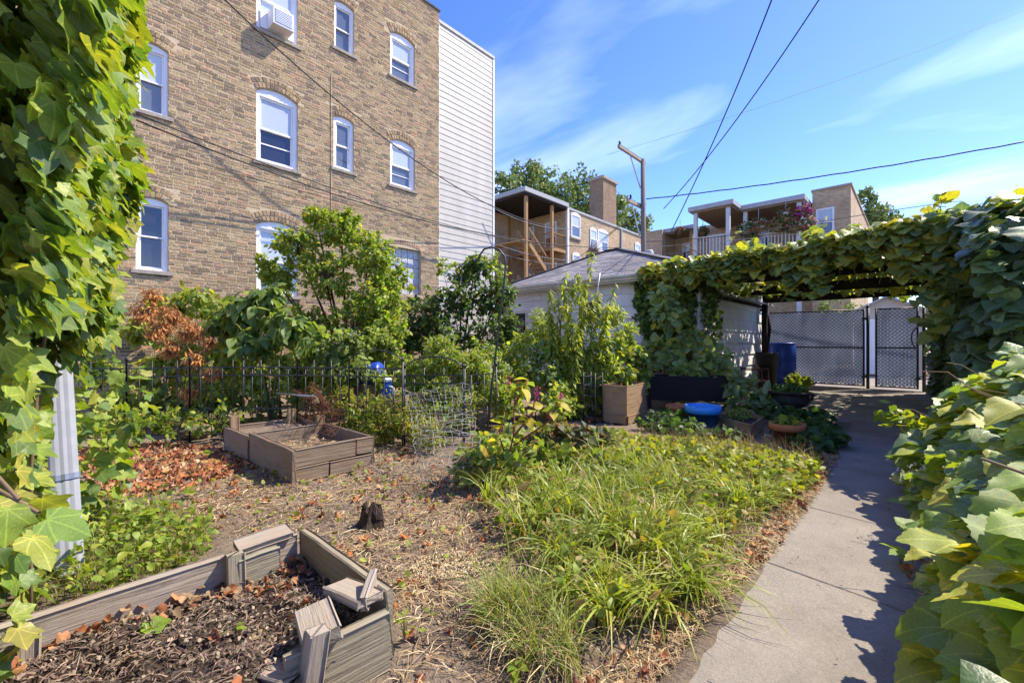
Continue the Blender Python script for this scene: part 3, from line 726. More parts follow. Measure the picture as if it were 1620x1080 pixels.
# ------------------------------------------------------------------ pergola over the drive
per = thing('pergola', 'dark timber pergola over the drive between garage and gate', 'pergola', (-1.3, 11.3, 0))
for y in (8.75, 11.3, 13.75): plank(per, (-3.15, y, 2.36), (.72, y, 2.36), .09, .2, 'wood_black', name='beam')
for x in np.linspace(-3.05, .6, 10): plank(per, (x, 8.45, 2.52), (x, 14.0, 2.52), .05, .11, 'wood_black', name='rafter')
for y in np.linspace(8.6, 13.9, 20): plank(per, (-3.2, y, 2.605), (.75, y, 2.605), .045, .045, 'wood_black', name='slat')
for (x, y) in ((.5, 8.75), (.30, 13.75), (-3.1, 13.75)): plank(per, (x, y, -.02), (x, y, 2.258), .13, .13, 'wood_black', name='post')

# ------------------------------------------------------------------ chain link gates with woven slats
def gate(name, label, x0, x1, y, z0, z1, grp, sl=True):
    g = thing(name, label, 'gate', ((x0 + x1) / 2, y, 0), grp); r = .022
    for a, b in (((x0, y, z0), (x0, y, z1)), ((x1, y, z0), (x1, y, z1))): mb = MB(); mb.tube([a, b], r, 8); mb.build('upright', MAT['dark_metal'], g, True)
    for z in (z0 + .02, z0 + (z1 - z0) * .5, z1 - .02): mb = MB(); mb.tube([(x0, y, z), (x1, y, z)], r * .8, 8); mb.build('rail', MAT['dark_metal'], g, True)
    mb = MB(); d = .088; w, h = x1 - x0 - .04, z1 - z0 - .06; X0, Z0 = x0 + .02, z0 + .03
    c = -h
    while c < w:
        for s in (1, -1):
            a = max(0, c); b = min(w, c + h)
            if b - a < .02: continue
            za, zb = (a - c, b - c) if s == 1 else (h - (a - c), h - (b - c))
            mb.bar((X0 + a, y - .012 * s, Z0 + za), (X0 + b, y - .012 * s, Z0 + zb), .009, .009)
        c += d
    mb.build('chain_mesh', MAT['dark_metal'], g)
    n = int(w / .062); mb = MB(); rr = np.random.default_rng(int(w * 100))
    for i in range(n):
        a = X0 + i * w / n; mb.box((a + .003, y + .016, Z0 + rr.uniform(0, .03)), (a + w / n - .003, y + .022, Z0 + h - rr.uniform(0, .04)))
    stuff(mb.build('privacy_slats', MAT['slat'], g))
    for z in (z0 + .25, z1 - .25): mb = MB(); mb.box((x1 - .03, y - .04, z - .03), (x1 + .05, y + .04, z + .03)); mb.build('hinge', MAT['dark_metal'], g)
    return g
GTY = 14.2
gate('chain_link_gate', 'wide black chain link gate with grey slats at the end of the drive', -3.12, -.98, GTY, .07, 2.02, 'chain link gates')
gate('chain_link_gate', 'narrow black chain link gate with grey slats at the end of the path', -.74, .02, GTY, .07, 2.02, 'chain link gates')
for x, lb in ((-.90, 'black round gate post between the wide and the narrow chain link gate'), (.13, 'black round gate post at the right edge of the narrow gate')):
    g = thing('gate_post', lb, 'post', (x, GTY, 0)); mb = MB(); mb.tube([(x, GTY, -.05), (x, GTY, 2.06)], .035, 10); mb.build('shaft', MAT['dark_metal'], g, True)
    mb = MB(); mb.lathe((x, GTY, 2.06), [(.04, 0), (.036, .03), (.012, .05)], 10); mb.build('cap', MAT['dark_metal'], g, True)
g = thing('gate_hoop', 'black bent hoop handle beside the narrow chain link gate', 'handle', (.0, GTY - .06, 1.2)); mb = MB()
mb.tube([(.07 - .16 * math.sin(t), GTY - .07, 1.28 + .27 * math.cos(t)) for t in np.linspace(.2, 2.9, 12)], .014, 6); mb.build('hoop', MAT['dark_metal'], g, True)
g = thing('drain_hose', 'dark fat hose bent down the garage corner by the gate', 'hose', (-3.15, 14, 0)); mb = MB()
mb.tube([atY(px, py, 13.95) for px, py in ((1200, 492), (1207, 490), (1214, 500), (1217, 520), (1214, 545), (1212, 575), (1212, 600))], .05, 8); mb.build('pipe', MAT['rubber'], g, True)
g = thing('white_pipe', 'thin white downpipe on the garage corner by the gate', 'pipe', (-3.2, 14.1, 0)); mb = MB(); mb.tube([atY(1200, 490, 14.05), atY(1200, 545, 14.05), V(*atY(1200, 600, 14.05)[:2], 0)], .03, 8); mb.build('pipe', MAT['vinyl'], g, True)

# ------------------------------------------------------------------ buildings across the alley
def farbox(parent, name, lo, hi, mat='far_brick'):
    mb = MB(); mb.box(lo, hi); o = mb.build(name, MAT[mat], parent)
    if mat.startswith('far_brick'): uv_walls(o)
    return o
def farwin(parent, axis, plane, a0, a1, z0, z1, glass='glass_mid', arch_=True, sill=True):
    """window on a wall facing +X (axis 'x') or -Y (axis 'y')"""
    s = 1 if axis == 'x' else -1; mb = MB(); f = .09
    def bx(u0, u1, w0, w1, d0, d1, m=None):
        q = m or mb; lo, hi = sorted((plane + s * d0, plane + s * d1))
        if axis == 'x': q.box((lo, u0, w0), (hi, u1, w1))
        else: q.box((u0, lo, w0), (u1, hi, w1))
    bx(a0, a0 + f, z0, z1, -.05, .05); bx(a1 - f, a1, z0, z1, -.05, .05); bx(a0 + f, a1 - f, z1 - f, z1, -.05, .05); bx(a0 + f, a1 - f, z0, z0 + f, -.05, .05)
    bx(a0 + f, a1 - f, (z0 + z1) / 2 - .03, (z0 + z1) / 2 + .03, -.03, .03)
    if arch_: 
        n = 6; c = (a0 + a1) / 2; h = (a1 - a0) / 2
        for k in range(n):
            u, v = a0 + (a1 - a0) * k / n, a0 + (a1 - a0) * (k + 1) / n; bx(u, v, z1, z1 + .03 + .16 * (1 - (((u + v) / 2 - c) / h) ** 2), -.05, .045)
    w = mb.build('window', MAT['vinyl'], parent)
    for q0, q1, gm in ((z0 + f, (z0 + z1) / 2 - .03, glass), ((z0 + z1) / 2 + .03, z1 - f, 'glass_blind')):
        m2 = MB(); bx(a0 + f, a1 - f, q0, q1, .0, .012, m2); m2.build('pane', MAT[gm], w)
    if sill: m2 = MB(); bx(a0 - .1, a1 + .1, z0 - .14, z0 - .003, -.05, .09, m2); m2.build('sill', MAT['stone'], w)
    return w
XP = -19.3; YP0, YP1, YP2 = 22.5, 27.0, 46.0; ZP = 11.1
fb = thing('porch_building', 'tan brick three storey building with wooden back porch and outside stairs', 'building', (XP, YP0, 0))
farbox(fb, 'wall', (XP - 9, YP1, 0), (XP, YP2, ZP)); farbox(fb, 'side_wall', (XP - 9, YP0 - .3, 0), (XP - 4.2, YP1 - .01, ZP))
farbox(fb, 'pier', (XP - 4.19, YP0 - .3, 0), (XP - 3.2, YP0 + .25, ZP - .1))
farbox(fb, 'roof_edge', (XP - 9.1, YP1 + .02, ZP), (XP + .08, YP2, ZP + .16), 'porch_paint'); farbox(fb, 'porch_roof', (XP - 4.3, YP0 - .5, ZP + .01), (XP + .35, YP1 - .02, ZP + .3), 'porch_paint')
farbox(fb, 'porch_ceiling', (XP - 4.15, YP0 - .35, ZP - .16), (XP + .2, YP1 - .02, ZP), 'wood_black')
farbox(fb, 'downspout', (XP + .02, YP1 + .1, 3), (XP + .14, YP1 + .28, ZP - .02), 'vinyl'); farbox(fb, 'downspout', (XP + .02, 35.3, 3), (XP + .12, 35.45, ZP - .02), 'porch_paint')
for zf in (4.9, 8.0):
    for k in range(10):
        farbox(fb, 'deck_plank', (XP - 4.15 + k * .42, YP0 + 2.9, zf - .05), (XP - 4.15 + k * .42 + .40, YP1 - .02, zf), 'wood_new')
    plank(fb, (XP - 4.1, YP0 + 2.85, zf - .16), (XP + .05, YP0 + 2.85, zf - .16), .08, .22, 'wood_new', name='joist'); plank(fb, (XP + .05, YP0 + 2.85, zf - .16), (XP + .05, YP1 - .05, zf - .16), .08, .22, 'wood_new', name='joist')
    plank(fb, (XP - 2.2, YP0 + 2.85, zf + 1.02), (XP + .02, YP0 + 2.85, zf + 1.02), .1, .07, 'wood_new', name='handrail'); plank(fb, (XP + .02, YP0 + 2.85, zf + 1.02), (XP + .02, YP1 - .05, zf + 1.02), .1, .07, 'wood_new', name='handrail')
    for k in range(14): plank(fb, (XP - 2.1 + k * .15, YP0 + 2.85, zf + .0), (XP - 2.1 + k * .15, YP0 + 2.85, zf + .98), .04, .04, 'wood_new', name='baluster')
    for k in range(11): plank(fb, (XP + .02, YP0 + 2.9 + k * .155, zf + .0), (XP + .02, YP0 + 2.9 + k * .155, zf + .98), .04, .04, 'wood_new', name='baluster')
    farwin(fb, 'y', YP1 - .01, XP - 1.9, XP - .8, zf + .05, zf + 2.3, 'glass_dark', False, False); farwin(fb, 'y', YP1 - .01, XP - 3.7, XP - 3.0, zf + .6, zf + 2.3, 'glass_mid', False)
for (x, y) in ((XP, YP0), (XP, YP0 + 2.85), (XP - 4.0, YP0 + 2.85)): plank(fb, (x, y, 0), (x, y, ZP - .16), .2, .2, 'wood_new', name='post')
for (z0, z1) in ((4.9, 8.0), (1.8, 4.9)):     # flights of stairs inside the porch, falling away from the alley
    ya, yb = YP0 + .5, YP1 - .5
    for xx in (XP - .15, XP - 1.2):
        plank(fb, (xx, ya, z1 - .1), (xx, yb, z0), .06, .3, 'wood_new', name='stringer'); plank(fb, (xx, ya, z1 + .9), (xx, yb, z0 + 1.0), .07, .1, 'wood_new', name='handrail')
        for k in range(13): t = k / 12; p = V(xx, ya + (yb - ya) * t, z1 - .05 + (z0 - z1 + .1) * t); plank(fb, p, p + V(0, 0, .92), .04, .04, 'wood_new', name='baluster')
    for k in range(13): t = (k + .5) / 13; plank(fb, (XP - 1.16, ya + (yb - ya) * t, z1 + (z0 - z1) * t), (XP - .19, ya + (yb - ya) * t, z1 + (z0 - z1) * t), .28, .05, 'wood_new', name='tread')
    plank(fb, (XP - 4.1, YP0 + .1, z1 - .05), (XP + .05, YP0 + .1, z1 - .05), .9, .1, 'wood_new', name='landing')
for q in range(2):       # lattice screens below
    a = XP - 2.4 + q * 1.25; lat = MB()
    for k in range(-12, 14):
        for s in (1, -1):
            u0, u1 = max(0, k * .14), min(1.1, k * .14 + 1.9)
            if u1 - u0 > .05:
                zz0, zz1 = (u0 - k * .14, u1 - k * .14); zz0, zz1 = (zz0, zz1) if s == 1 else (1.9 - zz0, 1.9 - zz1)
                lat.bar((a + u0, YP0 - .05 - .02 * s, 3.0 + zz0), (a + u1, YP0 - .05 - .02 * s, 3.0 + zz1), .02, .045)
    lat.build('lattice', MAT['wood_new'], fb); plank(fb, (a - .05, YP0 - .05, 0), (a - .05, YP0 - .05, 5.2), .09, .09, 'wood_new', name='post')
for (p0, p1, t, b) in ((903, 917, 338, 374), (933, 943, 362, 392), (945, 961, 364, 396), (905, 917, 402, 440), (1004, 1012, 385, 404)):
    A, B, C = atX(p0, t, XP), atX(p0, b, XP), atX(p1, t, XP); farwin(fb, 'x', XP + .02, A[1], C[1], B[2], A[2], 'glass_mid', True)
A = atX(937, 388, XP); mb = MB(); mb.box((XP, A[1] - .1, A[2] - .3), (XP + .5, A[1] + .7, A[2] + .3)); mb.build('air_conditioner', MAT['vinyl'], fb)
c0, c1 = atX(944, 300, XP - 1.5), atX(973, 300, XP - 1.5); zc_ = atX(958, 283, XP - 1.5)[2]
farbox(fb, 'chimney', (XP - 2.6, c0[1] + .6, ZP + .165), (XP - 1.2, c1[1] - .3, zc_ - .26), 'far_brick_dark'); farbox(fb, 'chimney_cap', (XP - 2.72, c0[1] + .48, zc_ - .25), (XP - 1.08, c1[1] - .18, zc_), 'stone')
for (p, w, h) in ((920, 1.4, .7), (985, 1.6, 1.0)):
    A = atX(p, 340, XP - 2); farbox(fb, 'roof_vent', (XP - 3, A[1], ZP + .165), (XP - 2, A[1] + w, ZP + .16 + h), 'stone')
# second building: facing us
YQ = 30.0
sb = thing('balcony_building', 'brown brick building with grey porch roofs, white railing and hanging flower baskets', 'building', (-7, YQ, 0))
zq = atY(1345, 293, YQ)[2]; qx0, qx1 = atY(1285, 307, YQ)[0], atY(1346, 293, YQ)[0]
farbox(sb, 'wall', (qx0, YQ, 0), (qx1, YQ + 12, zq)); farbox(sb, 'parapet_coping', (qx0 - .05, YQ - .06, zq + .003), (qx1 + .06, YQ + 12, zq + .12), 'stone')
farbox(sb, 'back_wall', (-14.5, YQ + 1.6, 0), (qx0 - .01, YQ + 12, 9.2)); farbox(sb, 'pier', (-14.4, YQ - .6, 0), (-12.9, YQ + 1.59, 8.9))
A, B = atY(1291, 332, YQ), atY(1320, 372, YQ); farwin(sb, 'y', YQ - .02, A[0], B[0], B[2], A[2], 'glass_mid', False)
def porch(x0, x1, yf, zr, zf, posts, white):
    farbox(sb, 'porch_roof', (x0 - .25, yf - .3, zr), (x1 + .25, YQ + 1.55, zr + .26), 'porch_paint'); farbox(sb, 'porch_ceiling', (x0 - .1, yf - .15, zr - .1), (x1 + .1, YQ + 1.5, zr - .003), 'wood_dark')
    farbox(sb, 'deck', (x0 - .1, yf - .1, zf - .2), (x1 + .1, YQ + 1.55, zf), 'wood_dark')
    for x in posts: farbox(sb, 'post', (x - .1, yf - .1, 0), (x + .1, yf + .1, zr - .103), 'porch_light' if white else 'wood_tan')
    farbox(sb, 'handrail', (x0, yf - .05, zf + 1.0), (x1, yf + .05, zf + 1.08), 'porch_light' if white else 'wood_dark')
    n = int((x1 - x0) / .17); 
    for k in range(n + 1): x = x0 + (x1 - x0) * k / n; farbox(sb, 'baluster', (x - .025, yf - .02, zf), (x + .025, yf + .02, zf + .997), 'porch_light' if white else 'wood_dark')
pA, pB, pC, pD = atY(1098, 332, 27)[0], atY(1155, 318, 27)[0], atY(1178, 330, 28.5)[0], atY(1266, 310, 28.5)[0]
porch(pA, pB, 27, 8.95, 6.3, (pA + .1, pB - .1), True); porch(pC, pD, 28.5, 8.9, 6.3, (pC + .05, pD - .05), True)
pE, pF = atY(1052, 358, 30)[0], atY(1094, 348, 30)[0]; porch(pE, pF, 30, 8.7, 6.2, (pE, pF), False)
farbox(sb, 'door', (atY(1122, 360, YQ + 1.6)[0], YQ + 1.55, 6.3), (atY(1142, 360, YQ + 1.6)[0], YQ + 1.595, 8.5), 'gutter')
farwin(sb, 'y', YQ + 1.58, atY(1200, 345, YQ + 1.6)[0], atY(1218, 345, YQ + 1.6)[0], 7.2, 8.5, 'glass_dark', False); farwin(sb, 'y', YQ + 1.58, atY(1080, 345, YQ + 1.6)[0], atY(1096, 345, YQ + 1.6)[0], 6.9, 8.2, 'glass_dark', False)
# small gabled garage past the narrow gate
ag = thing('alley_garage', 'small white gabled garage across the alley behind the gates', 'garage', (-.8, 21, 0))
mb = MB(); a, b, y0, y1 = -1.7, .2, 20.6, 26
mb.add([(a, y0, 0), (b, y0, 0), (b, y1, 0), (a, y1, 0), (a, y0, 2.3), (b, y0, 2.3), (b, y1, 2.3), (a, y1, 2.3), ((a + b) / 2, y0, 2.75), ((a + b) / 2, y1, 2.75)], [(0, 1, 5, 8, 4), (1, 2, 6, 5), (2, 3, 7, 9, 6), (3, 0, 4, 7)]); mb.build('wall', MAT['siding'], ag)
for s, e in ((-1, a - .2), (1, b + .2)):
    mb = MB(); c = (a + b) / 2; mb.add([(c, y0 - .25, 2.83), (e, y0 - .25, 2.24), (e, y1, 2.24), (c, y1, 2.83), (c, y0 - .25, 2.76), (e, y0 - .25, 2.16), (e, y1, 2.16), (c, y1, 2.76)], [(0, 1, 2, 3), (7, 6, 5, 4), (0, 4, 5, 1), (1, 5, 6, 2)]); mb.build('roof', MAT['porch_paint'], ag)
mb = MB(); mb.box((a + .3, y0 - .03, .02), (b - .3, y0 - .004, 2.0)); mb.build('door', MAT['vinyl'], ag)

af = thing('board_fence', 'tall brown board fence across the alley right of the gates', 'fence', (6, 20, 0))
for k in range(44): plank(af, (.6 + k * .27, 20.2, -.02), (.6 + k * .27, 20.2, 1.95), .25, .03, 'wood_dark', up=(0, 1, 0), name='board')
for z in (.4, 1.5): plank(af, (.5, 20.24, z), (12.4, 20.24, z), .05, .09, 'wood_dark', name='rail')
# ------------------------------------------------------------------ utility pole and overhead cables
pb = atY(1017, 300, 16.5); PXp, PYp = pb[0], 16.5; zt = atY(1017, 252, 16.5)[2]
up_ = thing('utility_pole', 'weathered wooden utility pole with two crossarms behind the garage', 'utility pole', (PXp, PYp, 0))
mb = MB(); mb.tube([(PXp, PYp, -.1), (PXp + .03, PYp, zt * .5), (PXp, PYp, zt)], [.125, .105, .085], 10); mb.build('pole', MAT['pole_wood'], up_, True)
plank(up_, (PXp - .05, PYp - 1.85, zt - .06), (PXp - .05, PYp + .25, zt - .06), .1, .13, 'wood_old', name='crossarm')
z2 = atY(1017, 325, 16.5)[2]
plank(up_, (PXp - .12, PYp - 1.05, z2), (PXp - .12, PYp + .4, z2), .1, .15, 'wood_old', name='crossarm')
for a, b in (((PXp - .06, PYp - .95, zt - .1), (PXp - .06, PYp - .1, zt - 1.15)), ((PXp - .12, PYp - .7, z2 - .06), (PXp - .06, PYp - .12, z2 - 1.3))): mb = MB(); mb.bar(a, b, .04, .03); mb.build('brace', MAT['galvanised'], up_)
for (y, z) in ((PYp - 1.75, zt), (PYp - .9, z2 + .07), (PYp + .3, z2 + .07)): mb = MB(); mb.lathe((PXp - .06, y, z), [(.03, 0), (.05, .04), (.035, .08), (.05, .12), (.02, .16)], 8); mb.build('insulator', MAT['black_plastic'], up_, True)
mb = MB(); mb.lathe((PXp + .3, PYp - .1, z2 - 2.6), [(.16, 0), (.18, .05), (.18, .7), (.14, .76)], 12); mb.build('transformer', MAT['porch_paint'], up_, True)
def cable(label, pts, r, name='cable', mat='rubber', wob=0.0):
    """hangs through the given points"""
    P = [atD(*p) for p in pts]; n = 28; out = []
    T = [0.0]
    for a, b in zip(P[:-1], P[1:]): T.append(T[-1] + float(np.linalg.norm(b - a)))
    for i in range(n + 1):
        t = i / n * T[-1]; q = np.zeros(3)      # one smooth polynomial sag through all points
        for a in range(len(P)):
            w = 1.0
            for b in range(len(P)):
                if a != b: w *= (t - T[b]) / (T[a] - T[b])
            q += P[a] * w
        out.append(q + (V(0, 0, wob * math.sin(i * 2.1)) if wob else 0))
    o0 = (P[0] + P[-1]) / 2; mb = MB(); mb.tube(out, r, 5); o = mb.build(name, MAT[mat], None, True, loc=o0); tag(o, label, 'cable'); return o
ZW = zt
cable('black overhead cable crossing the sky steeply, left of the pair', [(1224, -8, 9), (1150, 175, 11.5), (1062, 366, 15)], .016)
cable('black overhead cable crossing the sky steeply, right of the pair, ending at the pole', [(1301, -8, 9), (1178, 172, 11.5), (1050, 330, 16)], .015)
cable('dark cable running right from the utility pole across the sky', [(1022, 315, 17.4), (1260, 285, 15), (1640, 221, 12)], .022, wob=.008)
cable('very thin faint wire high across the sky', [(960, 245, 30), (1290, 140, 30), (1640, 8, 30)], .010, mat='cable_grey')
cable('black cable slanting down across the brick facade towards the porch building', [(345, -10, 8.0), (565, 185, 9.8), (885, 360, 16.5)], .014)
cable('upper black cable running low across the brick facade', [(215, 180, 7.2), (470, 278, 9.2), (880, 392, 17)], .011)
cable('lower black cable running low across the brick facade', [(215, 190, 7.2), (440, 277, 9.0), (980, 392, 17.2)], .014)
cable('thin black wire under the two cables on the brick facade', [(215, 228, 7.4), (450, 296, 9.2), (800, 375, 13)], .006)
cable('pale wire from the stair enclosure to the utility pole', [(782, 330, 14), (890, 362, 15.5), (1010, 318, 17.3)], .010, mat='cable_grey')
cable('pale sagging wire passing the wooden porch', [(782, 385, 14), (900, 412, 15.5), (1010, 396, 17.2)], .009, mat='cable_grey')
cable('lowest pale wire in front of the lattice screens', [(782, 398, 14), (870, 417, 15.2), (1000, 404, 17)], .009, mat='cable_grey')
cable('short black cable from the facade cable up to the pole', [(880, 430, 16), (945, 385, 16.8), (1008, 330, 17.3)], .013)
cable('second short black cable rising beside it to the pole', [(905, 430, 16), (955, 380, 16.8), (1010, 336, 17.3)], .011)
cable('black cable along the front of the balcony building', [(1022, 382, 18), (1200, 366, 17), (1340, 344, 16), (1520, 318, 15)], .014)
cable('pale cable along the white railing of the balcony', [(1022, 392, 18), (1180, 378, 17), (1300, 366, 16)], .010, mat='cable_grey')
mb = MB(); p = atX(524, 118, XB + .012); q = atX(524, 345, XB + .012); mb.tube([p, q], .008, 5); tag(mb.build('facade_wire', MAT['mortar'], None, loc=q), 'thin pale wire running straight down the brick facade', 'cable')
# ------------------------------------------------------------------ ivy-clad house wall and downspout at far left
hw = thing('house_wall', 'brick house wall behind the ivy at the left edge', 'wall', (-2.4, -.2, 0))
o = farbox(hw, 'wall', (-3.3, -.55, -.1), (-1.4, -.12, 5.2)); mb = MB(); mb.box((-3.36, -.57, 5.2), (-1.36, -.08, 5.3)); mb.build('coping', MAT['stone'], hw)
ds = thing('downspout', 'corrugated grey metal downspout under the ivy at left', 'downspout', (-3.4, .15, 0))
tp, bt = atD(90, 555, 2.45), atD(109, 880, 2.35); ax = tp - bt; ax /= np.linalg.norm(ax); e1 = np.cross(ax, (0, 1, 0)); e1 /= np.linalg.norm(e1); e2 = np.cross(e1, ax)
prof = []
for k in range(48):
    a = 2 * math.pi * k / 48; sq = 1 / max(abs(math.cos(a)), abs(math.sin(a))) ** .75; rr = .057 * sq * (1 + .022 * math.cos(a * 12)); prof.append((rr * math.cos(a), rr * math.sin(a)))
mb = MB(); P = [bt + ax * (s * 1.5 - .15) + e1 * x + e2 * y for s in (0, .5, 1) for x, y in prof]
mb.add(P, [(i * 48 + k, i * 48 + (k + 1) % 48, i * 48 + 48 + (k + 1) % 48, i * 48 + 48 + k) for i in range(2) for k in range(48)] + [tuple(range(47, -1, -1))]); mb.build('pipe', MAT['pipe_paint'], ds)
mb = MB(); cpt = bt + ax * .42
for k in range(24):
    a, b = prof[k * 2], prof[(k * 2 + 2) % 48]; s = 1.07
    mb.bar(cpt + (e1 * a[0] + e2 * a[1]) * s, cpt + (e1 * b[0] + e2 * b[1]) * s, .004, .03, ax)
mb.build('strap', MAT['galvanised'], ds)
mb = MB(); mb.tube([bt + ax * (1.0 - .9 * t) + e1 * (.08 - .04 * math.sin(t * 7)) + e2 * (.07 * math.cos(t * 3) - .09) for t in np.linspace(0, 1, 14)], .004, 5); mb.build('wire', MAT['wire_metal'], ds, True)
# ------------------------------------------------------------------ leaves and plants
OUTL = {
 'ivy': [(0, 0), (.10, -.10), (.22, -.13), (.34, -.07), (.44, .04), (.47, .16), (.53, .26), (.57, .38), (.66, .50), (.52, .52), (.42, .53), (.34, .56), (.33, .66), (.26, .76), (.19, .86), (.10, .95), (0, 1.06)],
 'grape': [(0, 0), (.08, -.13), (.20, -.20), (.34, -.16), (.40, -.08), (.52, -.02), (.53, .10), (.64, .18), (.60, .28), (.67, .38), (.58, .44), (.56, .52), (.46, .56), (.46, .66), (.35, .72), (.31, .82), (.20, .86), (.13, .95), (0, 1.02)],
 'ovate': [(0, 0), (.10, .03), (.22, .12), (.30, .26), (.32, .40), (.28, .56), (.20, .73), (.09, .89), (0, 1)],
 'heart': [(0, 0), (.12, -.09), (.26, -.06), (.38, .06), (.41, .22), (.37, .42), (.27, .63), (.13, .84), (0, 1)],
 'lance': [(0, 0), (.06, .10), (.115, .28), (.125, .46), (.09, .70), (.04, .88), (0, 1)],
 'round': [(0, 0), (.2, .02), (.36, .16), (.42, .38), (.38, .62), (.24, .84), (.1, .95), (0, 1)],
 'toothed': [(0, 0), (.16, .02), (.15, .10), (.29, .16), (.27, .25), (.36, .34), (.31, .42), (.33, .55), (.23, .62), (.22, .76), (.12, .82), (0, 1)]}
LOW = {'ivy': [0, 3, 5, 8, 11, 14, 16], 'grape': [0, 2, 5, 9, 12, 15, 18], 'ovate': [0, 2, 4, 6, 8], 'heart': [0, 1, 3, 5, 8], 'lance': [0, 2, 4, 6], 'round': [0, 2, 4, 6, 7], 'toothed': [0, 1, 5, 9, 11]}
def leaf_shape(kind, low, fold, curl, rip, ph, cut=None, asym=0.0):
    o = OUTL[kind]; o = [o[i] for i in (cut or LOW[kind])] if (low or cut) else o
    ys = np.maximum.accumulate(np.clip([p[1] for p in o], 0, 1)); pts, key, fc = [], {}, []
    def vid(x, y):
        k = (round(x, 4), round(y, 4))
        if k not in key: key[k] = len(pts); pts.append((x, y))
        return key[k]
    rows = []
    for (x, y), m in zip(o, ys):
        r = [(0, float(m))]
        if not low: r.append((x * .55, m + (y - m) * .55))
        r.append((x, y)); rows.append(r)
    for s in (1, -1):
        sx = s * (1 + asym * s)
        for a, b in zip(rows[:-1], rows[1:]):
            for k in range(len(a) - 1):
                q = [vid(a[k][0] * sx, a[k][1]), vid(a[k + 1][0] * sx, a[k + 1][1]), vid(b[k + 1][0] * sx, b[k + 1][1]), vid(b[k][0] * sx, b[k][1])]
                u = []
                for i in q:
                    if i not in u: u.append(i)
                if len(u) > 2: fc.append(tuple(u if s == 1 else u[::-1]))
    P = np.array(pts); ax = np.abs(P[:, 0]); z = fold * ax - curl * (P[:, 1] - .1) ** 2 + rip * ax * np.sin(P[:, 1] * 9 + ph + np.sign(P[:, 0])) + .3 * rip * np.sin(P[:, 0] * 7 + ph)
    return np.column_stack([P, z]), fc, P
SHAPES = {}
def shapes(kind, low, n=4, fold=.18, curl=.25, rip=.10, cut=None):
    k = (kind, low, n, fold, curl, rip, str(cut))
    if k not in SHAPES:
        r = np.random.default_rng(sum(map(ord, kind)) + n); SHAPES[k] = [leaf_shape(kind, low, fold * r.uniform(.2, 1.8), curl * r.uniform(-.3, 1.8), rip * r.uniform(.4, 1.6), r.uniform(0, 6), cut, r.uniform(-.08, .08)) for _ in range(n)]
    return SHAPES[k]
def unit(a): return a / np.maximum(np.linalg.norm(a, axis=-1, keepdims=True), 1e-9)
def bulk(name, verts, faces_tri_quads, cols, uvs, mat, o):
    """large mesh from arrays; faces is a list of (n, k) index arrays"""
    me = bpy.data.meshes.new(name); me.vertices.add(len(verts)); me.vertices.foreach_set('co', (verts - o).astype(np.float32).ravel())
    li, ls, st = [], [], 0
    for f in faces_tri_quads:
        li.append(f.ravel()); ls.append(st + np.arange(len(f)) * f.shape[1]); st += f.size
    li = np.concatenate(li); ls = np.concatenate(ls); me.loops.add(len(li)); me.polygons.add(len(ls))
    me.loops.foreach_set('vertex_index', li.astype(np.int32)); me.polygons.foreach_set('loop_start', ls.astype(np.int32))
    me.update(calc_edges=True)
    a = me.attributes.new('Col', 'FLOAT_COLOR', 'POINT'); c = np.ones((len(verts), 4), np.float32); c[:, :3] = cols; a.data.foreach_set('color', c.ravel())
    if uvs is not None:
        l = me.uv_layers.new(name='UVMap'); l.data.foreach_set('uv', uvs[li].astype(np.float32).ravel())
    me.polygons.foreach_set('use_smooth', np.ones(len(ls), bool)); me.materials.append(MAT[mat]); return me
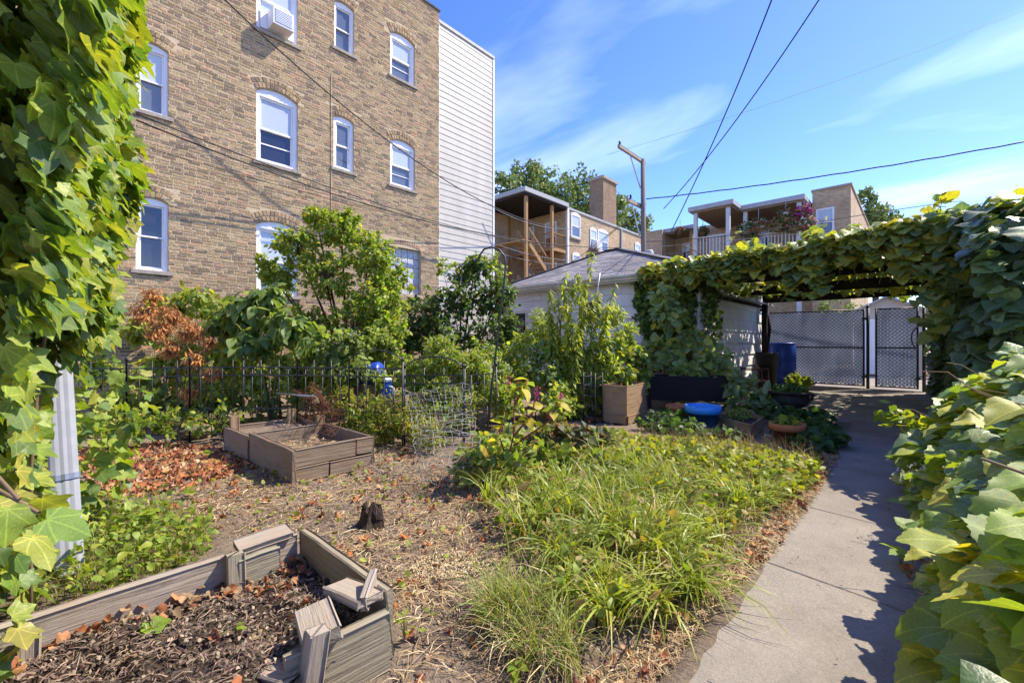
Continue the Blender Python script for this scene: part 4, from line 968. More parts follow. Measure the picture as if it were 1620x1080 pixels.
def foliage(root, P, Dr, N, S, C, kind, mat, nind=300, minpx=10, seed=1, fold=.18, curl=.25, rip=.10, part='foliage', leafname='leaf', lowcut=None, ncol=10):
    """leaves at P pointing along Dr, facing N, S long; the largest in view are parts, the rest one part"""
    P, Dr, N, S, C = np.asarray(P, float), unit(np.asarray(Dr, float)), np.asarray(N, float), np.asarray(S, float), np.asarray(C, float)
    X = unit(np.cross(Dr, N)); N = np.cross(X, Dr); R = np.stack([X, Dr, N], -1)
    rg = np.random.default_rng(seed); n = len(P); vi = rg.integers(0, 4, n)
    px, py, D = proj(P + Dr * S[:, None] * .5); siz = S * F / np.maximum(D, .1)
    ok = (px > -20) & (px < 1640) & (py > -20) & (py < 1100) & (D > .15) & (siz >= minpx)
    rank = np.where(ok, siz, 0); top = np.argsort(-rank)[:nind]; top = top[rank[top] > 0] if nind else top[:0]
    ind = np.zeros(n, bool); ind[top] = True; o0 = org(root)
    if ind.any():
        hs = shapes(kind, False, 4, fold, curl, rip); pal = C[rg.choice(np.where(ind)[0], min(ncol, ind.sum()), replace=False)]; cache = {}
        for i in np.where(ind)[0]:
            cidx = int(np.argmin(((pal - C[i]) ** 2).sum(1))); k = (vi[i], cidx)
            if k not in cache:
                v, f, uv = hs[vi[i]]; me = bpy.data.meshes.new(leafname); me.from_pydata(v.tolist(), [], f)
                a = me.attributes.new('Col', 'FLOAT_COLOR', 'POINT'); c = np.ones((len(v), 4), np.float32); c[:, :3] = pal[cidx]; a.data.foreach_set('color', c.ravel())
                l = me.uv_layers.new(name='UVMap'); ids = np.zeros(len(me.loops), np.int32); me.loops.foreach_get('vertex_index', ids); l.data.foreach_set('uv', uv[ids].astype(np.float32).ravel())
                me.polygons.foreach_set('use_smooth', [True] * len(me.polygons)); me.materials.append(MAT[mat]); cache[k] = me
            link(leafname, cache[k], root, P[i], R[i] * S[i])
    rest = np.where(~ind)[0]
    if len(rest):
        ls = shapes(kind, True, 4, fold, curl, rip, lowcut); vs, fs, cs, us = [], {3: [], 4: []}, [], []; b = 0
        for q in range(4):
            m = rest[vi[rest] == q]
            if not len(m): continue
            v, f, uv = ls[q]; W = np.einsum('nij,kj->nki', R[m], v) * S[m][:, None, None] + P[m][:, None, :]; k = len(v)
            vs.append(W.reshape(-1, 3)); cs.append(np.repeat(C[m], k, 0)); us.append(np.tile(uv, (len(m), 1)))
            offs = b + np.arange(len(m)) * k
            for deg in (3, 4):
                ff = np.array([t for t in f if len(t) == deg], int)
                if len(ff): fs[deg].append((ff[None] + offs[:, None, None]).reshape(-1, deg))
            b += len(m) * k
        me = bulk(part, np.concatenate(vs), [np.concatenate(x) for x in fs.values() if x], np.concatenate(cs), np.concatenate(us), mat, o0)
        stuff(link(part, me, root, o0))
def pick(rg, pal, n, var=.12, w=None):
    c = np.array(pal, float)[rg.choice(len(pal), n, p=w)]; return c * rg.uniform(1 - var, 1 + var, (n, 1)) * rg.uniform(.94, 1.06, (n, 3))
def curve(a, b, lift=.0, sag=None, n=5, rg=None, jit=0):
    t = np.linspace(0, 1, n)[:, None]; p = a + (b - a) * t; p[:, 2:] += lift * (t * (1 - t)) * 4
    if rg is not None and jit: p[1:-1] += rg.normal(0, jit, (n - 2, 3))
    return p
def bush(name, label, cat, base, blobs, ntw, lpt, kind, size, pal, mat, seed, stem='stem_brown', trunk=.03, up=.5, droop=.2, nind=300, minpx=10, group=None, tw=.0035,
         fill=.45, span=.5, w=None, single=True, clump=.06, curl=.25, trunkname='trunk', flowers=None, leafsc=(.7, 1.25), spread=.5, fol='crown', rip=.1):
    """limbs run from the base to each clump, twigs from there to the outside, leaves along the twigs"""
    rg = np.random.default_rng(seed); base = np.asarray(base, float); t = thing(name, label, cat, base, group); P, D, N = [], [], []; tips = []
    bl = [(np.array(c, float), np.array(r if hasattr(r, '__len__') else (r, r, r), float), wt) for c, r, wt in blobs]; ws = np.array([b[2] for b in bl]); ws = ws / ws.sum()
    mt = MB(); mtw = MB()
    for c, r, _ in bl:
        a = base + np.array([*rg.normal(0, .02 if single else .12, 2), 0]); lo = a + (c - a) * .0; mid = a + (c - a) * .5 + np.array([*rg.normal(0, .05, 2), 0]); mid[:2] = a[:2] + (c - a)[:2] * .3
        q = np.array([a + V(0, 0, -.05), a + (mid - a) * .55, mid, mid + (c - mid) * .6, c]); mt.tube(q, [trunk, trunk * .8, trunk * .6, trunk * .42, trunk * .25], 6)
    for i in range(ntw):
        c, r, _ = bl[rg.choice(len(bl), p=ws)]; u = unit(rg.normal(0, 1, 3)); u[2] = u[2] * .9 + .1; tip = c + u * r * (fill + (1 - fill) * rg.random() ** .6)
        tip[2] = max(tip[2], .03); st_ = c + (tip - c) * rg.uniform(-.1, .25); q = curve(st_, tip, .12 * np.linalg.norm(tip - st_), n=4, rg=rg, jit=.015); mtw.tube(q, [tw, tw * .8, tw * .6, tw * .4], 3, False); tips.append(tip)
        for k in range(lpt):
            s = 1 - span * rg.random() ** 1.3; j = s * 3; i0 = min(int(j), 2); p = q[i0] + (q[i0 + 1] - q[i0]) * (j - i0); ax = unit(q[i0 + 1] - q[i0])
            d = unit(ax * .5 + rg.normal(0, spread, 3) + V(0, 0, -droop)); P.append(p + rg.normal(0, clump * .35, 3)); D.append(d); N.append(V(0, 0, up) + u * .5 + rg.normal(0, .45, 3))
    mt.build(trunkname, MAT['bark' if trunk > .025 else stem], t, True); stuff(mtw.build('twigs', MAT[stem], t, True))
    n = len(P); S = size * rg.uniform(*leafsc, n); foliage(t, P, D, N, S, pick(rg, pal, n, w=w), kind, mat, nind, minpx, seed, part=fol, curl=curl, rip=rip)
    if flowers:
        fc, fs, fn, zmin = flowers; tp = np.array(tips); tp = tp[np.argsort(-tp[:, 2])][:int(len(tp) * zmin)]; mf = MB()
        for q in tp:
            for _ in range(fn):
                mf.col = tuple(np.array(fc[rg.integers(len(fc))]) * rg.uniform(.85, 1.1)); c = q + rg.normal(0, fs * 2.0, 3) * V(1, 1, .5) + V(0, 0, fs); u = unit(rg.normal(0, 1, 3) + V(0, 0, 1.0)); a = unit(np.cross(u, rg.normal(0, 1, 3))); b = np.cross(u, a); s = fs * rg.uniform(.5, 1)
                mf.add([c + a * s, c + b * s, c - a * s, c - b * s, c + u * s * .7], [(0, 1, 4), (1, 2, 4), (2, 3, 4), (3, 0, 4)])
        stuff(mf.build('blossoms', MAT['petal'], t))
    return t
G_IVY = [(0.188, 0.268, 0.0388), (0.15, 0.239, 0.0374), (0.226, 0.296, 0.0449), (0.12, 0.197, 0.0449), (0.0896, 0.162, 0.0449), (0.262, 0.324, 0.0524), (0.286, 0.304, 0.0597)]
G_GRAPE = [(0.206, 0.313, 0.0628), (0.258, 0.359, 0.0628), (0.154, 0.245, 0.0718), (0.33, 0.397, 0.0628), (0.454, 0.465, 0.0628), (0.124, 0.207, 0.0718)]
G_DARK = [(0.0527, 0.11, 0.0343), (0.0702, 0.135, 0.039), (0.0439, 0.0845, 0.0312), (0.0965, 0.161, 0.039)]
G_MID = [(0.161, 0.255, 0.0434), (0.206, 0.312, 0.0493), (0.129, 0.208, 0.0434), (0.278, 0.36, 0.0592), (0.287, 0.322, 0.0528), (0.331, 0.354, 0.0594)]
G_LIME = [(0.225, 0.31, 0.033), (0.277, 0.344, 0.0397), (0.171, 0.265, 0.037), (0.33, 0.344, 0.0463)]

# --- ivy on the house wall, close to the camera at left
rg = np.random.default_rng(21)
ivy = thing('climbing_ivy', 'dense green ivy with large lobed leaves climbing the wall at far left', 'ivy', (-2.2, .0, 0))
def ivy_y(x, z):
    """how far the ivy stands off the wall"""
    t = np.clip((-x - 1.0) / 2.1, 0, 1); y = -.01 + .33 * t ** .9 + .17 * vnoise(x * 1.0, z, 2.0, 31) + .07 * vnoise(x, z, 6, 32) + .05 * np.clip(z - 2.2, 0, 1)
    low = np.clip((z - .85) / .6, 0, 1); return y * (.1 + .9 * low * low * (3 - 2 * low)) 
n = 12500; x = -rg.uniform(1.1, 3.12, n); z = rg.uniform(.15, 4.1, n); dep = rg.random(n) ** 1.8
y = ivy_y(x, z) - dep * np.minimum(.22, ivy_y(x, z) * .9) + rg.normal(0, .015, n)
keep = (z > 1.0) | (rg.random(n) < .3); keep &= ~((x < -2.3) & (z < 1.12)); x, y, z, dep = x[keep], y[keep], z[keep], dep[keep]; n = len(x)
Pp = np.column_stack([x, y, z]); Dd = np.column_stack([rg.normal(-.12, .45, n), rg.normal(.55, .3, n), rg.normal(-.75, .35, n)]); Nn = np.column_stack([rg.normal(.25, .35, n), rg.normal(.65, .3, n), rg.normal(.75, .35, n)])
Sz = rg.uniform(.05, .112, n) * np.where(rg.random(n) < .12, .5, 1)
ex = 3000; xe, ze = -rg.uniform(1.25, 3.2, ex), rg.uniform(.95, 3.9, ex); lw = (rg.random(ex) < .25) & (xe < -1.9); ze = np.where(lw, rg.uniform(.15, 1.1, ex), ze); Pp = np.r_[Pp, np.column_stack([xe, rg.uniform(-.11, .05, ex), ze])]; Dd = np.r_[Dd, np.column_stack([rg.normal(-.1, .45, ex), rg.normal(.5, .3, ex), rg.normal(-.75, .35, ex)])]; Nn = np.r_[Nn, np.column_stack([rg.normal(.35, .35, ex), rg.normal(.6, .3, ex), rg.normal(.6, .35, ex)])]; Sz = np.r_[Sz, rg.uniform(.06, .12, ex)]; n = len(Pp)
qx, qy, qd = proj(Pp); Sz = Sz * np.clip(.45 + .33 * (qd - .6), .62, 1.0); ivs = (np.linalg.norm(Pp - EYE, axis=1) > 1.1) & ~((qy > 500) & (qx > 30) & (qd < 1.7)) & ~((qy > 520 + 70 * rg.random(len(qx))) & (qx > 62) & (qd < 3.0)) & ~((qy > 640) & (qd < 1.3))
foliage(ivy, Pp[ivs], Dd[ivs], Nn[ivs], Sz[ivs], pick(rg, G_IVY, n)[ivs], 'ivy', 'leaf_ivy', 300, 10, 22, curl=.35, rip=.12, fold=.22, lowcut=[0, 2, 3, 5, 8, 11, 13, 16])
mb = MB()
for k in range(26):
    xx = -rg.uniform(2.5, 3.1); pts = []
    for zz_ in np.linspace(0, 4, 12): xx += rg.normal(0, .05); pts.append((xx, float(ivy_y(xx, zz_)) * .35, zz_))
    mb.tube(pts, .006, 5)
stuff(mb.build('stems', MAT['stem_brown'], ivy, True))
# lower young creeper round the downspout
def patch(name, label, cat, P, D, N, S, C, kind, mat, base, seed, nind=300, stemfrom=None, part='foliage', group=None, **k):
    t = thing(name, label, cat, base, group); foliage(t, P, D, N, S, C, kind, mat, nind, 10, seed, part=part, **k)
    if stemfrom is not None:
        mb = MB()
        for a, b in stemfrom: mb.tube(curve(np.array(a, float), np.array(b, float), .05, n=4), .0035, 4, False)
        stuff(mb.build('stems', MAT['stem_brown'], t, True))
    return t
n = 170; x = -rg.uniform(3.62, 4.2, n); z = rg.uniform(.1, 1.0, n); y = .02 + rg.uniform(0, .32, n) + np.where(x < -3.5, .25 * rg.random(n), 0)
kp = ~((x > -3.62) & (x < -3.2) & (y > .02))
patch('young_creeper', 'young pale green creeper behind the downspout', 'creeper', np.column_stack([x, y, z])[kp], rg.normal(0, .5, (n, 3))[kp] + V(0, .3, -.3), rg.normal(0, .4, (n, 3))[kp] + V(.3, .5, .6), rg.uniform(.05, .11, n)[kp], pick(rg, G_IVY + G_LIME[:2], n)[kp], 'ivy', 'leaf_ivy', (-3.8, .1, 0), 5, 120,
      stemfrom=[((-3.3 - .1 * k, .05, 0), (-3.3 - .1 * k + rg.normal(0, .1), .15, 1.3)) for k in range(10)])
# hanging spray of big leaves right at the lens, low left
sp = atD(30, 790, .66); rr = np.random.default_rng(3); n = 8
Pq = sp + rr.normal(0, 1, (n, 3)) * V(.05, .05, .035); patch('ivy_spray', 'blurry large ivy leaves hanging closest at the left edge, above the raised bed', 'ivy', Pq, rr.normal(0, .35, (n, 3)) + V(.35, .35, -.75), rr.normal(0, .3, (n, 3)) + V(.5, -.15, .65), rr.uniform(.042, .066, n), pick(rr, G_IVY[:3] + G_IVY[5:], n), 'ivy', 'leaf_ivy', sp, 6, 40,
      stemfrom=[(sp + V(-.35, -.25, .25), sp), (sp + V(-.4, -.3, .1), sp + V(.02, .02, -.02))])

# --- grape vine hedge on the right, next to the path
rg = np.random.default_rng(33)
def hedge_top(y): return np.interp(y, [0, 1.5, 2.5, 3.6, 5, 6], [.65, .78, .98, 1.12, .8, .65]) + .10 * vnoise(y, y * 0, 1.4, 9)
def hedge_x(y, z):
    return .10 + .46 * np.clip(z - .35, 0, 1.2) + .16 * vnoise(y, z, 1.3, 41) + .10 * vnoise(y, z, 4.1, 42) - .10 * np.clip(1 - abs(y - 4.4), 0, 1)
hedge = thing('grape_vine_hedge', 'broad leaved grape vine hedge spilling over the right edge of the path', 'vine', (.7, 2.6, 0))
n = 2900; y = rg.uniform(.15, 6.0, n); z = rg.uniform(.02, 1, n) ** .85 * hedge_top(y); dep = rg.random(n) ** 1.5; x = hedge_x(y, z) + dep * .36 + rg.normal(0, .03, n)
n2 = 300; y2 = rg.uniform(.15, 6.0, n2); x2 = rg.uniform(.45, .9, n2); z2_ = hedge_top(y2) + rg.normal(0, .05, n2) + .05 * np.sin(x2 * 5)
P = np.column_stack([np.r_[x, x2], np.r_[y, y2], np.r_[z, z2_]]); n = len(P); P = P[np.linalg.norm(P - EYE, axis=1) > .9]; n = len(P)
Dd = np.column_stack([rg.normal(-.7, .4, n), rg.normal(-.3, .5, n), rg.normal(-.12, .16, n)]); Nn = np.column_stack([rg.normal(-.02, .24, n), rg.normal(-.05, .24, n), rg.normal(1, .1, n)])
S = rg.uniform(.075, .165, n) * np.where(rg.random(n) < .25, .55, 1)
foliage(hedge, P, Dd, Nn, S, pick(rg, G_GRAPE, n), 'grape', 'leaf_grape', 300, 10, 34, fold=.10, curl=.28, rip=.12, lowcut=[0, 2, 4, 7, 9, 12, 15, 18])
mb = MB()
for k in range(60):
    a = V(rg.uniform(.45, .95), rg.uniform(.3, 5.8), rg.uniform(0, .8)); b = a + V(-rg.uniform(.2, .5), rg.normal(0, .2), rg.uniform(.0, .35)); mb.tube(curve(a, b, .06, n=5, rg=rg, jit=.015), .003, 4, False)
for k in range(14):
    a = V(rg.uniform(.55, .9), .4 + k * .4, 0); mb.tube([a, a + V(-.02, .08, .5), a + V(.05, rg.normal(0, .2), 1.0)], [.014, .011, .007], 6)
stuff(mb.build('stems', MAT['stem_brown'], hedge, True))
mf = thing('hedge_fence', 'low wire fence hidden inside the grape vine hedge', 'fence', (.75, 3, 0))
for yy in np.linspace(.3, 5.9, 5): mb = MB(); mb.tube([(.78, yy, -.05), (.78, yy, 1.1)], .02, 8); mb.build('post', MAT['dark_metal'], mf, True)
for zz_ in (.15, .6, 1.05): mb = MB(); mb.tube([(.78, .3, zz_), (.78, 5.9, zz_)], .008, 6); mb.build('rail', MAT['dark_metal'], mf, True)
# light green shoot leaning over the path
n = 70; t = rg.random(n); a, b = V(.15, 4.55, .55), atD(1395, 655, 3.75); P = a + (b - a) * t[:, None] + rg.normal(0, .045, (n, 3))
patch('vine_shoot', 'bright yellow green vine shoot with small heart shaped leaves leaning over the path', 'vine', P, rg.normal(0, .5, (n, 3)) + V(-.4, -.1, -.5), rg.normal(0, .35, (n, 3)) + V(0, .1, .8), rg.uniform(.05, .095, n), pick(rg, G_LIME, n), 'heart', 'leaf_small', a, 9, 70, stemfrom=[(a, b), (a + V(0, .03, -.05), b + V(.05, .08, -.1)), (a, a + (b - a) * .7 + V(0, 0, .08))])
# white flat flower heads by the path
for q, (px, py, D) in enumerate(((1465, 742, 2.75), (1508, 728, 2.75), (1441, 752, 2.75))):
    c = atD(px, py, D); t = thing('white_flower', ['white flower cluster between the hedge leaves, middle of three', 'white flower cluster between the hedge leaves, rightmost of three', 'white flower cluster nearest the path, leftmost of three'][q], 'flower', c - V(0, 0, .12), 'white hedge flowers')
    mb = MB(); mb.tube([c + V(.12, .03, -.25), c + V(.03, 0, -.08), c], .004, 5); mb.build('stalk', MAT['stem_green'], t, True); mb = MB()
    for k in range(70):
        mb.col = (.62, .64, .50) if k % 3 else (.5, .55, .3); u = rg.normal(0, 1, 3) * V(.045, .045, .018); p = c + u; a_ = rg.normal(0, .007, (3, 3)); mb.add([p + a_[0], p + a_[1], p + a_[2]], [(0, 1, 2)])
    stuff(mb.build('blossoms', MAT['petal'], t))

# --- tall vine wall behind the hedge and the vine roof of the pergola
rg = np.random.default_rng(44)
vw = thing('vine_screen', 'tall grape vine screen with leaves tinted as if shaded, right of the narrow gate', 'vine', (.9, 9, 0))
n = 5600; y = rg.uniform(6.0, 14.0, n); topz = np.interp(y, [6, 6.6, 7.5, 9, 14], [2.2, 2.6, 2.8, 2.9, 2.8]); z = rg.uniform(.05, 1, n) * topz
x = .52 + .28 * vnoise(y, z, 1.0, 51) + .12 * vnoise(y, z, 3.5, 52) + rg.random(n) ** 1.6 * .5 - .12 * (z > 2.0); kp = np.ones(n, bool); x = np.where(y > 12.6, x - .18, x); P = np.column_stack([x, y, z])[kp]; n = len(P)
Dd = np.column_stack([rg.normal(-.5, .4, n), rg.normal(-.45, .4, n), rg.normal(-.3, .2, n)]); Nn = np.column_stack([rg.normal(-.15, .25, n), rg.normal(-.2, .25, n), rg.normal(1, .2, n)])
foliage(vw, P, Dd, Nn, rg.uniform(.11, .21, n), pick(rg, [(.12, .185, .07), (.095, .15, .06), (.145, .21, .08), (.075, .12, .05)], n), 'grape', 'leaf_vine', 300, 10, 45, fold=.1, curl=.3)  # leaf colours darkened to stand in for the vine's shaded side
mb = MB()
for k in range(30):
    yy = rg.uniform(6.2, 13.8); xx = rg.uniform(.6, .95); mb.tube([(xx, yy, 0), (xx + rg.normal(0, .05), yy + rg.normal(0, .1), .9), (xx + rg.normal(0, .08), yy + rg.normal(0, .2), 1.5), (xx - .1, yy + rg.normal(0, .2), 1.9 + .06 * (yy - 5))], [.02, .016, .012, .008], 6)
for k in range(60):
    a = V(rg.uniform(.5, .9), rg.uniform(6.2, 13.5), rg.uniform(.6, 2.3)); mb.tube(curve(a, a + V(-rg.uniform(.1, .3), rg.normal(0, .3), -rg.uniform(.1, .6)), .05, n=5, rg=rg, jit=.02), .004, 4, False)
stuff(mb.build('stems', MAT['stem_brown'], vw, True))
vr = thing('pergola_vine', 'thick sunlit grape vine covering the top of the pergola', 'vine', (-1.3, 11, 2.6))
def roof_top(x, y): return 2.58 + .05 * np.clip((x + 3.3) / 4, 0, 1) + .30 * (vnoise(x, y, 1.1, 61) + .4) * np.clip((y - 7.9) / .8, .2, 1) + .02 * np.exp(-((x - .8) / 1.0) ** 2) + .14 * vnoise(x, y, 3.3, 62)
n = 7600; x = rg.uniform(-4.35, 1.5, n); yf = np.interp(x, [-4.4, -3.2, -1.5, .2, 1.5], [9.0, 8.6, 8.1, 7.2, 6.6]) + .25 * vnoise(x, x * 0, 2.0, 63); y = yf + (14.2 - yf) * rg.random(n) ** 1.5
z = roof_top(x, y) - rg.random(n) ** 2.0 * .34; P1 = np.column_stack([x, y, z]); N1 = rg.normal(0, .36, (n, 3)) + V(.05, -.2, 1.0); D1 = rg.normal(0, .6, (n, 3)) + V(-.1, -.5, -.25)
m = 2000; x = rg.uniform(-3.6, 1.3, m); yf = np.interp(x, [-4.4, -3.2, -1.5, .2, 1.5], [9.0, 8.6, 8.1, 7.2, 6.6]) + .25 * vnoise(x, x * 0, 2.0, 63)
hang = np.clip(.10 + .8 * vnoise(x, x * 0, 1.6, 64) + .9 * vnoise(x, x * 0, 7, 65), .0, .8) + np.where(x > .05, .7, 0); z = 2.68 + .06 * np.clip((x + 3) / 4, 0, 1) - rg.random(m) * (hang + .22); y = yf - .10 * rg.random(m) + .30 * rg.random(m) ** 2
P2 = np.column_stack([x, y, z]); N2 = rg.normal(0, .24, (m, 3)) + V(-.03, -.28, 1.0); D2 = rg.normal(0, .4, (m, 3)) * V(1, 1, .5) + V(-.15, -.6, -.3)
q_ = 1900; x = rg.uniform(-4.4, -.6, q_); yf = np.interp(x, [-4.4, -3.2, -1.5, .2, 1.5], [9.0, 8.6, 8.1, 7.2, 6.6]); y = yf - .12 + rg.random(q_) ** 1.5 * 1.3      # thicker shoulder towards the garage
P1 = np.r_[P1, np.column_stack([x, y, 2.56 + rg.random(q_) * (.20 + .16 * vnoise(x, y, 1.7, 66))])]; N1 = np.r_[N1, rg.normal(0, .34, (q_, 3)) + V(.05, -.25, 1.0)]; D1 = np.r_[D1, rg.normal(0, .6, (q_, 3)) + V(-.1, -.5, -.25)]
P = np.r_[P1, P2]; n = len(P); pal = [(.19, .27, .11), (.23, .32, .12), (.15, .225, .09), (.26, .33, .10), (.36, .38, .07), (.42, .41, .07)]
SHT = []; SH = []      # loose shoots standing up or trailing
for k in range(26):
    xx = rg.uniform(-3.0, 1.3); a = V(xx, float(np.interp(xx, [-4.4, -3.2, -1.5, .2, 1.5], [9.0, 8.6, 8.1, 7.2, 6.6])) + rg.random() * 1.2, 2.72); dr = unit(V(rg.normal(0, .6), -rg.random() * .6, rg.normal(.35, .45))); ln = rg.uniform(.25, .6)
    SHT.append((a - V(0, 0, .1), a + dr * ln + V(0, 0, -.25 * ln)))
    for j in range(7): SH.append(a + dr * ln * j / 6 + V(0, 0, -.25 * (j / 6) ** 2 * ln) + rg.normal(0, .03, 3))
SH = np.array(SH); k = len(SH); P = np.r_[P, SH]; D1 = np.r_[D1, D2, rg.normal(0, .6, (k, 3)) + V(0, -.2, -.3)]; N1 = np.r_[N1, N2, rg.normal(0, .4, (k, 3)) + V(0, -.2, 1)]; D2, N2 = D1[:0], N1[:0]; n = len(P)
foliage(vr, P, np.r_[D1, D2], np.r_[N1, N2], rg.uniform(.08, .185, n) * np.where(rg.random(n) < .3, .6, 1), pick(rg, pal, n), 'grape', 'leaf_grape', 300, 10, 46, fold=.1, curl=.3)
mb = MB()
for k in range(70):
    a = V(rg.uniform(-3.5, .9), rg.uniform(8.4, 13.6), 2.64); b = a + V(rg.normal(0, .9), rg.normal(0, .9), .05); mb.tube(curve(a, b, .03, n=6, rg=rg, jit=.03), .009, 5, False)
for k in range(26):
    xx = rg.uniform(-3.0, .8); y0 = float(np.interp(xx, [-3.2, -1.5, .2, 1.5], [8.6, 8.1, 7.2, 6.6])); a = V(xx, y0 + .1, 2.7); mb.tube(curve(a, a + V(rg.normal(0, .15), -.1, -rg.uniform(.3, .8)), .0, n=5, rg=rg, jit=.02), .003, 4, False)
for a, b in SHT: mb.tube(curve(a, b, .03, n=4), .0035, 4, False)
stuff(mb.build('stems', MAT['stem_brown'], vr, True))
# posts under the part of the vine that reaches out over the path
ar = thing('vine_arbour', 'dark timber arbour frame carrying the vine in front of the pergola', 'arbour', (-.4, 7.5, 0))
plank(ar, (-1.6, 8.2, 2.52), (1.25, 7.0, 2.52), .07, .12, 'wood_black', name='beam')
for x in (.75, 1.2): plank(ar, (x, 7.21 if x < 1 else 7.02, -.02), (x, 7.21 if x < 1 else 7.02, 2.455), .09, .09, 'wood_black', name='post')
for x in np.linspace(-1.4, 1.1, 6): yy = 8.2 - (x + 1.6) / 2.85 * 1.2; plank(ar, (x, yy - .05, 2.6), (x, 8.6, 2.6), .04, .05, 'wood_black', name='rafter')
# --- dark ivy on the garage corner
rg = np.random.default_rng(55); n = 2600; x = rg.uniform(-4.65, -3.2, n); z = rg.uniform(.5, 2.66, n); kp = z > 1.0 + .9 * np.clip((-4.2 - x) / .5, 0, 1) + .5 * vnoise(x, z, 2, 71); x, z = x[kp], z[kp]; n = len(x)
y = GY0 - .04 - rg.random(n) ** 1.3 * (.28 + .15 * vnoise(x, z, 2.5, 72)); xs_ = np.where(x > GX1 - .05, GX1 + .05 + rg.random(n) * .2, x); y = np.where(x > GX1 - .05, GY0 + rg.random(n) * .9 - .2, y)
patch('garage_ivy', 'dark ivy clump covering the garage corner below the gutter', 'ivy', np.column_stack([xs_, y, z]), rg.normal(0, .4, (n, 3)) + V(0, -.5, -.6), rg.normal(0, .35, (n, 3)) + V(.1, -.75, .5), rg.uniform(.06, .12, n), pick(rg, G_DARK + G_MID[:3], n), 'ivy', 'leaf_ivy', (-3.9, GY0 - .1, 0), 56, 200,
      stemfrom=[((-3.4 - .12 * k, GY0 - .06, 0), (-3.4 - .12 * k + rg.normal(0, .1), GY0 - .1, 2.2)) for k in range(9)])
# ------------------------------------------------------------------ raised beds
def zs(p): return float(gz(p[0], p[1]))
def soilpatch(parent, name, x0, x1, y0, y1, z, amp, seed, mat='bed_soil', st=.035):
    nx, ny = max(4, int((x1 - x0) / st)), max(4, int((y1 - y0) / st)); X, Y = np.meshgrid(np.linspace(x0, x1, nx), np.linspace(y0, y1, ny)); rg = np.random.default_rng(seed)
    Z = z + amp * (vnoise(X, Y, 3, seed) + .6 * vnoise(X, Y, 8, seed + 1) + .45 * vnoise(X, Y, 20, seed + 2)) + rg.normal(0, amp * .06, X.shape); idx = np.arange(nx * ny).reshape(ny, nx)
    me = bpy.data.meshes.new(name); o = org(parent); me.from_pydata((np.stack([X, Y, Z], -1).reshape(-1, 3) - o).tolist(), [], np.stack([idx[:-1, :-1], idx[:-1, 1:], idx[1:, 1:], idx[1:, :-1]], -1).reshape(-1, 4).tolist())
    me.materials.append(MAT[mat]); me.polygons.foreach_set('use_smooth', [True] * len(me.polygons)); return link(name, me, parent, o)
def pnt(px, py, z): return gp(px, py, z)
bed = thing('raised_bed', 'old broken plank raised bed with dark soil in the lower left foreground', 'raised bed', (-1.9, .4, 0))
BX0, BX1, BY1 = -2.27, -1.50, .93
plank(bed, (BX0, -.62, .125), (BX0, .62, .13), .042, .25, 'wood_old', name='plank')
plank(bed, (BX0 + .012, .60, .135), (BX0 + .005, BY1 - .035, .14), .036, .235, 'wood_old', seed=3)
plank(bed, (BX0 - .02, .64, .262), (BX0 - .01, .87, .272), .11, .035, 'wood_old', seed=4, roll=.12)
plank(bed, (BX0 + .052, .63, .13), (BX0 + .05, .80, .135), .04, .215, 'wood_green', seed=5)
plank(bed, (BX0 + .045, .615, .02), (BX0 + .045, .615, .265), .05, .075, 'wood_green', name='stake')
plank(bed, (BX0 - .0, BY1, .13), (BX1 + .03, BY1 - .01, .135), .04, .27, 'wood_green', seed=6)
plank(bed, (BX1 + .055, BY1 - .03, .10), (BX1 + .02, .55, .09), .038, .22, 'wood_green', seed=7)
plank(bed, (BX1 + .30, BY1 - .28, .06), (BX1 + .02, .40, .05), .035, .19, 'wood_old', seed=8)
plank(bed, (BX1 - .17, BY1 - .12, .255), (BX1 + .04, BY1 - .09, .262), .12, .035, 'wood_old', seed=9, roll=-.1)
plank(bed, (BX1 - .045, BY1 - .03, .30), (BX1 + .04, BY1 - .12, .26), .03, .07, 'wood_old', seed=10)
plank(bed, (BX1 - .12, .70, .225), (BX1 + .06, .655, .215), .125, .055, 'wood_old', seed=11, roll=.15)
plank(bed, (BX1 - .08, .72, .10), (BX1 - .02, .60, .10), .05, .16, 'wood_dark', seed=12)
plank(bed, (BX1 + .045, .60, -.02), (BX1 + .075, .63, .27), .055, .07, 'wood_old', name='stake', seed=13)
plank(bed, (BX1 - .14, .50, .12), (BX1 + .05, .56, .15), .09, .03, 'wood_old', seed=14)
plank(bed, (BX0 + .05, -.0, .02), (BX0 + .05, -.0, .21), .045, .06, 'wood_old', name='stake', seed=15)
plank(bed, (BX0, -.62, .11), (BX1, -.62, .11), .04, .24, 'wood_old', seed=16)
soilpatch(bed, 'soil', BX0 + .02, BX1 + .05, -.6, BY1 - .02, .115, .075, 101, st=.012)
bed2 = thing('raised_bed', 'grey weathered double plank raised bed in front of the black fence', 'raised bed', (-4.5, 1.9, 0))
XA, XM, XC, YA, YB2 = -3.92, -4.95, -5.74, 1.53, 2.27
plank(bed2, (XA, YA, .20), (XA, YB2 - .18, .205), .04, .155, 'wood_bed', seed=20); plank(bed2, (XA, YB2 - .175, .205), (XA, YB2, .205), .04, .15, 'wood_bed', seed=21)
plank(bed2, (XA + .005, YA, .055), (XA + .005, YA + .3, .055), .04, .13, 'wood_bed', seed=22); plank(bed2, (XA, YA + .31, .05), (XA, YB2 - .02, .05), .04, .13, 'wood_bed', seed=23)
plank(bed2, (XM, YA - .012, .14), (XA + .04, YA - .012, .135), .04, .29, 'wood_bed', seed=24); plank(bed2, (XC, YA - .03, .12), (XM - .02, YA - .02, .125), .04, .25, 'wood_bed', seed=25)
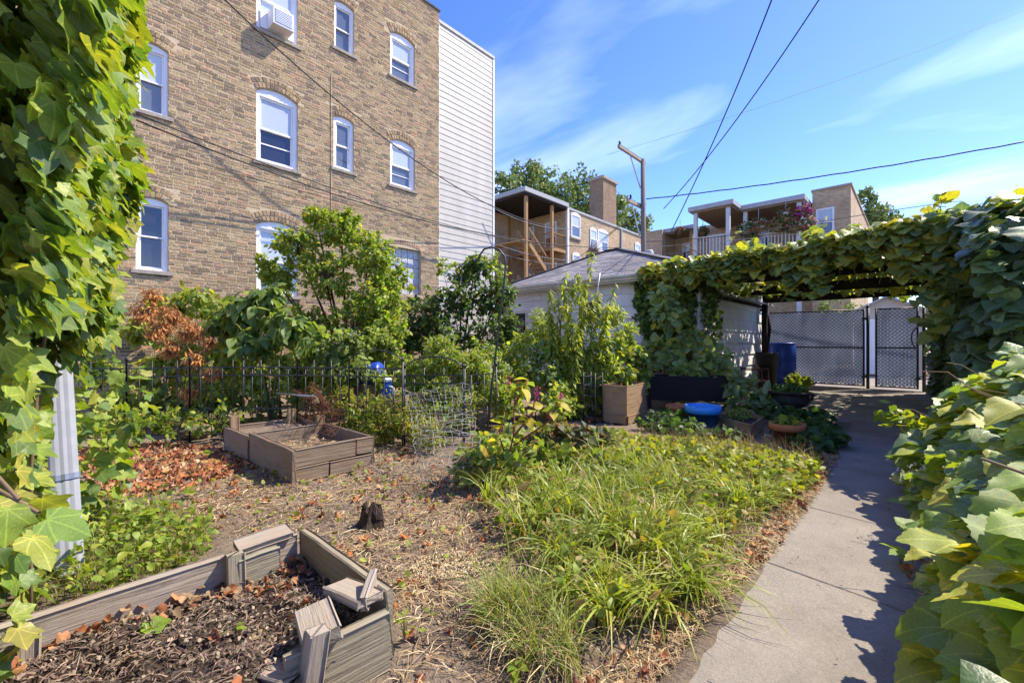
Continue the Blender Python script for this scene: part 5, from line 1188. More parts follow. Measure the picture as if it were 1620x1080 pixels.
plank(bed2, (XM, YB2, .14), (XA, YB2, .14), .04, .28, 'wood_bed', seed=26); plank(bed2, (XM, YA + .02, .15), (XM, YB2 - .02, .15), .04, .26, 'wood_bed', seed=27)
plank(bed2, (XC, YA, .12), (XC, YB2, .12), .04, .25, 'wood_bed', seed=28); plank(bed2, (XC, YB2 + .05, .12), (XM, YB2 + .03, .12), .04, .25, 'wood_bed', seed=29)
for (x, y, h) in ((XC + .06, YA + .04, .36), (XC + .1, YB2 - .1, .38), (XM - .07, YB2 - .02, .36), (XA - .03, YA + .035, .27), (XA - .03, YB2 - .035, .25)): plank(bed2, (x, y, -.02), (x, y, h), .05, .09, 'wood_tan' if h > .3 else 'wood_bed', name='stake')
soilpatch(bed2, 'soil', XM + .02, XA - .02, YA + .01, YB2 - .02, .12, .05, 111, 'soil'); soilpatch(bed2, 'soil', XC + .02, XM - .02, YA, YB2, .19, .04, 121, 'soil')
# rusty wire netting lying over the far half
net = thing('rusty_wire_netting', 'rusty brown wire netting bundled behind the double raised bed', 'netting', (-5.3, 2.35, .2)); mb = MB(); rg = np.random.default_rng(8)
c0 = np.array([gp(445, 640, .3)[0], gp(445, 640, .3)[1], .2])
def netq(u, v): return V(XC + .08 + 1.15 * u, YB2 - .12 + .08 * math.sin(u * 6) + .16 * math.sin(v * 3), .20 + .46 * v + .05 * math.sin(u * 9 + v * 4))
for i in range(34): mb.tube([netq(i / 33, j / 7) + rg.normal(0, .012, 3) for j in range(8)], .0026, 3, False)
for j in range(18): mb.tube([netq(i / 14, j / 17) + rg.normal(0, .012, 3) for i in range(15)], .0026, 3, False)
mb.build('mesh', MAT['rust'], net); mb = MB(); mb.tube([gp(437, 622, .55), gp(497, 627, .55)], .012, 6); mb.build('rod', MAT['galvanised'], net, True)

# ------------------------------------------------------------------ black garden fence in panels
def fence_panel(p, q, label, hoop=False, zb=0.0, h=.94):
    p, q = np.array([*p[:2], 0.0]), np.array([*q[:2], 0.0]); L = np.linalg.norm(q - p); a = (q - p) / L; t = thing('fence_panel', label, 'fence', (p + q) / 2, 'black garden fence panels')
    zg = -.03; n = max(4, int(round(L / .115)))
    for s in (0, 1):
        b = p + a * L * s; mb = MB(); mb.tube([b + V(0, 0, zg), b + V(0, 0, h + .02)], .011, 6); po = mb.build('post', MAT['dark_metal'], t, True); mb = MB(); mb.lathe(b + V(0, 0, h + .02), [(.008, 0), (.018, .02), (.014, .04), (.003, .06)], 8); mb.build('finial', MAT['dark_metal'], po, True)
    for z in (.08, .36, h - .16, h - .06):
        mb = MB(); mb.bar(p + V(0, 0, z), q + V(0, 0, z), .008, .014); mb.build('rail', MAT['dark_metal'], t)
    for k in range(1, n):
        b = p + a * L * k / n; mb = MB(); top = h + .03 if k % 2 == 0 else h - .06; mb.tube([b + V(0, 0, .0), b + V(0, 0, top)], .0055, 5); mb.build('picket', MAT['dark_metal'], t, True)
        if k % 2 and k < n: mb = MB(); m = b + a * L / n * .5; mb.tube([m + V(0, 0, .05), m + V(0, 0, .40)], .005, 5); mb.build('short_picket', MAT['dark_metal'], t, True)
    for k in range(0, n, 2):
        b = p + a * L * (k + 1) / n; mb = MB(); mb.tube([b + a * .035 * math.cos(u) + V(0, 0, h - .11 + .038 * math.sin(u)) for u in np.linspace(0, 2 * math.pi, 9)], .003, 4, False); mb.build('ring', MAT['dark_metal'], t, True)
    if hoop:
        mb = MB(); c = (p + q) / 2; mb.tube([c + a * L / 2 * math.cos(u) + V(0, 0, h + .16 * math.sin(u)) for u in np.linspace(0, math.pi, 13)], .008, 5); mb.build('arch', MAT['dark_metal'], t, True)
    return t
fpts = [gp(105, 705), gp(200, 701), gp(300, 695), gp(385, 690), gp(470, 692), gp(552, 697), gp(637, 703)]
lab = ['black metal garden fence panel nearest the downspout', 'black metal fence panel left of the dead brown vine', 'black metal fence panel below the dead brown vine', 'black metal fence panel at the left end of the double raised bed',
       'black metal fence panel right behind the double raised bed', 'black metal fence panel with an arched top in front of the blue barrel']
for i in range(6): fence_panel(fpts[i], fpts[i + 1], lab[i], hoop=(i == 5))
fence_panel(gp(735, 702), gp(785, 690), 'short black metal fence panel beside the shepherd hook', h=.86); fence_panel(gp(640, 700), gp(733, 700), 'black metal fence panel with an arched top behind the wire cage', True, h=.86)
tr = thing('trellis_tower', 'small black square trellis tower left of the wooden planter box', 'trellis', gp(938, 668)); c = gp(938, 668)
for (i, j) in ((-1, -1), (1, -1), (1, 1), (-1, 1)): mb = MB(); mb.tube([c + V(i * .1, j * .1, -.03), c + V(i * .1, j * .1, .74)], .009, 6); mb.build('post', MAT['dark_metal'], tr, True)
for z in (.10, .25, .40, .55, .68):
    mb = MB(); 
    q = [c + V(i * .1, j * .1, z) for (i, j) in ((-1, -1), (1, -1), (1, 1), (-1, 1), (-1, -1))]; mb.tube(q, .006, 5, False); mb.build('ring', MAT['dark_metal'], tr, True)
mb = MB(); mb.box(c + V(-.1, -.1, .04), c + V(.1, .1, .06)); mb.build('tray', MAT['rust'], tr)
b1, b2 = gp(968, 640), gp(1015, 632); fence_panel(b1, b2, 'black metal fence panel behind the wooden planter box', h=.8)
# shepherd hook
hk = thing('shepherd_hook', 'tall slender black shepherd hook leaning in the garden bed', 'hook', gp(772, 695)); D0 = 5.42
pts = [atD(px, py, D0) for px, py in ((770, 695), (777, 620), (784, 560), (791, 500), (797, 450), (800, 420), (798, 405), (790, 395), (778, 391), (766, 394), (759, 404), (755, 413), (750, 414), (748, 408))]
mb = MB(); mb.tube(pts, .012, 6); mb.build('rod', MAT['dark_metal'], hk, True)
mb = MB(); mb.bar(pts[1] - V(.09, 0, .38), pts[1] + V(.09, .02, -.38), .008, .02); mb.build('step_bar', MAT['dark_metal'], hk)
st2 = thing('thin_stake', 'thin pale garden stake leaning in front of the garage window', 'stake', gp(938, 640)); mb = MB(); mb.tube([atD(936, 520, 7.2), atD(949, 432, 7.2)], .010, 6); mb.tube([atD(936, 520, 7.2), V(*atD(936, 520, 7.2)[:2], -.02)], .010, 6); mb.build('rod', MAT['galvanised'], st2, True)
# slumped wire cage
wc = thing('wire_cage', 'slumped roll of grey wire fencing lying in front of the flower bed', 'wire fence', gp(705, 745)); mb = MB(); rg = np.random.default_rng(77)
PTS = [((638, 620), (742, 606)), ((646, 640), (745, 628)), ((652, 665), (748, 655)), ((655, 684), (752, 676)), ((655, 700), (756, 692)), ((656, 720), (760, 712)), ((660, 742), (764, 738)), ((672, 768), (766, 764))]
DD = [4.6, 4.45, 4.3, 4.1, 3.95, 3.82, 3.72, 3.66]
rows = []
for v in np.linspace(0, 7, 34):
    i = min(int(v), 6); f = v - i; L_ = [np.array(PTS[i][s]) + (np.array(PTS[i + 1][s]) - np.array(PTS[i][s])) * f for s in (0, 1)]; D_ = DD[i] + (DD[i + 1] - DD[i]) * f
    row_ = []
    for u in np.linspace(0, 1, 11):
        p = L_[0] + (L_[1] - L_[0]) * u; bulge = .10 * math.sin(u * math.pi) * (1 if v > 2 else .4); row_.append(atD(p[0], p[1] + 2.5 * math.sin(u * 7 + v * 2.3), D_ - bulge * .6 + .05 * math.sin(v * 1.7 + u * 3)) + rg.normal(0, .010, 3))
    rows.append(row_)
for r_ in rows:
    r2 = [V(p[0], p[1], max(p[2], .005)) for p in r_]; mb.tube(r2, .0018, 4, False)
for k in range(0, 11): mb.tube([V(p[k][0], p[k][1], max(p[k][2], .005)) for p in rows], .0018, 4, False)
mb.build('mesh', MAT['wire_metal'], wc)
# ------------------------------------------------------------------ planters and pots
def boxplanter(name, label, c0, ax, ay, h, mat, t=.025, z0=0, soil=True, rim=None):
    """four plank sides round a soil fill; c0 near corner, ax/ay side vectors"""
    c0, ax, ay = V(*c0[:2], z0), V(*ax, 0), V(*ay, 0); o = thing(name, label, 'planter', c0 + (ax + ay) / 2)
    for p, q in ((c0, c0 + ax), (c0 + ax, c0 + ax + ay), (c0 + ax + ay, c0 + ay), (c0 + ay, c0)): plank(o, p + V(0, 0, h / 2), q + V(0, 0, h / 2), t, h, mat, name='side')
    if soil:
        mb = MB(); e = .04; q = [c0 + ax * e + ay * e, c0 + ax * (1 - e) + ay * e, c0 + ax * (1 - e) + ay * (1 - e), c0 + ax * e + ay * (1 - e)]; mb.add([p + V(0, 0, h * .72) for p in q] + [p + V(0, 0, .01) for p in q], [(0, 1, 2, 3), (7, 6, 5, 4), (0, 4, 5, 1), (1, 5, 6, 2), (2, 6, 7, 3), (3, 7, 4, 0)]); mb.build('soil', MAT['bed_soil'], o)
    return o
A = gp(991, 672); B = gp(953, 667); Cc = gp(1021, 661)
wp = boxplanter('wooden_planter', 'tall square tan wooden planter box beside the trellis tower', A, (B - A)[:2], (Cc - A)[:2], .56, 'wood_tan', .022, soil=True)
for p, q in ((A, B), (A, Cc)):
    d = unit(q - p); nrm = V(-d[1], d[0], 0); nrm = nrm if nrm @ (V(0, 0, 0) - p) > 0 else -nrm
    plank(wp, p + nrm * .022 + V(0, 0, .07), q + nrm * .022 + V(0, 0, .07), .02, .12, 'wood_tan', name='trim_board')
A, B = gp(1157, 650), gp(1026, 645); d = unit(B - A); nb_ = V(-d[1], d[0], 0); nb_ = nb_ if nb_[1] > 0 else -nb_
rp = thing('rattan_planter', 'long black woven rattan planter full of broad leaved plants', 'planter', (A + B) / 2)
q = [A, B, B + nb_ * .4, A + nb_ * .4]; z0_, z1_ = .15, .56
for i in range(4):
    p, r_ = q[i], q[(i + 1) % 4]; plank(rp, p + V(0, 0, (z0_ + z1_) / 2), r_ + V(0, 0, (z0_ + z1_) / 2), .03, z1_ - z0_, 'rattan', name='side'); plank(rp, p + V(0, 0, z1_ + .012), r_ + V(0, 0, z1_ + .012), .05, .024, 'rattan', name='rim')
    plank(rp, p * .97 + (A + nb_ * .2 + B) / 2 * .03 + V(0, 0, -.02), p * .97 + (A + nb_ * .2 + B) / 2 * .03 + V(0, 0, z0_ + .05), .05, .05, 'rattan', name='leg')
mb = MB(); m_ = [p * .94 + (A + B + nb_ * .4) / 2 * .06 for p in q]; mb.add([V(*p[:2], .5) for p in m_] + [V(*p[:2], .16) for p in m_], [(0, 1, 2, 3), (7, 6, 5, 4), (0, 4, 5, 1), (1, 5, 6, 2), (2, 6, 7, 3), (3, 7, 4, 0)]); mb.build('soil', MAT['bed_soil'], rp)
# woven relief on the long side
nrm = -nb_; n_u, n_v = 60, 13
mb = MB()
for i in range(n_u):
    for j in range(n_v):
        p = A + (B - A) * (i + .5) / n_u + nrm * (.017 + .003 * ((i + j) % 2)) + V(0, 0, z0_ + (z1_ - z0_) * (j + .5) / n_v); mb.obox(p, (B - A) / n_u * .47, nrm * .002, V(0, 0, (z1_ - z0_) / n_v * .42))
stuff(mb.build('weave', MAT['rattan'], rp))
bx = boxplanter('box_planter', 'low tan wooden box planter beside the blue pot', gp(1188, 693), (gp(1132, 676) - gp(1188, 693))[:2], (gp(1207, 678) - gp(1188, 693))[:2], .17, 'wood_tan', .025)
def pot(name, label, c, r, h, mat, rim=.035, taper=.72, plastic=False, cat='pot'):
    c = V(*c[:2], 0); o = thing(name, label, cat, c); mb = MB(); ro = r * .94
    mb.lathe(c, [(ro * taper, -.01), (ro * (taper + (1 - taper) * .8), h * .72), (ro * .96, h - rim * 1.9), (ro * .90, h - rim * 1.9), (ro * .86, h * .75), (.01, h * .74)], 28); mb.build('body', MAT[mat], o, True)
    mb = MB(); mb.lathe(c, [(ro * .955, h - rim * 2), (r, h - rim * 1.95), (r * 1.03, h - rim), (r * 1.03, h), (r * .93, h), (r * .90, h - rim * 1.7), (r * .93, h - rim * 2)], 28); mb.build('rim', MAT[mat], o, True)
    mb = MB(); mb.lathe(c + V(0, 0, h * .8), [(r * .88, 0), (r * .5, .012), (.01, .015)], 20); mb.build('soil', MAT['bed_soil'], o, True); return o
pot('flower_pot', 'round bright blue plastic flower pot between black planter and box planter', gp(1112, 679), .225, .33, 'pot_blue', .05, .80)
pot('flower_pot', 'orange terracotta flower pot in front of the black urn', gp(1245, 701), .185, .24, 'terracotta', .04, .70)
pot('flower_pot', 'small terracotta pot standing against the wide gate', gp(1271, 613), .15, .28, 'terracotta', .04, .68)
pot('flower_pot', 'dull terracotta pot half hidden behind the blue pot', gp(1072, 668), .16, .26, 'terracotta', .04, .7)
u = gp(1248, 658); ur = thing('garden_urn', 'black ornate wide garden urn topped with green moss beside the path', 'urn', u); mb = MB()
mb.lathe(V(*u[:2], 0), [(.20, -.01), (.22, .04), (.13, .08), (.12, .12), (.24, .18), (.30, .26), (.27, .33), (.29, .36), (.34, .38), (.345, .40), (.30, .40), (.02, .39)], 28, 1, .85); mb.build('bowl', MAT['black_iron'], ur, True)
for s in (-1, 1): mb = MB(); mb.tube([V(*u[:2], 0) + V(s * CT, s * ST, 0) * rr_ + V(0, 0, z_) for rr_, z_ in ((.28, .24), (.37, .27), (.39, .33), (.33, .37))], .022, 8); mb.build('handle', MAT['black_iron'], ur, True)
# rain barrel, bin, chair
bc = V(-2.62, 13.45, 0); ba = thing('rain_barrel', 'royal blue plastic rain barrel beside the wide gate', 'barrel', bc); mb = MB()
mb.lathe(bc, [(.24, .0), (.29, .05), (.31, .3), (.30, .34), (.315, .38), (.32, .62), (.305, .66), (.32, .70), (.31, 1.05), (.28, 1.12), (.27, 1.15), (.25, 1.15), (.24, 1.12), (.02, 1.12)], 28); mb.build('drum', MAT['blue_plastic'], ba, True)
mb = MB(); mb.lathe(bc, [(.285, 1.12), (.30, 1.13), (.30, 1.16), (.27, 1.17)], 28); mb.build('hoop', MAT['blue_plastic'], ba, True)
kc = V(-2.72, 12.25, 0); bi = thing('dust_bin', 'black plastic dust bin with side handles in front of the blue barrel', 'bin', kc); mb = MB()
mb.lathe(kc, [(.20, 0), (.235, .85), (.25, .86), (.255, .93), (.235, .93), (.21, .1), (.02, .09)], 4 * 7, 1, .95); mb.build('body', MAT['black_plastic'], bi, True)
for s in (-1, 1): mb = MB(); mb.tube([kc + V(s * CT, s * ST, 0) * a_ + V(0, 0, z_) for a_, z_ in ((.24, .82), (.33, .80), (.34, .62), (.24, .55))], .012, 6); mb.build('handle', MAT['black_plastic'], bi, True)
ch = gp(1188, 632); cr = thing('garden_chair', 'rusty brown metal garden chair with slatted seat by the garage wall', 'chair', ch); cx, cy = ch[0], ch[1]
for (i, j, h) in ((-1, -1, .62), (1, -1, .62), (-1, 1, .62), (1, 1, .62)): mb = MB(); mb.tube([(cx + i * .26, cy + j * .26, -.01), (cx + i * .26, cy + j * .26, h)], .014, 6); mb.build('leg', MAT['rust'], cr, True)
for j in (-1, 1): mb = MB(); mb.bar((cx - .28, cy + j * .26, .63), (cx + .28, cy + j * .26, .63), .05, .02); mb.build('armrest', MAT['rust'], cr)
for k in range(6): plank(cr, (cx - .25, cy - .22 + k * .088, .40), (cx + .25, cy - .22 + k * .088, .40), .075, .018, 'wood_tan', name='seat_slat')
mb = MB(); mb.tube([(cx - .26, cy - .26, .38), (cx + .26, cy - .26, .38), (cx + .26, cy + .26, .38), (cx - .26, cy + .26, .38), (cx - .26, cy - .26, .38)], .011, 6, False); mb.build('frame', MAT['rust'], cr, True)
# blue things and a grey plank bench behind the fence
c = atD(585, 640, 6.3); c[2] = 0; bb = thing('blue_barrel', 'deep blue plastic barrel lying behind the arched fence panel', 'barrel', c); mb = MB()
ax_ = unit(V(.7, .55, .25)); e1_ = unit(np.cross(ax_, V(0, 0, 1))); e2_ = np.cross(e1_, ax_); ctr = V(c[0], c[1], .70); P = []
for r_, s_ in ((.02, -.2), (.15, -.2), (.175, -.17), (.18, -.06), (.17, 0), (.18, .06), (.175, .17), (.15, .2), (.02, .2)):
    for k in range(24): P.append(ctr + ax_ * s_ + r_ * (e1_ * math.cos(k * math.pi / 12) + e2_ * math.sin(k * math.pi / 12)))
mb.add(P, [(i * 24 + k, i * 24 + (k + 1) % 24, i * 24 + 24 + (k + 1) % 24, i * 24 + 24 + k) for i in range(8) for k in range(24)]); mb.build('drum', MAT['blue_plastic'], bb, True)
mb = MB(); mb.box(c + V(-.2, -.2, 0), c + V(.2, .2, .6)); mb.build('stand', MAT['wood_dark'], bb)
c = atD(612, 612, 6.0); c[2] = 0; bk = thing('watering_can', 'blue and white plastic jug beside the blue barrel', 'jug', c); mb = MB(); mb.lathe(c + V(0, 0, .35), [(.09, 0), (.10, .03), (.10, .2), (.06, .27), (.06, .3), (.02, .3)], 18); mb.build('body', MAT['blue_plastic'], bk, True)
mb = MB(); mb.lathe(c + V(0, 0, .655), [(.065, 0), (.065, .04), (.03, .06)], 14); mb.build('cap', MAT['vinyl'], bk, True); mb = MB(); mb.tube([c + V(.09, 0, .4), c + V(.17, 0, .45), c + V(.16, 0, .58), c + V(.07, 0, .6)], .016, 8); mb.build('handle', MAT['vinyl'], bk, True)
mb = MB(); mb.box(c + V(-.12, -.12, 0), c + V(.12, .12, .35)); mb.build('stand', MAT['wood_dark'], bk)
c = atD(640, 585, 7.1); c[2] = 0; bn = thing('plank_bench', 'grey weathered plank bench behind the fence under the dark shrub', 'bench', c); d = V(CT, ST, 0) * .55; w_ = V(-ST, CT, 0)
for k in range(3): plank(bn, c - d + w_ * k * .15 + V(0, 0, .80), c + d + w_ * k * .15 + V(0, 0, .80), .14, .05, 'wood_old', name='plank')
for s in (-1, 1):
    for k in (0, 2): plank(bn, c + d * .85 * s + w_ * k * .15, c + d * .85 * s + w_ * k * .15 + V(0, 0, .775), .07, .07, 'wood_dark', name='leg')
# stump and rocks
c = gp(588, 826); sp_ = thing('tree_stump', 'small dark rotten tree stump sticking out of the soil', 'stump', c); mb = MB(); rg = np.random.default_rng(4); P = []; n = 14
for j, (z, rr_) in enumerate(((-.03, .085), (.03, .062), (.08, .055), (.10, .05), (.06, .02))):
    for k in range(n): a_ = 2 * math.pi * k / n; r_ = rr_ * (1 + .25 * math.sin(k * 2.3) + rg.normal(0, .12)); P.append(c + V(r_ * math.cos(a_), r_ * math.sin(a_), z + (rg.normal(0, .022) if j in (2, 3) else 0)))
mb.add(P, [(i * n + k, i * n + (k + 1) % n, i * n + n + (k + 1) % n, i * n + n + k) for i in range(4) for k in range(n)] + [tuple(4 * n + k for k in range(n))]); mb.build('wood', MAT['bark'], sp_)
def rock(label, c, r, seed, cat='stone', mat='rock', flat=.65):
    rg = np.random.default_rng(seed); import bmesh
    bm = bmesh.new(); bmesh.ops.create_icosphere(bm, subdivisions=3, radius=1)
    dirs = rg.normal(0, 1, (7, 3)); dirs /= np.linalg.norm(dirs, axis=1)[:, None]; am = rg.uniform(.1, .35, 7)
    for v in bm.verts:
        q = np.array(v.co); k = 1 - sum(a_ * max(0, q @ d_ - .55) for a_, d_ in zip(am, dirs)) * 1.6 + .04 * math.sin(q[0] * 5 + seed) * math.sin(q[1] * 6); v.co = Vector((q * k * V(1, .8, flat) * r).tolist())
    me = bpy.data.meshes.new('rock'); bm.to_mesh(me); bm.free(); me.polygons.foreach_set('use_smooth', [True] * len(me.polygons)); me.materials.append(MAT[mat])
    o = link('rock', me, None, V(c[0], c[1], c[2] + r * flat * .45)); o.rotation_euler = (0, 0, seed); return tag(o, label, cat)
rock('rounded brown stone at the left foot of the prickly pear', gp(782, 725), .13, 3); rock('flat brown stone behind the rounded one by the prickly pear', gp(812, 712), .13, 5, flat=.4); rock('pale grey stone half buried in the long grass near the camera', gp(920, 985), .09, 8, flat=.45)
rock('grey stone under the long grass, farther from the path', gp(905, 925), .10, 9, flat=.5); rock('round stone under the fence right of the downspout', gp(310, 690), .22, 11, flat=.5); rock('small grey stone in the grass beside the wire cage', gp(882, 862), .07, 12)
# ------------------------------------------------------------------ garden plants
def B(px, py, D, r, w=1.0): return (atD(px, py, D), r, w)
def base(px, D): p = atD(px, 540, D); p[2] = 0; return p
bush('small_tree', 'bright green bushy young tree in front of the brick wall and glass block window', 'tree', base(548, 7.4), [B(470, 395, 7.3, .42), B(540, 365, 7.4, .40), B(585, 410, 7.4, .5, 1.3), B(515, 440, 7.2, .5, 1.3), B(600, 480, 7.2, .5, 1.3), B(440, 450, 7.4, .34, .7), B(560, 520, 7.1, .5), B(620, 445, 7.5, .36, .7), B(480, 520, 7.1, .42), B(600, 560, 7.0, .4), B(540, 580, 7.0, .4), B(425, 425, 7.5, .25, .3), B(500, 345, 7.5, .22, .4), B(615, 525, 7.0, .35, .7)],
     1150, 12, 'ovate', .075, G_MID + [(.2, .28, .04), (.23, .3, .04), (.16, .25, .04)], 'leaf_bush', 201, trunk=.04, nind=300)
bush('broad_leaf_shrub', 'shrub with large drooping pale green leaves below the small tree', 'shrub', base(430, 6.3), [B(385, 500, 6.4, .30), B(420, 470, 6.5, .22), B(455, 515, 6.3, .33), B(510, 550, 6.1, .32), B(400, 545, 6.3, .3), B(545, 575, 6.0, .25, .7), B(350, 520, 6.5, .22, .6)],
     210, 6, 'ovate', .17, [(.18, .26, .07), (.14, .22, .06), (.22, .29, .09), (.11, .18, .055)], 'leaf_bush', 202, trunk=.018, droop=.8, up=.7, nind=300, single=False, stem='stem_green', curl=.4)
bush('leafy_climber', 'tangle of tall weedy stems against the brick wall behind the dead vine', 'plant', base(290, 7.6), [B(260, 490, 7.6, .3), B(310, 480, 7.7, .34), B(350, 500, 7.6, .3), B(230, 530, 7.4, .35), B(300, 560, 7.3, .4), B(370, 560, 7.3, .35), B(250, 600, 7.0, .4), B(340, 610, 7.0, .4)],
     420, 6, 'ovate', .12, G_MID + [(.2, .26, .06), (.25, .27, .08)], 'leaf_bush', 203, trunk=.014, droop=.6, single=False, stem='stem_green', nind=200)
bush('fence_weeds', 'green weeds growing along the foot of the black fence at left', 'plant', base(250, 6.6), [B(190, 640, 6.0, .28), B(240, 650, 6.4, .3), B(300, 640, 6.5, .3), B(360, 630, 6.6, .3), B(420, 620, 6.6, .3), B(470, 600, 6.5, .3), B(160, 590, 6.2, .3)],
     330, 7, 'ovate', .10, G_MID + G_DARK[3:], 'leaf_bush', 204, trunk=.01, single=False, stem='stem_green', nind=120)
bush('back_shrubs', 'green leafy undergrowth between the fence and the brick wall', 'shrub', base(500, 8.4), [B(420, 575, 8.3, .5), B(480, 590, 8.2, .5), B(540, 600, 8.2, .5), B(600, 590, 8.4, .5), B(650, 590, 8.4, .4), B(370, 590, 8.3, .5), B(320, 600, 8.2, .5), B(560, 560, 8.6, .4)], 420, 8, 'ovate', .11, G_MID + G_DARK[2:], 'leaf_bush', 233, trunk=.012, single=False, stem='stem_green', nind=100)
bush('fence_undergrowth', 'low weeds filling the ground just behind the black fence', 'plant', base(380, 6.9), [(gp(p_, y_, .22), (.34, .34, .26), 1) for p_, y_ in ((170, 680), (225, 676), (285, 672), (345, 668), (590, 668), (640, 664), (700, 668), (500, 650), (420, 650), (330, 652))], 300, 7, 'ovate', .065, G_MID + G_DARK[2:] + [(.26, .24, .08)], 'leaf_bush', 234, trunk=.005, single=False, stem='stem_green', nind=150)
bush('dead_vine', 'withered orange brown dead vine hanging over the black fence', 'dead vine', base(300, 6.2), [B(225, 495, 6.2, .20), B(250, 520, 6.1, .22), B(275, 500, 6.2, .18), B(270, 550, 6.0, .17), B(305, 570, 5.95, .14), B(300, 525, 6.1, .18), B(335, 590, 5.9, .10, .5), B(240, 470, 6.3, .14, .6), B(300, 620, 5.9, .10, .4), B(330, 540, 6.1, .13, .5)],
     300, 8, 'lance', .075, [(.55, .24, .07), (.47, .19, .06), (.40, .17, .06), (.60, .31, .10), (.32, .15, .06)], 'dry_leaf', 205, trunk=.010, droop=.9, single=False, nind=150, curl=.9, rip=.5, fol='dead_leaves', span=.8)
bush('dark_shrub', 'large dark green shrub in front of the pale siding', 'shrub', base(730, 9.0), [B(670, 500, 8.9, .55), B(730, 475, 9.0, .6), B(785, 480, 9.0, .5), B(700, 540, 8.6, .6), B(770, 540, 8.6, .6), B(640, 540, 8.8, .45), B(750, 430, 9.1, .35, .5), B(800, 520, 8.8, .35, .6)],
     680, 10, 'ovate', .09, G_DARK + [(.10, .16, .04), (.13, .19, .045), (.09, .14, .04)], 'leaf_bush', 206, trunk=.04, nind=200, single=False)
bush('tall_sprigs', 'loose sprigs of pale leaves rising above the dark shrub before the siding', 'shrub', base(745, 9.2), [B(700, 425, 9.2, .22, .5), B(735, 420, 9.2, .28), B(770, 415, 9.2, .3), B(790, 440, 9.1, .28), B(660, 450, 9.2, .25, .5)],
     85, 6, 'ovate', .10, G_MID + [(.16, .19, .05)], 'leaf_bush', 207, trunk=.016, nind=60, single=False, fill=.6)
bush('goldenrod', 'mounded lime green goldenrod in the middle of the garden', 'plant', base(715, 6.2), [B(700, 570, 6.2, .34, 1.2), B(745, 585, 6.2, .3), B(680, 620, 6.0, .32), B(730, 640, 5.9, .34), B(660, 600, 6.2, .24, .7), B(775, 620, 6.1, .25, .7)],
     620, 13, 'lance', .085, G_LIME, 'leaf_small', 208, trunk=.008, single=False, stem='stem_green', nind=200, up=.6, flowers=([(.55, .52, .28), (.6, .6, .4)], .012, 4, .3))
bush('boneset', 'white flowered leafy plants between the goldenrod and the garage', 'plant', base(830, 6.9), [B(790, 600, 6.6, .28), B(835, 590, 6.9, .34), B(870, 600, 6.8, .3), B(850, 560, 7.1, .25), B(800, 640, 6.2, .3), B(880, 640, 6.3, .32), B(905, 590, 7.0, .25)],
     300, 8, 'ovate', .085, G_MID + [(.14, .19, .05)], 'leaf_bush', 209, trunk=.008, single=False, stem='stem_green', nind=120, flowers=([(.66, .66, .56), (.58, .60, .46)], .018, 6, .45))
bush('boneset', 'white tipped leafy plant left of the blue barrel behind the fence', 'plant', base(535, 5.95), [B(525, 560, 5.95, .2), B(550, 545, 5.9, .2), B(535, 595, 5.8, .25), B(565, 590, 5.9, .18)],
     130, 8, 'ovate', .085, [(.15, .21, .04), (.18, .23, .05), (.12, .18, .04)], 'leaf_bush', 210, trunk=.007, single=False, stem='stem_green', nind=100, flowers=([(.66, .66, .5)], .014, 5, .4))
bush('yellow_weeds', 'yellowing thin stemmed weeds growing right of the double raised bed', 'plant', base(600, 5.4), [B(540, 640, 5.6, .22), B(580, 650, 5.5, .26), B(620, 650, 5.3, .28), B(600, 680, 5.1, .22), B(650, 665, 5.1, .24), B(560, 680, 5.2, .18), B(680, 690, 4.9, .22)],
     330, 9, 'lance', .075, G_LIME + [(.26, .22, .05), (.24, .19, .06)], 'leaf_small', 211, trunk=.006, single=False, stem='stem_brown', nind=120)
bush('tall_weeds', 'tall wispy pale green weeds rising behind the fence below the small tree', 'plant', base(600, 6.5), [B(560, 560, 6.4, .24), B(600, 540, 6.7, .25), B(500, 570, 6.3, .25), B(450, 580, 6.3, .25), B(530, 610, 6.1, .28), B(470, 620, 6.2, .26), B(610, 610, 6.1, .25), B(395, 600, 6.3, .25), B(640, 580, 6.6, .22)],
     360, 8, 'ovate', .075, [(.24, .31, .06), (.29, .35, .07), (.19, .26, .05)], 'leaf_bush', 225, trunk=.007, single=False, stem='stem_green', nind=100, flowers=([(.62, .62, .5)], .012, 3, .2), up=.6)
bush('tall_weeds', 'tall wispy pale green weeds in front of the pale garage wall', 'plant', base(860, 7.4), [B(830, 545, 7.5, .25), B(855, 520, 7.6, .24), B(800, 575, 7.4, .25), B(970, 500, 7.6, .24), B(990, 530, 7.6, .22), B(880, 560, 7.2, .3), B(930, 560, 7.1, .3), B(960, 580, 7.0, .25), B(850, 500, 7.7, .15, .4)],
     380, 8, 'lance', .11, [(.25, .32, .06), (.30, .36, .07), (.20, .27, .06)], 'leaf_bush', 226, trunk=.007, single=False, stem='stem_green', nind=120, flowers=([(.64, .64, .54)], .013, 4, .3), up=.6)
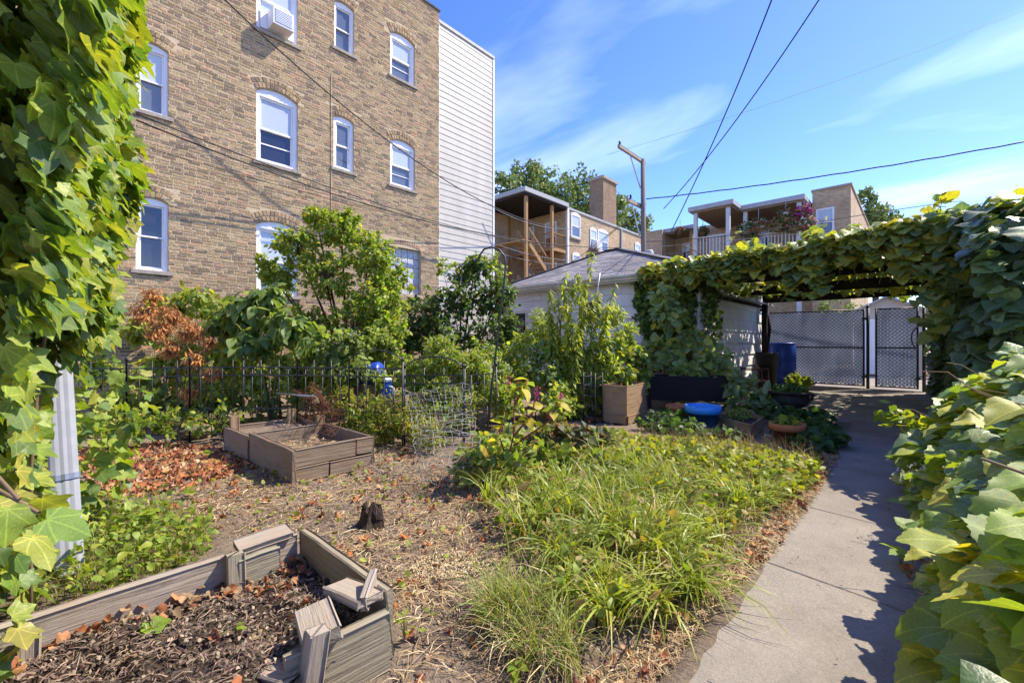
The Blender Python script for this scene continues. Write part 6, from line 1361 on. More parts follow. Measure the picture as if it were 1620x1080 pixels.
# tall leafy stalks
rg = np.random.default_rng(212); t = thing('tall_stalk_plant', 'tall yellow green stalks with drooping leaves in front of the garage', 'plant', base(900, 7.2)); P, Dd, Nn, S = [], [], [], []; mb = MB()
for (bx_, tx, ty, D) in ((900, 936, 398, 7.2), (905, 905, 440, 7.1), (890, 880, 470, 7.2), (915, 920, 455, 7.0), (930, 975, 445, 7.2), (880, 872, 500, 7.0), (940, 955, 500, 7.1), (910, 895, 480, 6.9), (925, 938, 470, 7.05), (888, 870, 455, 7.1), (895, 898, 425, 7.3), (915, 915, 430, 7.25), (875, 868, 480, 6.95), (930, 948, 455, 7.15), (905, 925, 440, 7.15), (885, 890, 450, 7.0), (940, 962, 475, 7.0), (870, 885, 530, 6.9), (950, 985, 520, 7.2), (900, 912, 510, 6.8)):
    a, b = base(bx_, D), atD(tx, ty, D); q = curve(a, b, 0, n=9, rg=rg, jit=.025); mb.tube(q, list(np.linspace(.010, .003, 9)), 5)
    for k in range(120):
        s = rg.random() ** .8; j = s * 8; i0 = min(int(j), 7); p = q[i0] + (q[i0 + 1] - q[i0]) * (j - i0); th_ = rg.uniform(0, 6.28); P.append(p); Dd.append(V(math.cos(th_), math.sin(th_), rg.normal(-.7, .35))); Nn.append(V(math.cos(th_) * .4, math.sin(th_) * .4, .8) + rg.normal(0, .2, 3)); S.append((.25 - .11 * s) * rg.uniform(.7, 1.2))
mb.build('stalks', MAT['stem_green'], t, True); stuff(t.children[0]); n = len(P); foliage(t, P, Dd, Nn, np.array(S), pick(rg, [(.27, .33, .05), (.22, .29, .05), (.33, .36, .055), (.17, .23, .045)], n), 'lance', 'leaf_bush', 300, 10, 213, curl=.5, fold=.1)
bush('leafy_shrub', 'medium green leafy plant above the wooden planter box', 'plant', base(985, 7.4), [B(965, 555, 7.3, .28), B(1000, 560, 7.5, .26), B(985, 590, 7.2, .25), B(950, 600, 7.0, .22), B(1010, 600, 7.4, .2)], 130, 7, 'ovate', .12, G_MID + [(.14, .2, .04)], 'leaf_bush', 214, trunk=.012, single=False, stem='stem_green', nind=100, droop=.5)
bush('planter_shrub', 'broad rounded grey green leaves growing out of the black rattan planter', 'plant', V(*(gp(1090, 640)[:2] + V(0, .25)), .5), [B(1060, 500, 8.5, .36), B(1090, 545, 8.5, .4), B(1040, 560, 8.4, .34), B(1130, 575, 8.4, .3), B(1085, 590, 8.2, .34), B(1145, 590, 8.2, .2, .6), B(1050, 470, 8.7, .22, .5)],
     230, 6, 'round', .145, [(.26, .35, .18), (.31, .40, .2), (.2, .29, .15), (.42, .46, .12)], 'leaf_bush', 215, trunk=.02, single=False, stem='stem_red', nind=200, up=.8)
bush('tobacco_plant', 'grey green large leaved plant right of the black rattan planter', 'plant', base(1180, 7.5), [B(1165, 612, 7.4, .2), B(1190, 620, 7.3, .22), B(1175, 640, 7.2, .2), B(1205, 635, 7.2, .2)], 45, 6, 'ovate', .17, [(.22, .29, .15), (.18, .25, .12), (.26, .32, .17)], 'leaf_bush', 216, trunk=.012, single=False, stem='stem_green', nind=120, curl=.5)
bush('strawberry_patch', 'dark green palmate leaves spreading behind the terracotta pot', 'plant', base(1260, 6.6), [(gp(1270, 680, .12), (.36, .42, .10), 1), (gp(1240, 655, .14), (.3, .3, .12), .6), (gp(1295, 690, .10), (.26, .35, .08), .8), (gp(1290, 660, .10), (.3, .3, .10), .6), (gp(1285, 705, .06), (.2, .25, .06), .4)], 260, 5, 'grape', .085, G_DARK + [(.06, .115, .035), (.075, .13, .04)], 'leaf_bush', 217, trunk=.005, single=False, stem='stem_green', nind=200, up=1.0)
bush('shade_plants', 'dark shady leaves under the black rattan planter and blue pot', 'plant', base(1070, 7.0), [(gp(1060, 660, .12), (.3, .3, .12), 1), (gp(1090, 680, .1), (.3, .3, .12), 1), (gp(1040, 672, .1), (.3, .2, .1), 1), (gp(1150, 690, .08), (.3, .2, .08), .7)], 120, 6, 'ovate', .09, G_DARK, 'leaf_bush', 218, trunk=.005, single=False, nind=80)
bush('barrel_weeds', 'yellow green weeds at the foot of the blue barrel', 'plant', V(-2.2, 12.9, 0), [((-2.25, 12.9, .22), .22, 1), ((-2.05, 13.0, .15), .18, .7)], 60, 6, 'ovate', .08, G_LIME, 'leaf_small', 219, trunk=.005, single=False, nind=20)
bush('box_seedlings', 'fine seedlings growing in the low tan box planter', 'plant', V(*gp(1175, 685)[:2], .13), [(V(*((gp(1132, 676) + gp(1207, 678)) / 2)[:2], .18), (.2, .2, .05), 1)], 90, 4, 'ovate', .04, G_MID, 'leaf_small', 220, trunk=.003, single=False, nind=0)
bush('urn_moss', 'bright green mossy sedum heaped on top of the black urn', 'plant', V(u[0], u[1], .39), [(V(u[0], u[1], .42), (.29, .25, .07), 1)], 320, 6, 'ovate', .035, [(.08, .17, .03), (.11, .21, .04), (.06, .13, .03)], 'leaf_small', 221, trunk=.004, single=False, nind=0)
bush('pot_seedling', 'small green seedlings in the terracotta pot by the path', 'plant', V(*gp(1245, 701)[:2], .19), [(V(*gp(1245, 701)[:2], .25), (.12, .12, .05), 1)], 22, 4, 'grape', .06, G_MID, 'leaf_bush', 222, trunk=.003, single=False, nind=30)
bush('sweet_potato_vine', 'brown and green creeper below the dark garage ivy', 'plant', V(-3.9, 8.9, 0), [((-3.7, 9.0, 1.1), .35, 1), ((-4.1, 9.0, .8), .4, 1), ((-4.4, 8.9, .7), .4, 1), ((-3.4, 8.95, .8), .35, 1)], 170, 6, 'ovate', .10, G_DARK + [(.12, .09, .05), (.09, .12, .04)], 'leaf_bush', 223, trunk=.012, single=False, nind=60)
bush('garden_filler', 'mixed green plants in front of the garage door', 'plant', base(800, 8.2), [B(810, 570, 8.3, .35), B(850, 545, 8.5, .3), B(760, 570, 8.0, .4), B(900, 560, 8.2, .3), B(820, 600, 7.8, .35), B(700, 590, 7.8, .35)], 210, 8, 'ovate', .10, G_MID + G_DARK[1:2], 'leaf_bush', 224, trunk=.010, single=False, nind=100, flowers=([(.6, .62, .5)], .016, 4, .25))
# pokeweed-like plant with red stems in the middle
rg = np.random.default_rng(230); o = gp(795, 765); D0 = 3.75; t = thing('red_stemmed_plant', 'red stemmed plant with yellow green leaves and magenta flower spikes', 'plant', o)
segs = [((795, 765), (812, 690), (815, 615)), ((812, 690), (842, 655), (850, 610)), ((812, 705), (870, 665), (885, 625)), ((803, 730), (790, 690), (800, 640)), ((815, 640), (830, 610), (836, 600))]
mb = MB(); P, Dd, Nn = [], [], []
for s in segs:
    q = np.array([atD(x_, y_, D0 + rg.normal(0, .06)) for x_, y_ in s]); mb.tube(q, [.010, .007, .004], 6)
    for k in range(9):
        v = rg.uniform(.25, 1); a = q[0] + (q[1] - q[0]) * min(v * 2, 1) + (q[2] - q[1]) * max(v * 2 - 1, 0); th_ = rg.uniform(0, 6.28); P.append(a); Dd.append(V(math.cos(th_), math.sin(th_), rg.normal(.1, .3))); Nn.append(V(0, 0, 1) + rg.normal(0, .35, 3))
mb.build('stems', MAT['stem_red'], t, True); stuff(t.children[0]); n = len(P); foliage(t, P, Dd, Nn, rg.uniform(.09, .155, n), pick(rg, [(.38, .4, .05), (.32, .38, .05), (.5, .45, .06), (.22, .29, .06)], n), 'ovate', 'leaf_bush', 80, 5, 231, curl=.5)
for (px, py) in ((805, 604), (819, 608), (851, 622), (889, 628), (868, 655)):
    c = atD(px, py, D0); mb = MB()
    for k in range(50):
        mb.col = (.42, .02, .16) if k % 3 else (.55, .10, .25); p = c + rg.normal(0, 1, 3) * V(.012, .012, .024); q = rg.normal(0, .007, (3, 3)); mb.add([p + q[0], p + q[1], p + q[2]], [(0, 1, 2)])
    mb.build('flower_spike', MAT['petal'], t)
bush('begonia', 'grey green leaved plant with dull red flower heads beside the long grass', 'plant', gp(900, 735), [(atD(880, 690, 4.2), .16, 1), (atD(920, 695, 4.3), .18, 1), (atD(850, 705, 4.1), .13, .7), (atD(950, 700, 4.4), .14, .7)], 75, 5, 'round', .085, [(.12, .16, .09), (.10, .14, .07), (.15, .18, .10), (.2, .15, .08)], 'leaf_bush', 232, trunk=.006, single=False, stem='stem_red', nind=120, flowers=([(.30, .03, .04), (.24, .05, .04)], .014, 5, .3))
bush('mixed_border', 'low mixed leafy border plants between the shepherd hook and the planter box', 'plant', gp(860, 715), [(gp(px_, py_, .14), (.26, .26, .17), 1) for px_, py_ in ((770, 712), (810, 705), (850, 702), (890, 705), (930, 700), (870, 725), (910, 728), (760, 735), (830, 728))], 330, 7, 'ovate', .08, G_MID + [(.26, .32, .08), (.3, .2, .1), (.2, .25, .13)], 'leaf_bush', 235, trunk=.005, single=False, stem='stem_green', nind=120)
pc = gp(808, 722); pp = thing('prickly_pear', 'prickly pear cactus pads beside the brown stones', 'cactus', pc); rg = np.random.default_rng(240)
for k in range(9):
    c = pc + V(rg.normal(0, .12), rg.normal(0, .12), rg.uniform(.05, .3)); nrm = unit(rg.normal(0, 1, 3) * V(1, 1, .35)); e1_ = unit(np.cross(nrm, V(0, 0, 1)) + rg.normal(0, .2, 3)); e2_ = unit(np.cross(e1_, nrm)); mb = MB(); Pq = []
    for th_ in (-1, 0, 1):
        for j in range(14): a_ = 2 * math.pi * j / 14; r_ = (1 if th_ == 0 else .82) * (1 + .12 * math.sin(a_)); Pq.append(c + (e1_ * .052 * math.cos(a_) + e2_ * .075 * math.sin(a_)) * r_ + nrm * th_ * .011)
    mb.add(Pq, [(i * 14 + j, i * 14 + (j + 1) % 14, i * 14 + 14 + (j + 1) % 14, i * 14 + 14 + j) for i in range(2) for j in range(14)] + [tuple(range(13, -1, -1)), tuple(28 + j for j in range(14))]); mb.build('pad', MAT['cactus'], pp, True)

# ------------------------------------------------------------------ long grass, ground cover, weeds
def poly(pts): return np.array(pts, float)[:, :2]
def inside(P, poly_):
    x, y = P[:, 0], P[:, 1]; r = np.zeros(len(P), bool); j = len(poly_) - 1
    for i in range(len(poly_)):
        xi, yi, xj, yj = *poly_[i], *poly_[j]; c = ((yi > y) != (yj > y)) & (x < (xj - xi) * (y - yi) / (yj - yi + 1e-12) + xi); r ^= c; j = i
    return r
def scatter(rg, poly_, n):
    lo, hi = poly_.min(0), poly_.max(0); out = np.zeros((0, 2))
    while len(out) < n:
        q = rg.uniform(lo, hi, (n * 2, 2)); out = np.r_[out, q[inside(q, poly_)]]
    return out[:n]
def blades(name, label, cat, C, rg, L, W, pal, mat='grass_blade', lean=.7, kind=True, seg=4, z0=None, bend=1.0, az=None, cl=None):
    """curved tapering blades at the points C, one uncountable mass"""
    n = len(C); th_ = rg.uniform(0, 2 * math.pi, n) if az is None else az; ln = L * rg.uniform(.55, 1.2, n); le = np.clip(rg.normal(lean, .3, n), .05, 1.6) * bend
    z = gz(C[:, 0], C[:, 1]) if z0 is None else z0; d = np.column_stack([np.cos(th_), np.sin(th_)]); s = np.column_stack([-d[:, 1], d[:, 0]]); vs = []
    tw = rg.normal(0, .4, n); cols = pick(rg, pal, n)
    if cl is not None:      # each clump has its own height, lean, tint and side it flops to
        m = cl.max() + 1; ln = ln * rg.uniform(.55, 1.25, m)[cl]; le = np.clip(le * rg.uniform(.6, 1.35, m)[cl], .05, 1.9); cols = cols * .5 + .5 * pick(rg, pal, m)[cl]; fl = rg.uniform(0, 6.28, m)[cl]; th_ = np.where(rg.random(n) < .45, fl + rg.normal(0, .6, n), th_)
        d = np.column_stack([np.cos(th_), np.sin(th_)]); s = np.column_stack([-d[:, 1], d[:, 0]]); dry = rg.random(n) < .07; cols[dry] = pick(rg, [(.46, .36, .18), (.38, .27, .13)], int(dry.sum()))
    W = W * rg.uniform(.5, 1.3, n)[:, None]
    for k in range(seg + 1):
        t = k / seg; phi = le * t; out = ln * (np.sin(le * t) * .0 + t * np.sin(phi)); up = ln * t * np.cos(np.minimum(phi, 1.9)); w = W * (1 - t ** 2.2) * .5 * rg.uniform(.9, 1.1)
        c = np.column_stack([C + d * out[:, None], z + up + .004]); sd_ = np.column_stack([s * np.cos(tw)[:, None], np.sin(tw)]) * w
        vs += [c - sd_, c + sd_]
    Vv = np.stack(vs, 1); k = 2 * (seg + 1); f = np.array([(2 * i, 2 * i + 1, 2 * i + 3, 2 * i + 2) for i in range(seg)]); fs = (f[None] + (np.arange(n) * k)[:, None, None]).reshape(-1, 4)
    o0 = np.array([*C.mean(0), 0]); me = bulk(name, Vv.reshape(-1, 3), [fs], np.repeat(cols, k, 0), None, mat, o0); o = link(name, me, None, o0); stuff(o); tag(o, label, cat); return o
rg = np.random.default_rng(300)
G1 = poly([gp(770, 795), gp(800, 860), gp(850, 925), gp(870, 975), gp(960, 1015), gp(1040, 985), gp(1150, 905), gp(1190, 850), gp(1215, 800), gp(1100, 745), gp(950, 735), gp(850, 745), gp(800, 765)])
tc = scatter(rg, G1, 105); nb_ = 58; C = np.repeat(tc, nb_, 0) + rg.normal(0, .028, (len(tc) * nb_, 2)); cl = np.repeat(np.arange(len(tc)), nb_)
blades('long_grass', 'mounds of long arching yellow green grass beside the path', 'grass', C, rg, .33, .012, [(.29, .36, .04), (.23, .31, .035), (.35, .39, .05), (.17, .25, .03), (.30, .37, .05), (.42, .41, .08)], lean=1.1, cl=cl)
tc = scatter(rg, G1, 26); C = np.repeat(tc, 14, 0) + rg.normal(0, .03, (len(tc) * 14, 2)); blades('broad_grass', 'broader strap leaves rising from the long grass', 'grass', C, rg, .36, .017, [(.15, .22, .035), (.2, .27, .04), (.25, .3, .05)], lean=1.0)
G2 = poly([gp(770, 945), gp(775, 1030), gp(830, 1060), gp(910, 1075), gp(900, 1000), gp(850, 950)]); tc = scatter(rg, G2, 16); C = np.repeat(tc, 40, 0) + rg.normal(0, .03, (16 * 40, 2))
blades('grass_tuft', 'limp tuft of thin green grass in the bottom middle', 'grass', C, rg, .26, .005, [(.18, .25, .04), (.25, .3, .05), (.3, .32, .08)], lean=.85)
# leafy ground cover: sunlit, towards the pots
G3 = poly([gp(880, 745), gp(960, 700), gp(1060, 700), gp(1200, 712), gp(1290, 730), gp(1300, 765), gp(1255, 800), gp(1160, 800), gp(1050, 765), gp(950, 760)])
t = thing('ground_cover', 'yellow green leafy ground cover between the long grass and the pots', 'ground cover', gp(1120, 745)); n = 5200; q = scatter(rg, G3, n); hgt = .09 + .13 * (vnoise(q[:, 0], q[:, 1], 2.2, 81) + .5); hgt *= np.where(q[:, 1] > 4.7, .55, 1); z = hgt * rg.random(n) ** .45
foliage(t, np.column_stack([q, z]), rg.normal(0, .7, (n, 3)) + V(0, 0, -.05), rg.normal(0, .35, (n, 3)) + V(0, 0, 1), rg.uniform(.04, .085, n), pick(rg, [(.27, .32, .03), (.32, .35, .035), (.21, .28, .03), (.38, .37, .055), (.16, .22, .035), (.3, .21, .09)], n, w=[.26, .24, .2, .1, .13, .07]), 'toothed', 'leaf_small', 300, 8, 301)
mb = MB()
for k in range(500):
    p = q[k]; mb.tube([(p[0], p[1], -.02), (p[0] + rg.normal(0, .02), p[1] + rg.normal(0, .02), z[k])], .0018, 3, False)
stuff(mb.build('stems', MAT['stem_brown'], t))
t = thing('ground_ivy', 'low broad leaved weeds and seedlings among the long grass', 'ground cover', gp(1000, 850)); n = 1900; q = scatter(rg, G1, n); z = gz(q[:, 0], q[:, 1]) + .01 + rg.random(n) ** 1.3 * .2
foliage(t, np.column_stack([q, z]), rg.normal(0, .7, (n, 3)) + V(0, 0, .1), rg.normal(0, .35, (n, 3)) + V(0, 0, 1), rg.uniform(.03, .075, n), pick(rg, [(.24, .31, .04), (.17, .24, .035), (.32, .34, .05), (.3, .2, .08)], n), 'ovate', 'leaf_small', 250, 8, 306)
C = np.r_[scatter(rg, G1, 2600), scatter(rg, G2, 500)]; blades('dead_grass', 'dead straw tangled through the long grass', 'dry grass', C, rg, .22, .004, [(.46, .35, .17), (.38, .26, .13), (.52, .43, .24)], 'straw', lean=1.3)
C = scatter(rg, G3, 2600); blades('dry_stalks', 'thin dry brown stalks tangled in the ground cover', 'dry grass', C, rg, .28, .0035, [(.36, .25, .11), (.28, .17, .08), (.42, .33, .16)], 'straw', lean=.6)
# weeds at left
G4 = poly([gp(60, 840), gp(20, 965), gp(170, 945), gp(330, 880), gp(340, 835), gp(260, 800), gp(150, 800)])
t = thing('weed_patch', 'low bright green weeds between the downspout and the foreground bed', 'weeds', gp(200, 860)); n = 1700; q = scatter(rg, G4, n); dn = vnoise(q[:, 0], q[:, 1], 2.5, 82) + .5; kp = rg.random(n) < .35 + .8 * dn; q = q[kp]; n = len(q); z = gz(q[:, 0], q[:, 1]) + .02 + rg.random(n) ** 1.4 * .15
foliage(t, np.column_stack([q, z]), rg.normal(0, .7, (n, 3)) + V(0, 0, .0), rg.normal(0, .35, (n, 3)) + V(0, 0, 1), rg.uniform(.025, .06, n), pick(rg, [(.24, .32, .045), (.18, .27, .04), (.3, .35, .05), (.14, .21, .04)], n), 'ovate', 'leaf_small', 300, 8, 302, curl=.5)
C = scatter(rg, G4, 1500); blades('left_grass', 'sparse thin grass among the weeds by the downspout', 'grass', C, rg, .15, .004, [(.17, .22, .04), (.24, .25, .06), (.36, .29, .13)], lean=.8)
def weed(label, c, n, size, h, kind='toothed', seed=1, pal=G_LIME[:3] + G_MID[1:2]):
    rr = np.random.default_rng(seed); t = thing('weed', label, 'weed', c); P = []; Dd = []
    mb = MB()
    for k in range(n): 
        th_ = rr.uniform(0, 6.28); p = c + V(math.cos(th_), math.sin(th_), 0) * size * .4 * rr.random() + V(0, 0, h * rr.uniform(.4, 1)); P.append(p); Dd.append(V(math.cos(th_), math.sin(th_), .2)); mb.tube([c, p], .0015, 3, False)
    foliage(t, P, Dd, rr.normal(0, .2, (n, 3)) + V(0, 0, 1), rr.uniform(.7, 1.2, n) * size, pick(rr, pal, n), kind, 'leaf_bush', n, 2, seed); stuff(mb.build('stems', MAT['stem_green'], t))
weed('green seedling with lobed leaves growing in the foreground bed soil', V(*gp(240, 1003, .13)[:2], .12), 6, .05, .05, 'grape', 1)
weed('tiny seedling in the middle of the foreground bed soil', V(*gp(372, 1005, .13)[:2], .12), 4, .035, .05, 'toothed', 2)
weed('pale leafy weed right outside the foreground bed', gp(592, 985), 7, .05, .10, 'ovate', 3); weed('feathery weed below the foreground bed corner', gp(640, 1015), 12, .045, .10, 'lance', 4)
weed('pale yellow lobed weed on the soil above the foreground bed', gp(300, 785), 5, .07, .06, 'grape', 5); weed('lobed weed standing above the long foreground board', gp(235, 855), 8, .06, .20, 'grape', 6)
weed('small weed beside the double raised bed corner', gp(413, 720), 6, .045, .08, 'ovate', 7); weed('small weed against the front of the double raised bed', gp(567, 745), 6, .04, .09, 'ovate', 8)
weed('low weed at the bottom edge below the grass tuft', gp(815, 1070), 7, .05, .05, 'ovate', 9); weed('small weed on the soil left of the stump', gp(330, 720), 5, .06, .05, 'grape', 10)
weed('yellow fallen looking leaf weed by the bed foot', gp(430, 750), 3, .10, .03, 'ovate', 11); weed('low weed at the hedge foot near the path', V(*gp(1425, 900)[:2], .0), 8, .07, .10, 'toothed', 12)
o = blades('grass_stalk', 'single long grass stalk arching over the path at right', 'grass', np.array([gp(1455, 1100)[:2]]), np.random.default_rng(5), .5, .005, [(.12, .17, .03)], lean=.35, seg=8, az=np.array([2.4]))
C = scatter(rg, poly([gp(150, 720), gp(640, 712), gp(800, 850), gp(860, 980), gp(640, 1040), gp(480, 840), gp(330, 830)]), 420); t = thing('soil_weeds', 'tiny green weeds dotted over the bare soil', 'weeds', gp(560, 800)); n = len(C); q = C + 0; z = gz(q[:, 0], q[:, 1]) + .015 + rg.random(n) * .03
foliage(t, np.column_stack([q, z]), rg.normal(0, .7, (n, 3)) + V(0, 0, .2), rg.normal(0, .3, (n, 3)) + V(0, 0, 1), rg.uniform(.02, .05, n), pick(rg, [(.24, .32, .05), (.18, .26, .04), (.32, .34, .06)], n), 'toothed', 'leaf_small', 60, 8, 307)
# ------------------------------------------------------------------ litter on the soil
SOIL = poly([gp(130, 715), gp(380, 700), gp(640, 705), gp(790, 760), gp(800, 860), gp(850, 960), gp(1010, 1060), gp(1000, 1140), gp(560, 1200), gp(640, 1010), gp(470, 850), gp(330, 840), gp(150, 800)])
STR = [(.46, .34, .18), (.36, .25, .13), (.55, .44, .26), (.27, .175, .10), (.22, .145, .09), (.42, .29, .15)]
def litter(name, label, cat, C, rg, L, W, pal, mat='straw', zoff=.004, lift=.25, zf=None):
    n = len(C); th_ = rg.uniform(0, 6.28, n); ln = L * rg.uniform(.4, 1.3, n); d = np.column_stack([np.cos(th_), np.sin(th_), rg.normal(0, lift * .5, n)]); s = np.column_stack([-np.sin(th_), np.cos(th_), rg.normal(0, .5, n)])
    zb = (gz(C[:, 0], C[:, 1]) if zf is None else zf(C)) + zoff + rg.random(n) * .012; c = np.column_stack([C, zb]); w = W * rg.uniform(.6, 1.4, n); bend = rg.normal(0, .18, n); P = []
    for k in range(4):
        t = k / 3 - .5; ctr = c + d * (ln * t)[:, None] + s * (ln * bend * (t * t - .1))[:, None] + V(0, 0, .0) + np.column_stack([np.zeros((n, 2)), np.abs(rg.normal(0, .004, n)) * (1 if k in (1, 2) else 0)]); wk = w * (1, 1, 1, .5)[k] * .5; P += [ctr - s * wk[:, None], ctr + s * wk[:, None]]
    Vv = np.stack(P, 1); f = np.array([(0, 1, 3, 2), (2, 3, 5, 4), (4, 5, 7, 6)]); fs = (f[None] + (np.arange(n) * 8)[:, None, None]).reshape(-1, 4); o0 = np.array([*C.mean(0), 0])
    o = link(name, bulk(name, Vv.reshape(-1, 3), [fs], np.repeat(pick(rg, pal, n), 8, 0), None, mat, o0), None, o0); stuff(o); tag(o, label, cat); return o
C = scatter(rg, SOIL, 27000); dn = vnoise(C[:, 0], C[:, 1], 1.6, 91) + .6 * vnoise(C[:, 0], C[:, 1], 4.5, 92) + .45; C = C[rg.random(len(C)) < dn]
litter('straw_litter', 'dry straw and stalks scattered over the bare soil', 'straw', C, rg, .085, .003, STR)
C = scatter(rg, SOIL, 5000); litter('soil_chips', 'small wood chips and crumbs on the bare soil', 'wood chips', C, rg, .018, .008, [(.20, .14, .09), (.26, .19, .12), (.12, .085, .06), (.30, .23, .15)], 'chip')
C = scatter(rg, SOIL, 420); litter('fallen_twigs', 'thin brown twigs lying on the soil', 'twigs', C, rg, .22, .004, [(.16, .10, .06), (.24, .16, .09), (.36, .27, .16)], 'straw', .008)
SEED = poly([gp(650, 885), gp(660, 920), gp(740, 915), gp(790, 890), gp(740, 868), gp(690, 868)]); C = scatter(rg, SEED, 1500); litter('spilled_seed', 'patch of pale yellow spilled seed husks on the soil', 'seed', C, rg, .011, .005, [(.46, .37, .20), (.40, .31, .17), (.50, .41, .25)], 'chip', .006)
def leafheap(name, label, C, rg, size, pal, n_ind=120, z=None, kind='ivy', up=.02):
    t = thing(name, label, 'dry leaves', np.array([*C.mean(0), 0])); n = len(C); zz_ = (gz(C[:, 0], C[:, 1]) if z is None else z) + .008 + rg.random(n) * up
    foliage(t, np.column_stack([C, zz_]), rg.normal(0, .7, (n, 3)) * V(1, 1, .25), rg.normal(0, .45, (n, 3)) + V(0, 0, 1), rg.uniform(.6, 1.2, n) * size, pick(rg, pal, n, .2), kind, 'dry_leaf', n_ind, 8, 303, curl=.9, rip=.5, fold=.4, part='leaf_litter')
OR = [(.40, .155, .055), (.33, .12, .05), (.47, .23, .10), (.26, .10, .05), (.50, .31, .17), (.22, .10, .06)]
LV = poly([gp(130, 710), gp(135, 790), gp(200, 790), gp(330, 760), gp(400, 735), gp(370, 705), gp(250, 700)]); C = scatter(rg, LV, 1000); leafheap('fallen_leaves', 'orange brown fallen leaves heaped in front of the fence at left', C, rg, .06, OR)
C = scatter(rg, SOIL, 330); leafheap('scattered_leaves', 'scattered dry brown leaves on the bare soil', C, rg, .05, OR + STR[:2], 100)
EDGE = poly([gp(960, 1190), gp(1060, 1060), gp(1120, 985), gp(1225, 880), gp(1290, 790), gp(1330, 720), gp(1300, 720), gp(1240, 800), gp(1160, 890), gp(1040, 985), gp(900, 1090), gp(860, 1190)])
C = scatter(rg, EDGE, 5200); litter('path_edge_litter', 'dry straw and crumbs along the left path edge', 'litter', C, rg, .06, .003, STR, zf=lambda c: np.maximum(gz(c[:, 0], c[:, 1]), np.where(c[:, 0] > -.72, .018, -.02))); C = scatter(rg, EDGE, 150); leafheap('path_edge_leaves', 'dry brown leaves along the left path edge', C, rg, .045, OR + STR[:2], 100, z=np.where(C[:, 0] > -.72, .018, gz(C[:, 0], C[:, 1])))
HE = poly([(-.05, 1.2), (.0, 5.2), (.25, 5.2), (.25, 1.2)]); C = scatter(rg, HE, 1300); litter('hedge_foot_litter', 'dry stems and crumbs on the path below the hedge', 'litter', C, rg, .07, .003, STR, zf=lambda c: np.full(len(c), .018)); C = scatter(rg, HE, 60); leafheap('hedge_foot_leaves', 'dry leaves on the path below the hedge', C, rg, .05, OR, 60, z=.02)
PT = poly([(-.55, 1.3), (-.7, 8), (.0, 8), (.0, 1.3)]); C = scatter(rg, PT, 130); litter('path_crumbs', 'a few dark crumbs and stalks on the path', 'litter', C, rg, .03, .003, [(.08, .06, .04), (.3, .22, .13)], zf=lambda c: np.full(len(c), .018))
# foreground bed contents
BED = poly([(BX0 + .04, -.3), (BX0 + .04, BY1 - .04), (BX1 - .02, BY1 - .04), (BX1 - .02, -.3)]); bz_ = lambda c: .125 + .075 * (vnoise(c[:, 0], c[:, 1], 3, 101) + .6 * vnoise(c[:, 0], c[:, 1], 8, 102) + .45 * vnoise(c[:, 0], c[:, 1], 20, 103))
C = scatter(rg, BED, 2300); litter('mulch_stalks', 'dark root stalks on the foreground bed soil', 'mulch', C, rg, .06, .0025, [(.14, .095, .07), (.22, .155, .11), (.08, .055, .04), (.32, .24, .17)], zf=bz_)
C = scatter(rg, BED, 3200); litter('mulch_chips', 'wood chips and crumbs on the foreground bed soil', 'mulch', C, rg, .016, .008, [(.09, .065, .05), (.14, .10, .075), (.06, .045, .04), (.19, .14, .10), (.30, .23, .16)], 'chip', zf=bz_)
LB = poly([(BX0 + .03, -.2), (BX0 + .03, .88), (BX0 + .3, .88), (BX0 + .13, .3), (BX0 + .13, -.2)]); C = scatter(rg, LB, 80); leafheap('bed_leaves', 'curled orange dry leaves along the foreground bed board', C, rg, .055, OR[:4] + STR[3:], 80, z=bz_(C), up=.03, kind='ovate')
C = scatter(rg, BED, 26); leafheap('bed_loose_leaves', 'single dry leaves scattered over the foreground bed soil', C, rg, .055, OR[:4] + STR[3:], 26, z=bz_(C), up=.02, kind='ovate')
C = scatter(rg, poly([(XM + .05, YA + .05), (XM + .05, YB2 - .05), (XA - .05, YB2 - .05), (XA - .05, YA + .05)]), 700); litter('bed_straw', 'straw lying in the double raised bed', 'straw', C, rg, .09, .004, STR, zf=lambda c: np.full(len(c), .145))
# ------------------------------------------------------------------ far trees and balcony flowers
def fartree(label, c, blobs, n, size, pal, seed, trunk=.3):
    rr = np.random.default_rng(seed); t = thing('background_tree', label, 'tree', c); mb = MB(); P, N = [], []
    for b, r, w in blobs:
        b = np.array(b); mb.tube([c + V(0, 0, -.1), c + (b - c) * V(.2, .2, .55), b], [trunk, trunk * .6, trunk * .2], 7); sub = [b + unit(rr.normal(0, 1, 3)) * r * rr.uniform(.4, 1) for _ in range(26)]
        for s in sub:
            m = int(n * w / len(sub)); u = unit(rr.normal(0, 1, (m, 3))); P.append(s + u * r * .30 * rr.random((m, 1)) ** .4); N.append(u + V(0, 0, .5))
    P, N = np.concatenate(P), np.concatenate(N); mb.build('trunk', MAT['bark'], t, True); foliage(t, P, rr.normal(0, 1, P.shape), N, size * rr.uniform(.6, 1.3, len(P)), pick(rr, pal, len(P), .2), 'ovate', 'far_leaf', 0, 99, seed, part='crown')
FT = [(.17, .25, .07), (.22, .30, .08), (.13, .2, .06), (.27, .33, .1)]
cB = lambda px, py, D, r, w=1.0: (atD(px, py, D), r, w)
c = atD(865, 400, 52); c[2] = 0; fartree('large round green tree behind the tan porch building', c, [cB(810, 300, 50, 2.6), cB(850, 296, 52, 3.0), cB(895, 302, 52, 2.8), cB(930, 316, 53, 2.6), cB(965, 335, 52, 2.2), cB(850, 325, 52, 3)], 1500, .42, FT, 401, .35)
c = atD(1003, 420, 56); c[2] = 0; fartree('smaller green tree between the chimney and the utility pole', c, [cB(985, 350, 56, 2.2), cB(1005, 365, 56, 2.2)], 1000, .42, FT, 402, .3)
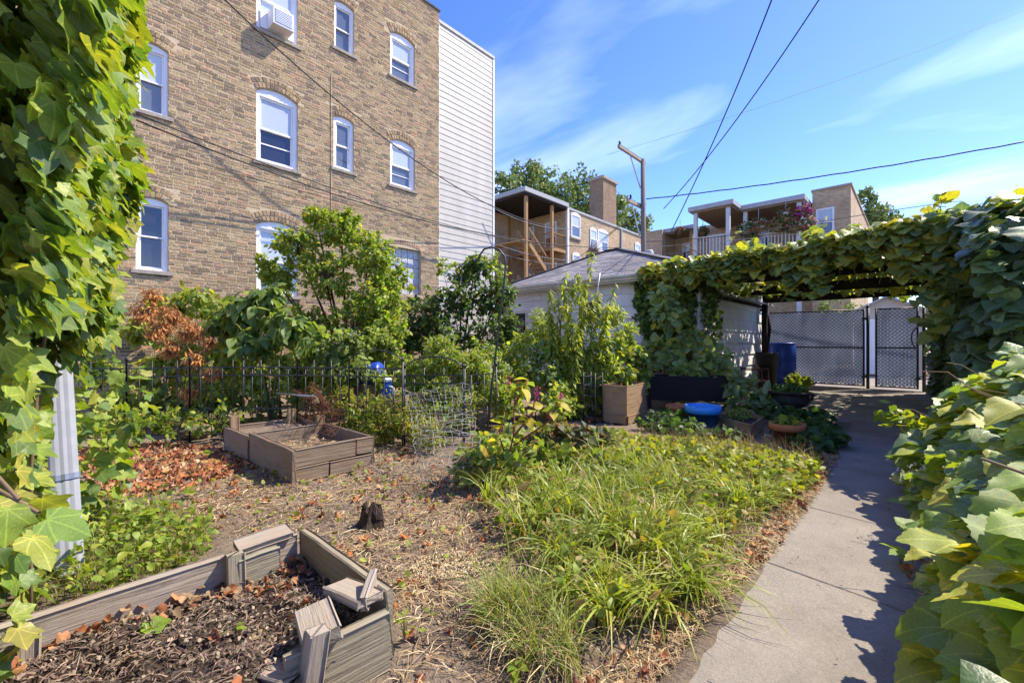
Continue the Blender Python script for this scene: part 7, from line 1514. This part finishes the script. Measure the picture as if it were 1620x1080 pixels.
c = atD(1385, 420, 36); c[2] = 0; fartree('slender upright tree right of the balcony building', c, [cB(1372, 315, 36, .8, .6), cB(1385, 340, 36, 1.1), cB(1400, 350, 36, 1.2), cB(1375, 350, 36, 1.1)], 900, .26, FT, 403, .2)
c = V(1.6, 24.5, 0); fartree('low green tree across the alley behind the gates', c, [((1.6, 24, 2.6), 1.3, 1), ((-2.8, 27, 2.4), 1.0, .6)], 900, .2, [(.2, .26, .04), (.13, .19, .04)], 404, .15)
def basket(label, c, r, pal, seed, hang=None):
    rr = np.random.default_rng(seed); t = thing('flower_basket', label, 'flower basket', c, 'balcony flowers'); mb = MB(); mb.lathe(c - V(0, 0, r * .6), [(r * .3, 0), (r * .5, r * .3), (r * .52, r * .35)], 12); mb.build('basket', MAT['wood_dark'], t, True)
    if hang: mb = MB(); mb.tube([c, c + V(0, 0, hang)], .015, 4); mb.build('hanger', MAT['galvanised'], t)
    n = 260; u = unit(rr.normal(0, 1, (n, 3))); foliage(t, c + u * r * rr.uniform(.5, 1, (n, 1)) * V(1, .8, .8), rr.normal(0, 1, (n, 3)), u + V(0, 0, .4), rr.uniform(.10, .2, n), pick(rr, pal, n, .2), 'ovate', 'far_leaf', 0, 99, seed, part='blooms')
FG = [(.07, .13, .03), (.10, .16, .04)]; MGN = [(.45, .03, .22), (.38, .02, .25)]; RD = [(.36, .07, .05), (.08, .14, .04), (.1, .16, .05)]; WH = [(.5, .5, .4), (.3, .12, .08)]
for i, (px, py, r, pal, hang, lb) in enumerate(((1272, 334, .5, MGN + FG[:1], .6, 'magenta hanging flower basket at the right end of the balcony'), (1273, 352, .55, RD + WH, None, 'red and white flower basket below the magenta one'), (1180, 362, .6, FG + WH[:1], None, 'leafy flower basket at the left end of the white railing'),
        (1200, 356, .55, FG + WH + RD[:1], .9, 'pinkish flower basket left of the balcony window'), (1230, 356, .6, FG + WH[1:], None, 'leafy flower basket right of the balcony window'), (1243, 342, .6, FG + WH + [(.4, .2, .05)], 1.0, 'tall orange and green flower basket under the balcony roof'), (1255, 358, .5, RD + FG, None, 'red flower basket near the right balcony post'),
        (1076, 366, .45, RD, .8, 'red hanging basket on the far left balcony'), (1112, 366, .45, RD + FG, .8, 'red and green hanging basket between the grey posts'), (1190, 374, .5, FG + RD[:1], None, 'low green flower basket on the white railing'))): basket(lb, atY(px, py, 28.2 if px > 1130 else 29.5), r, pal, 500 + i, hang)
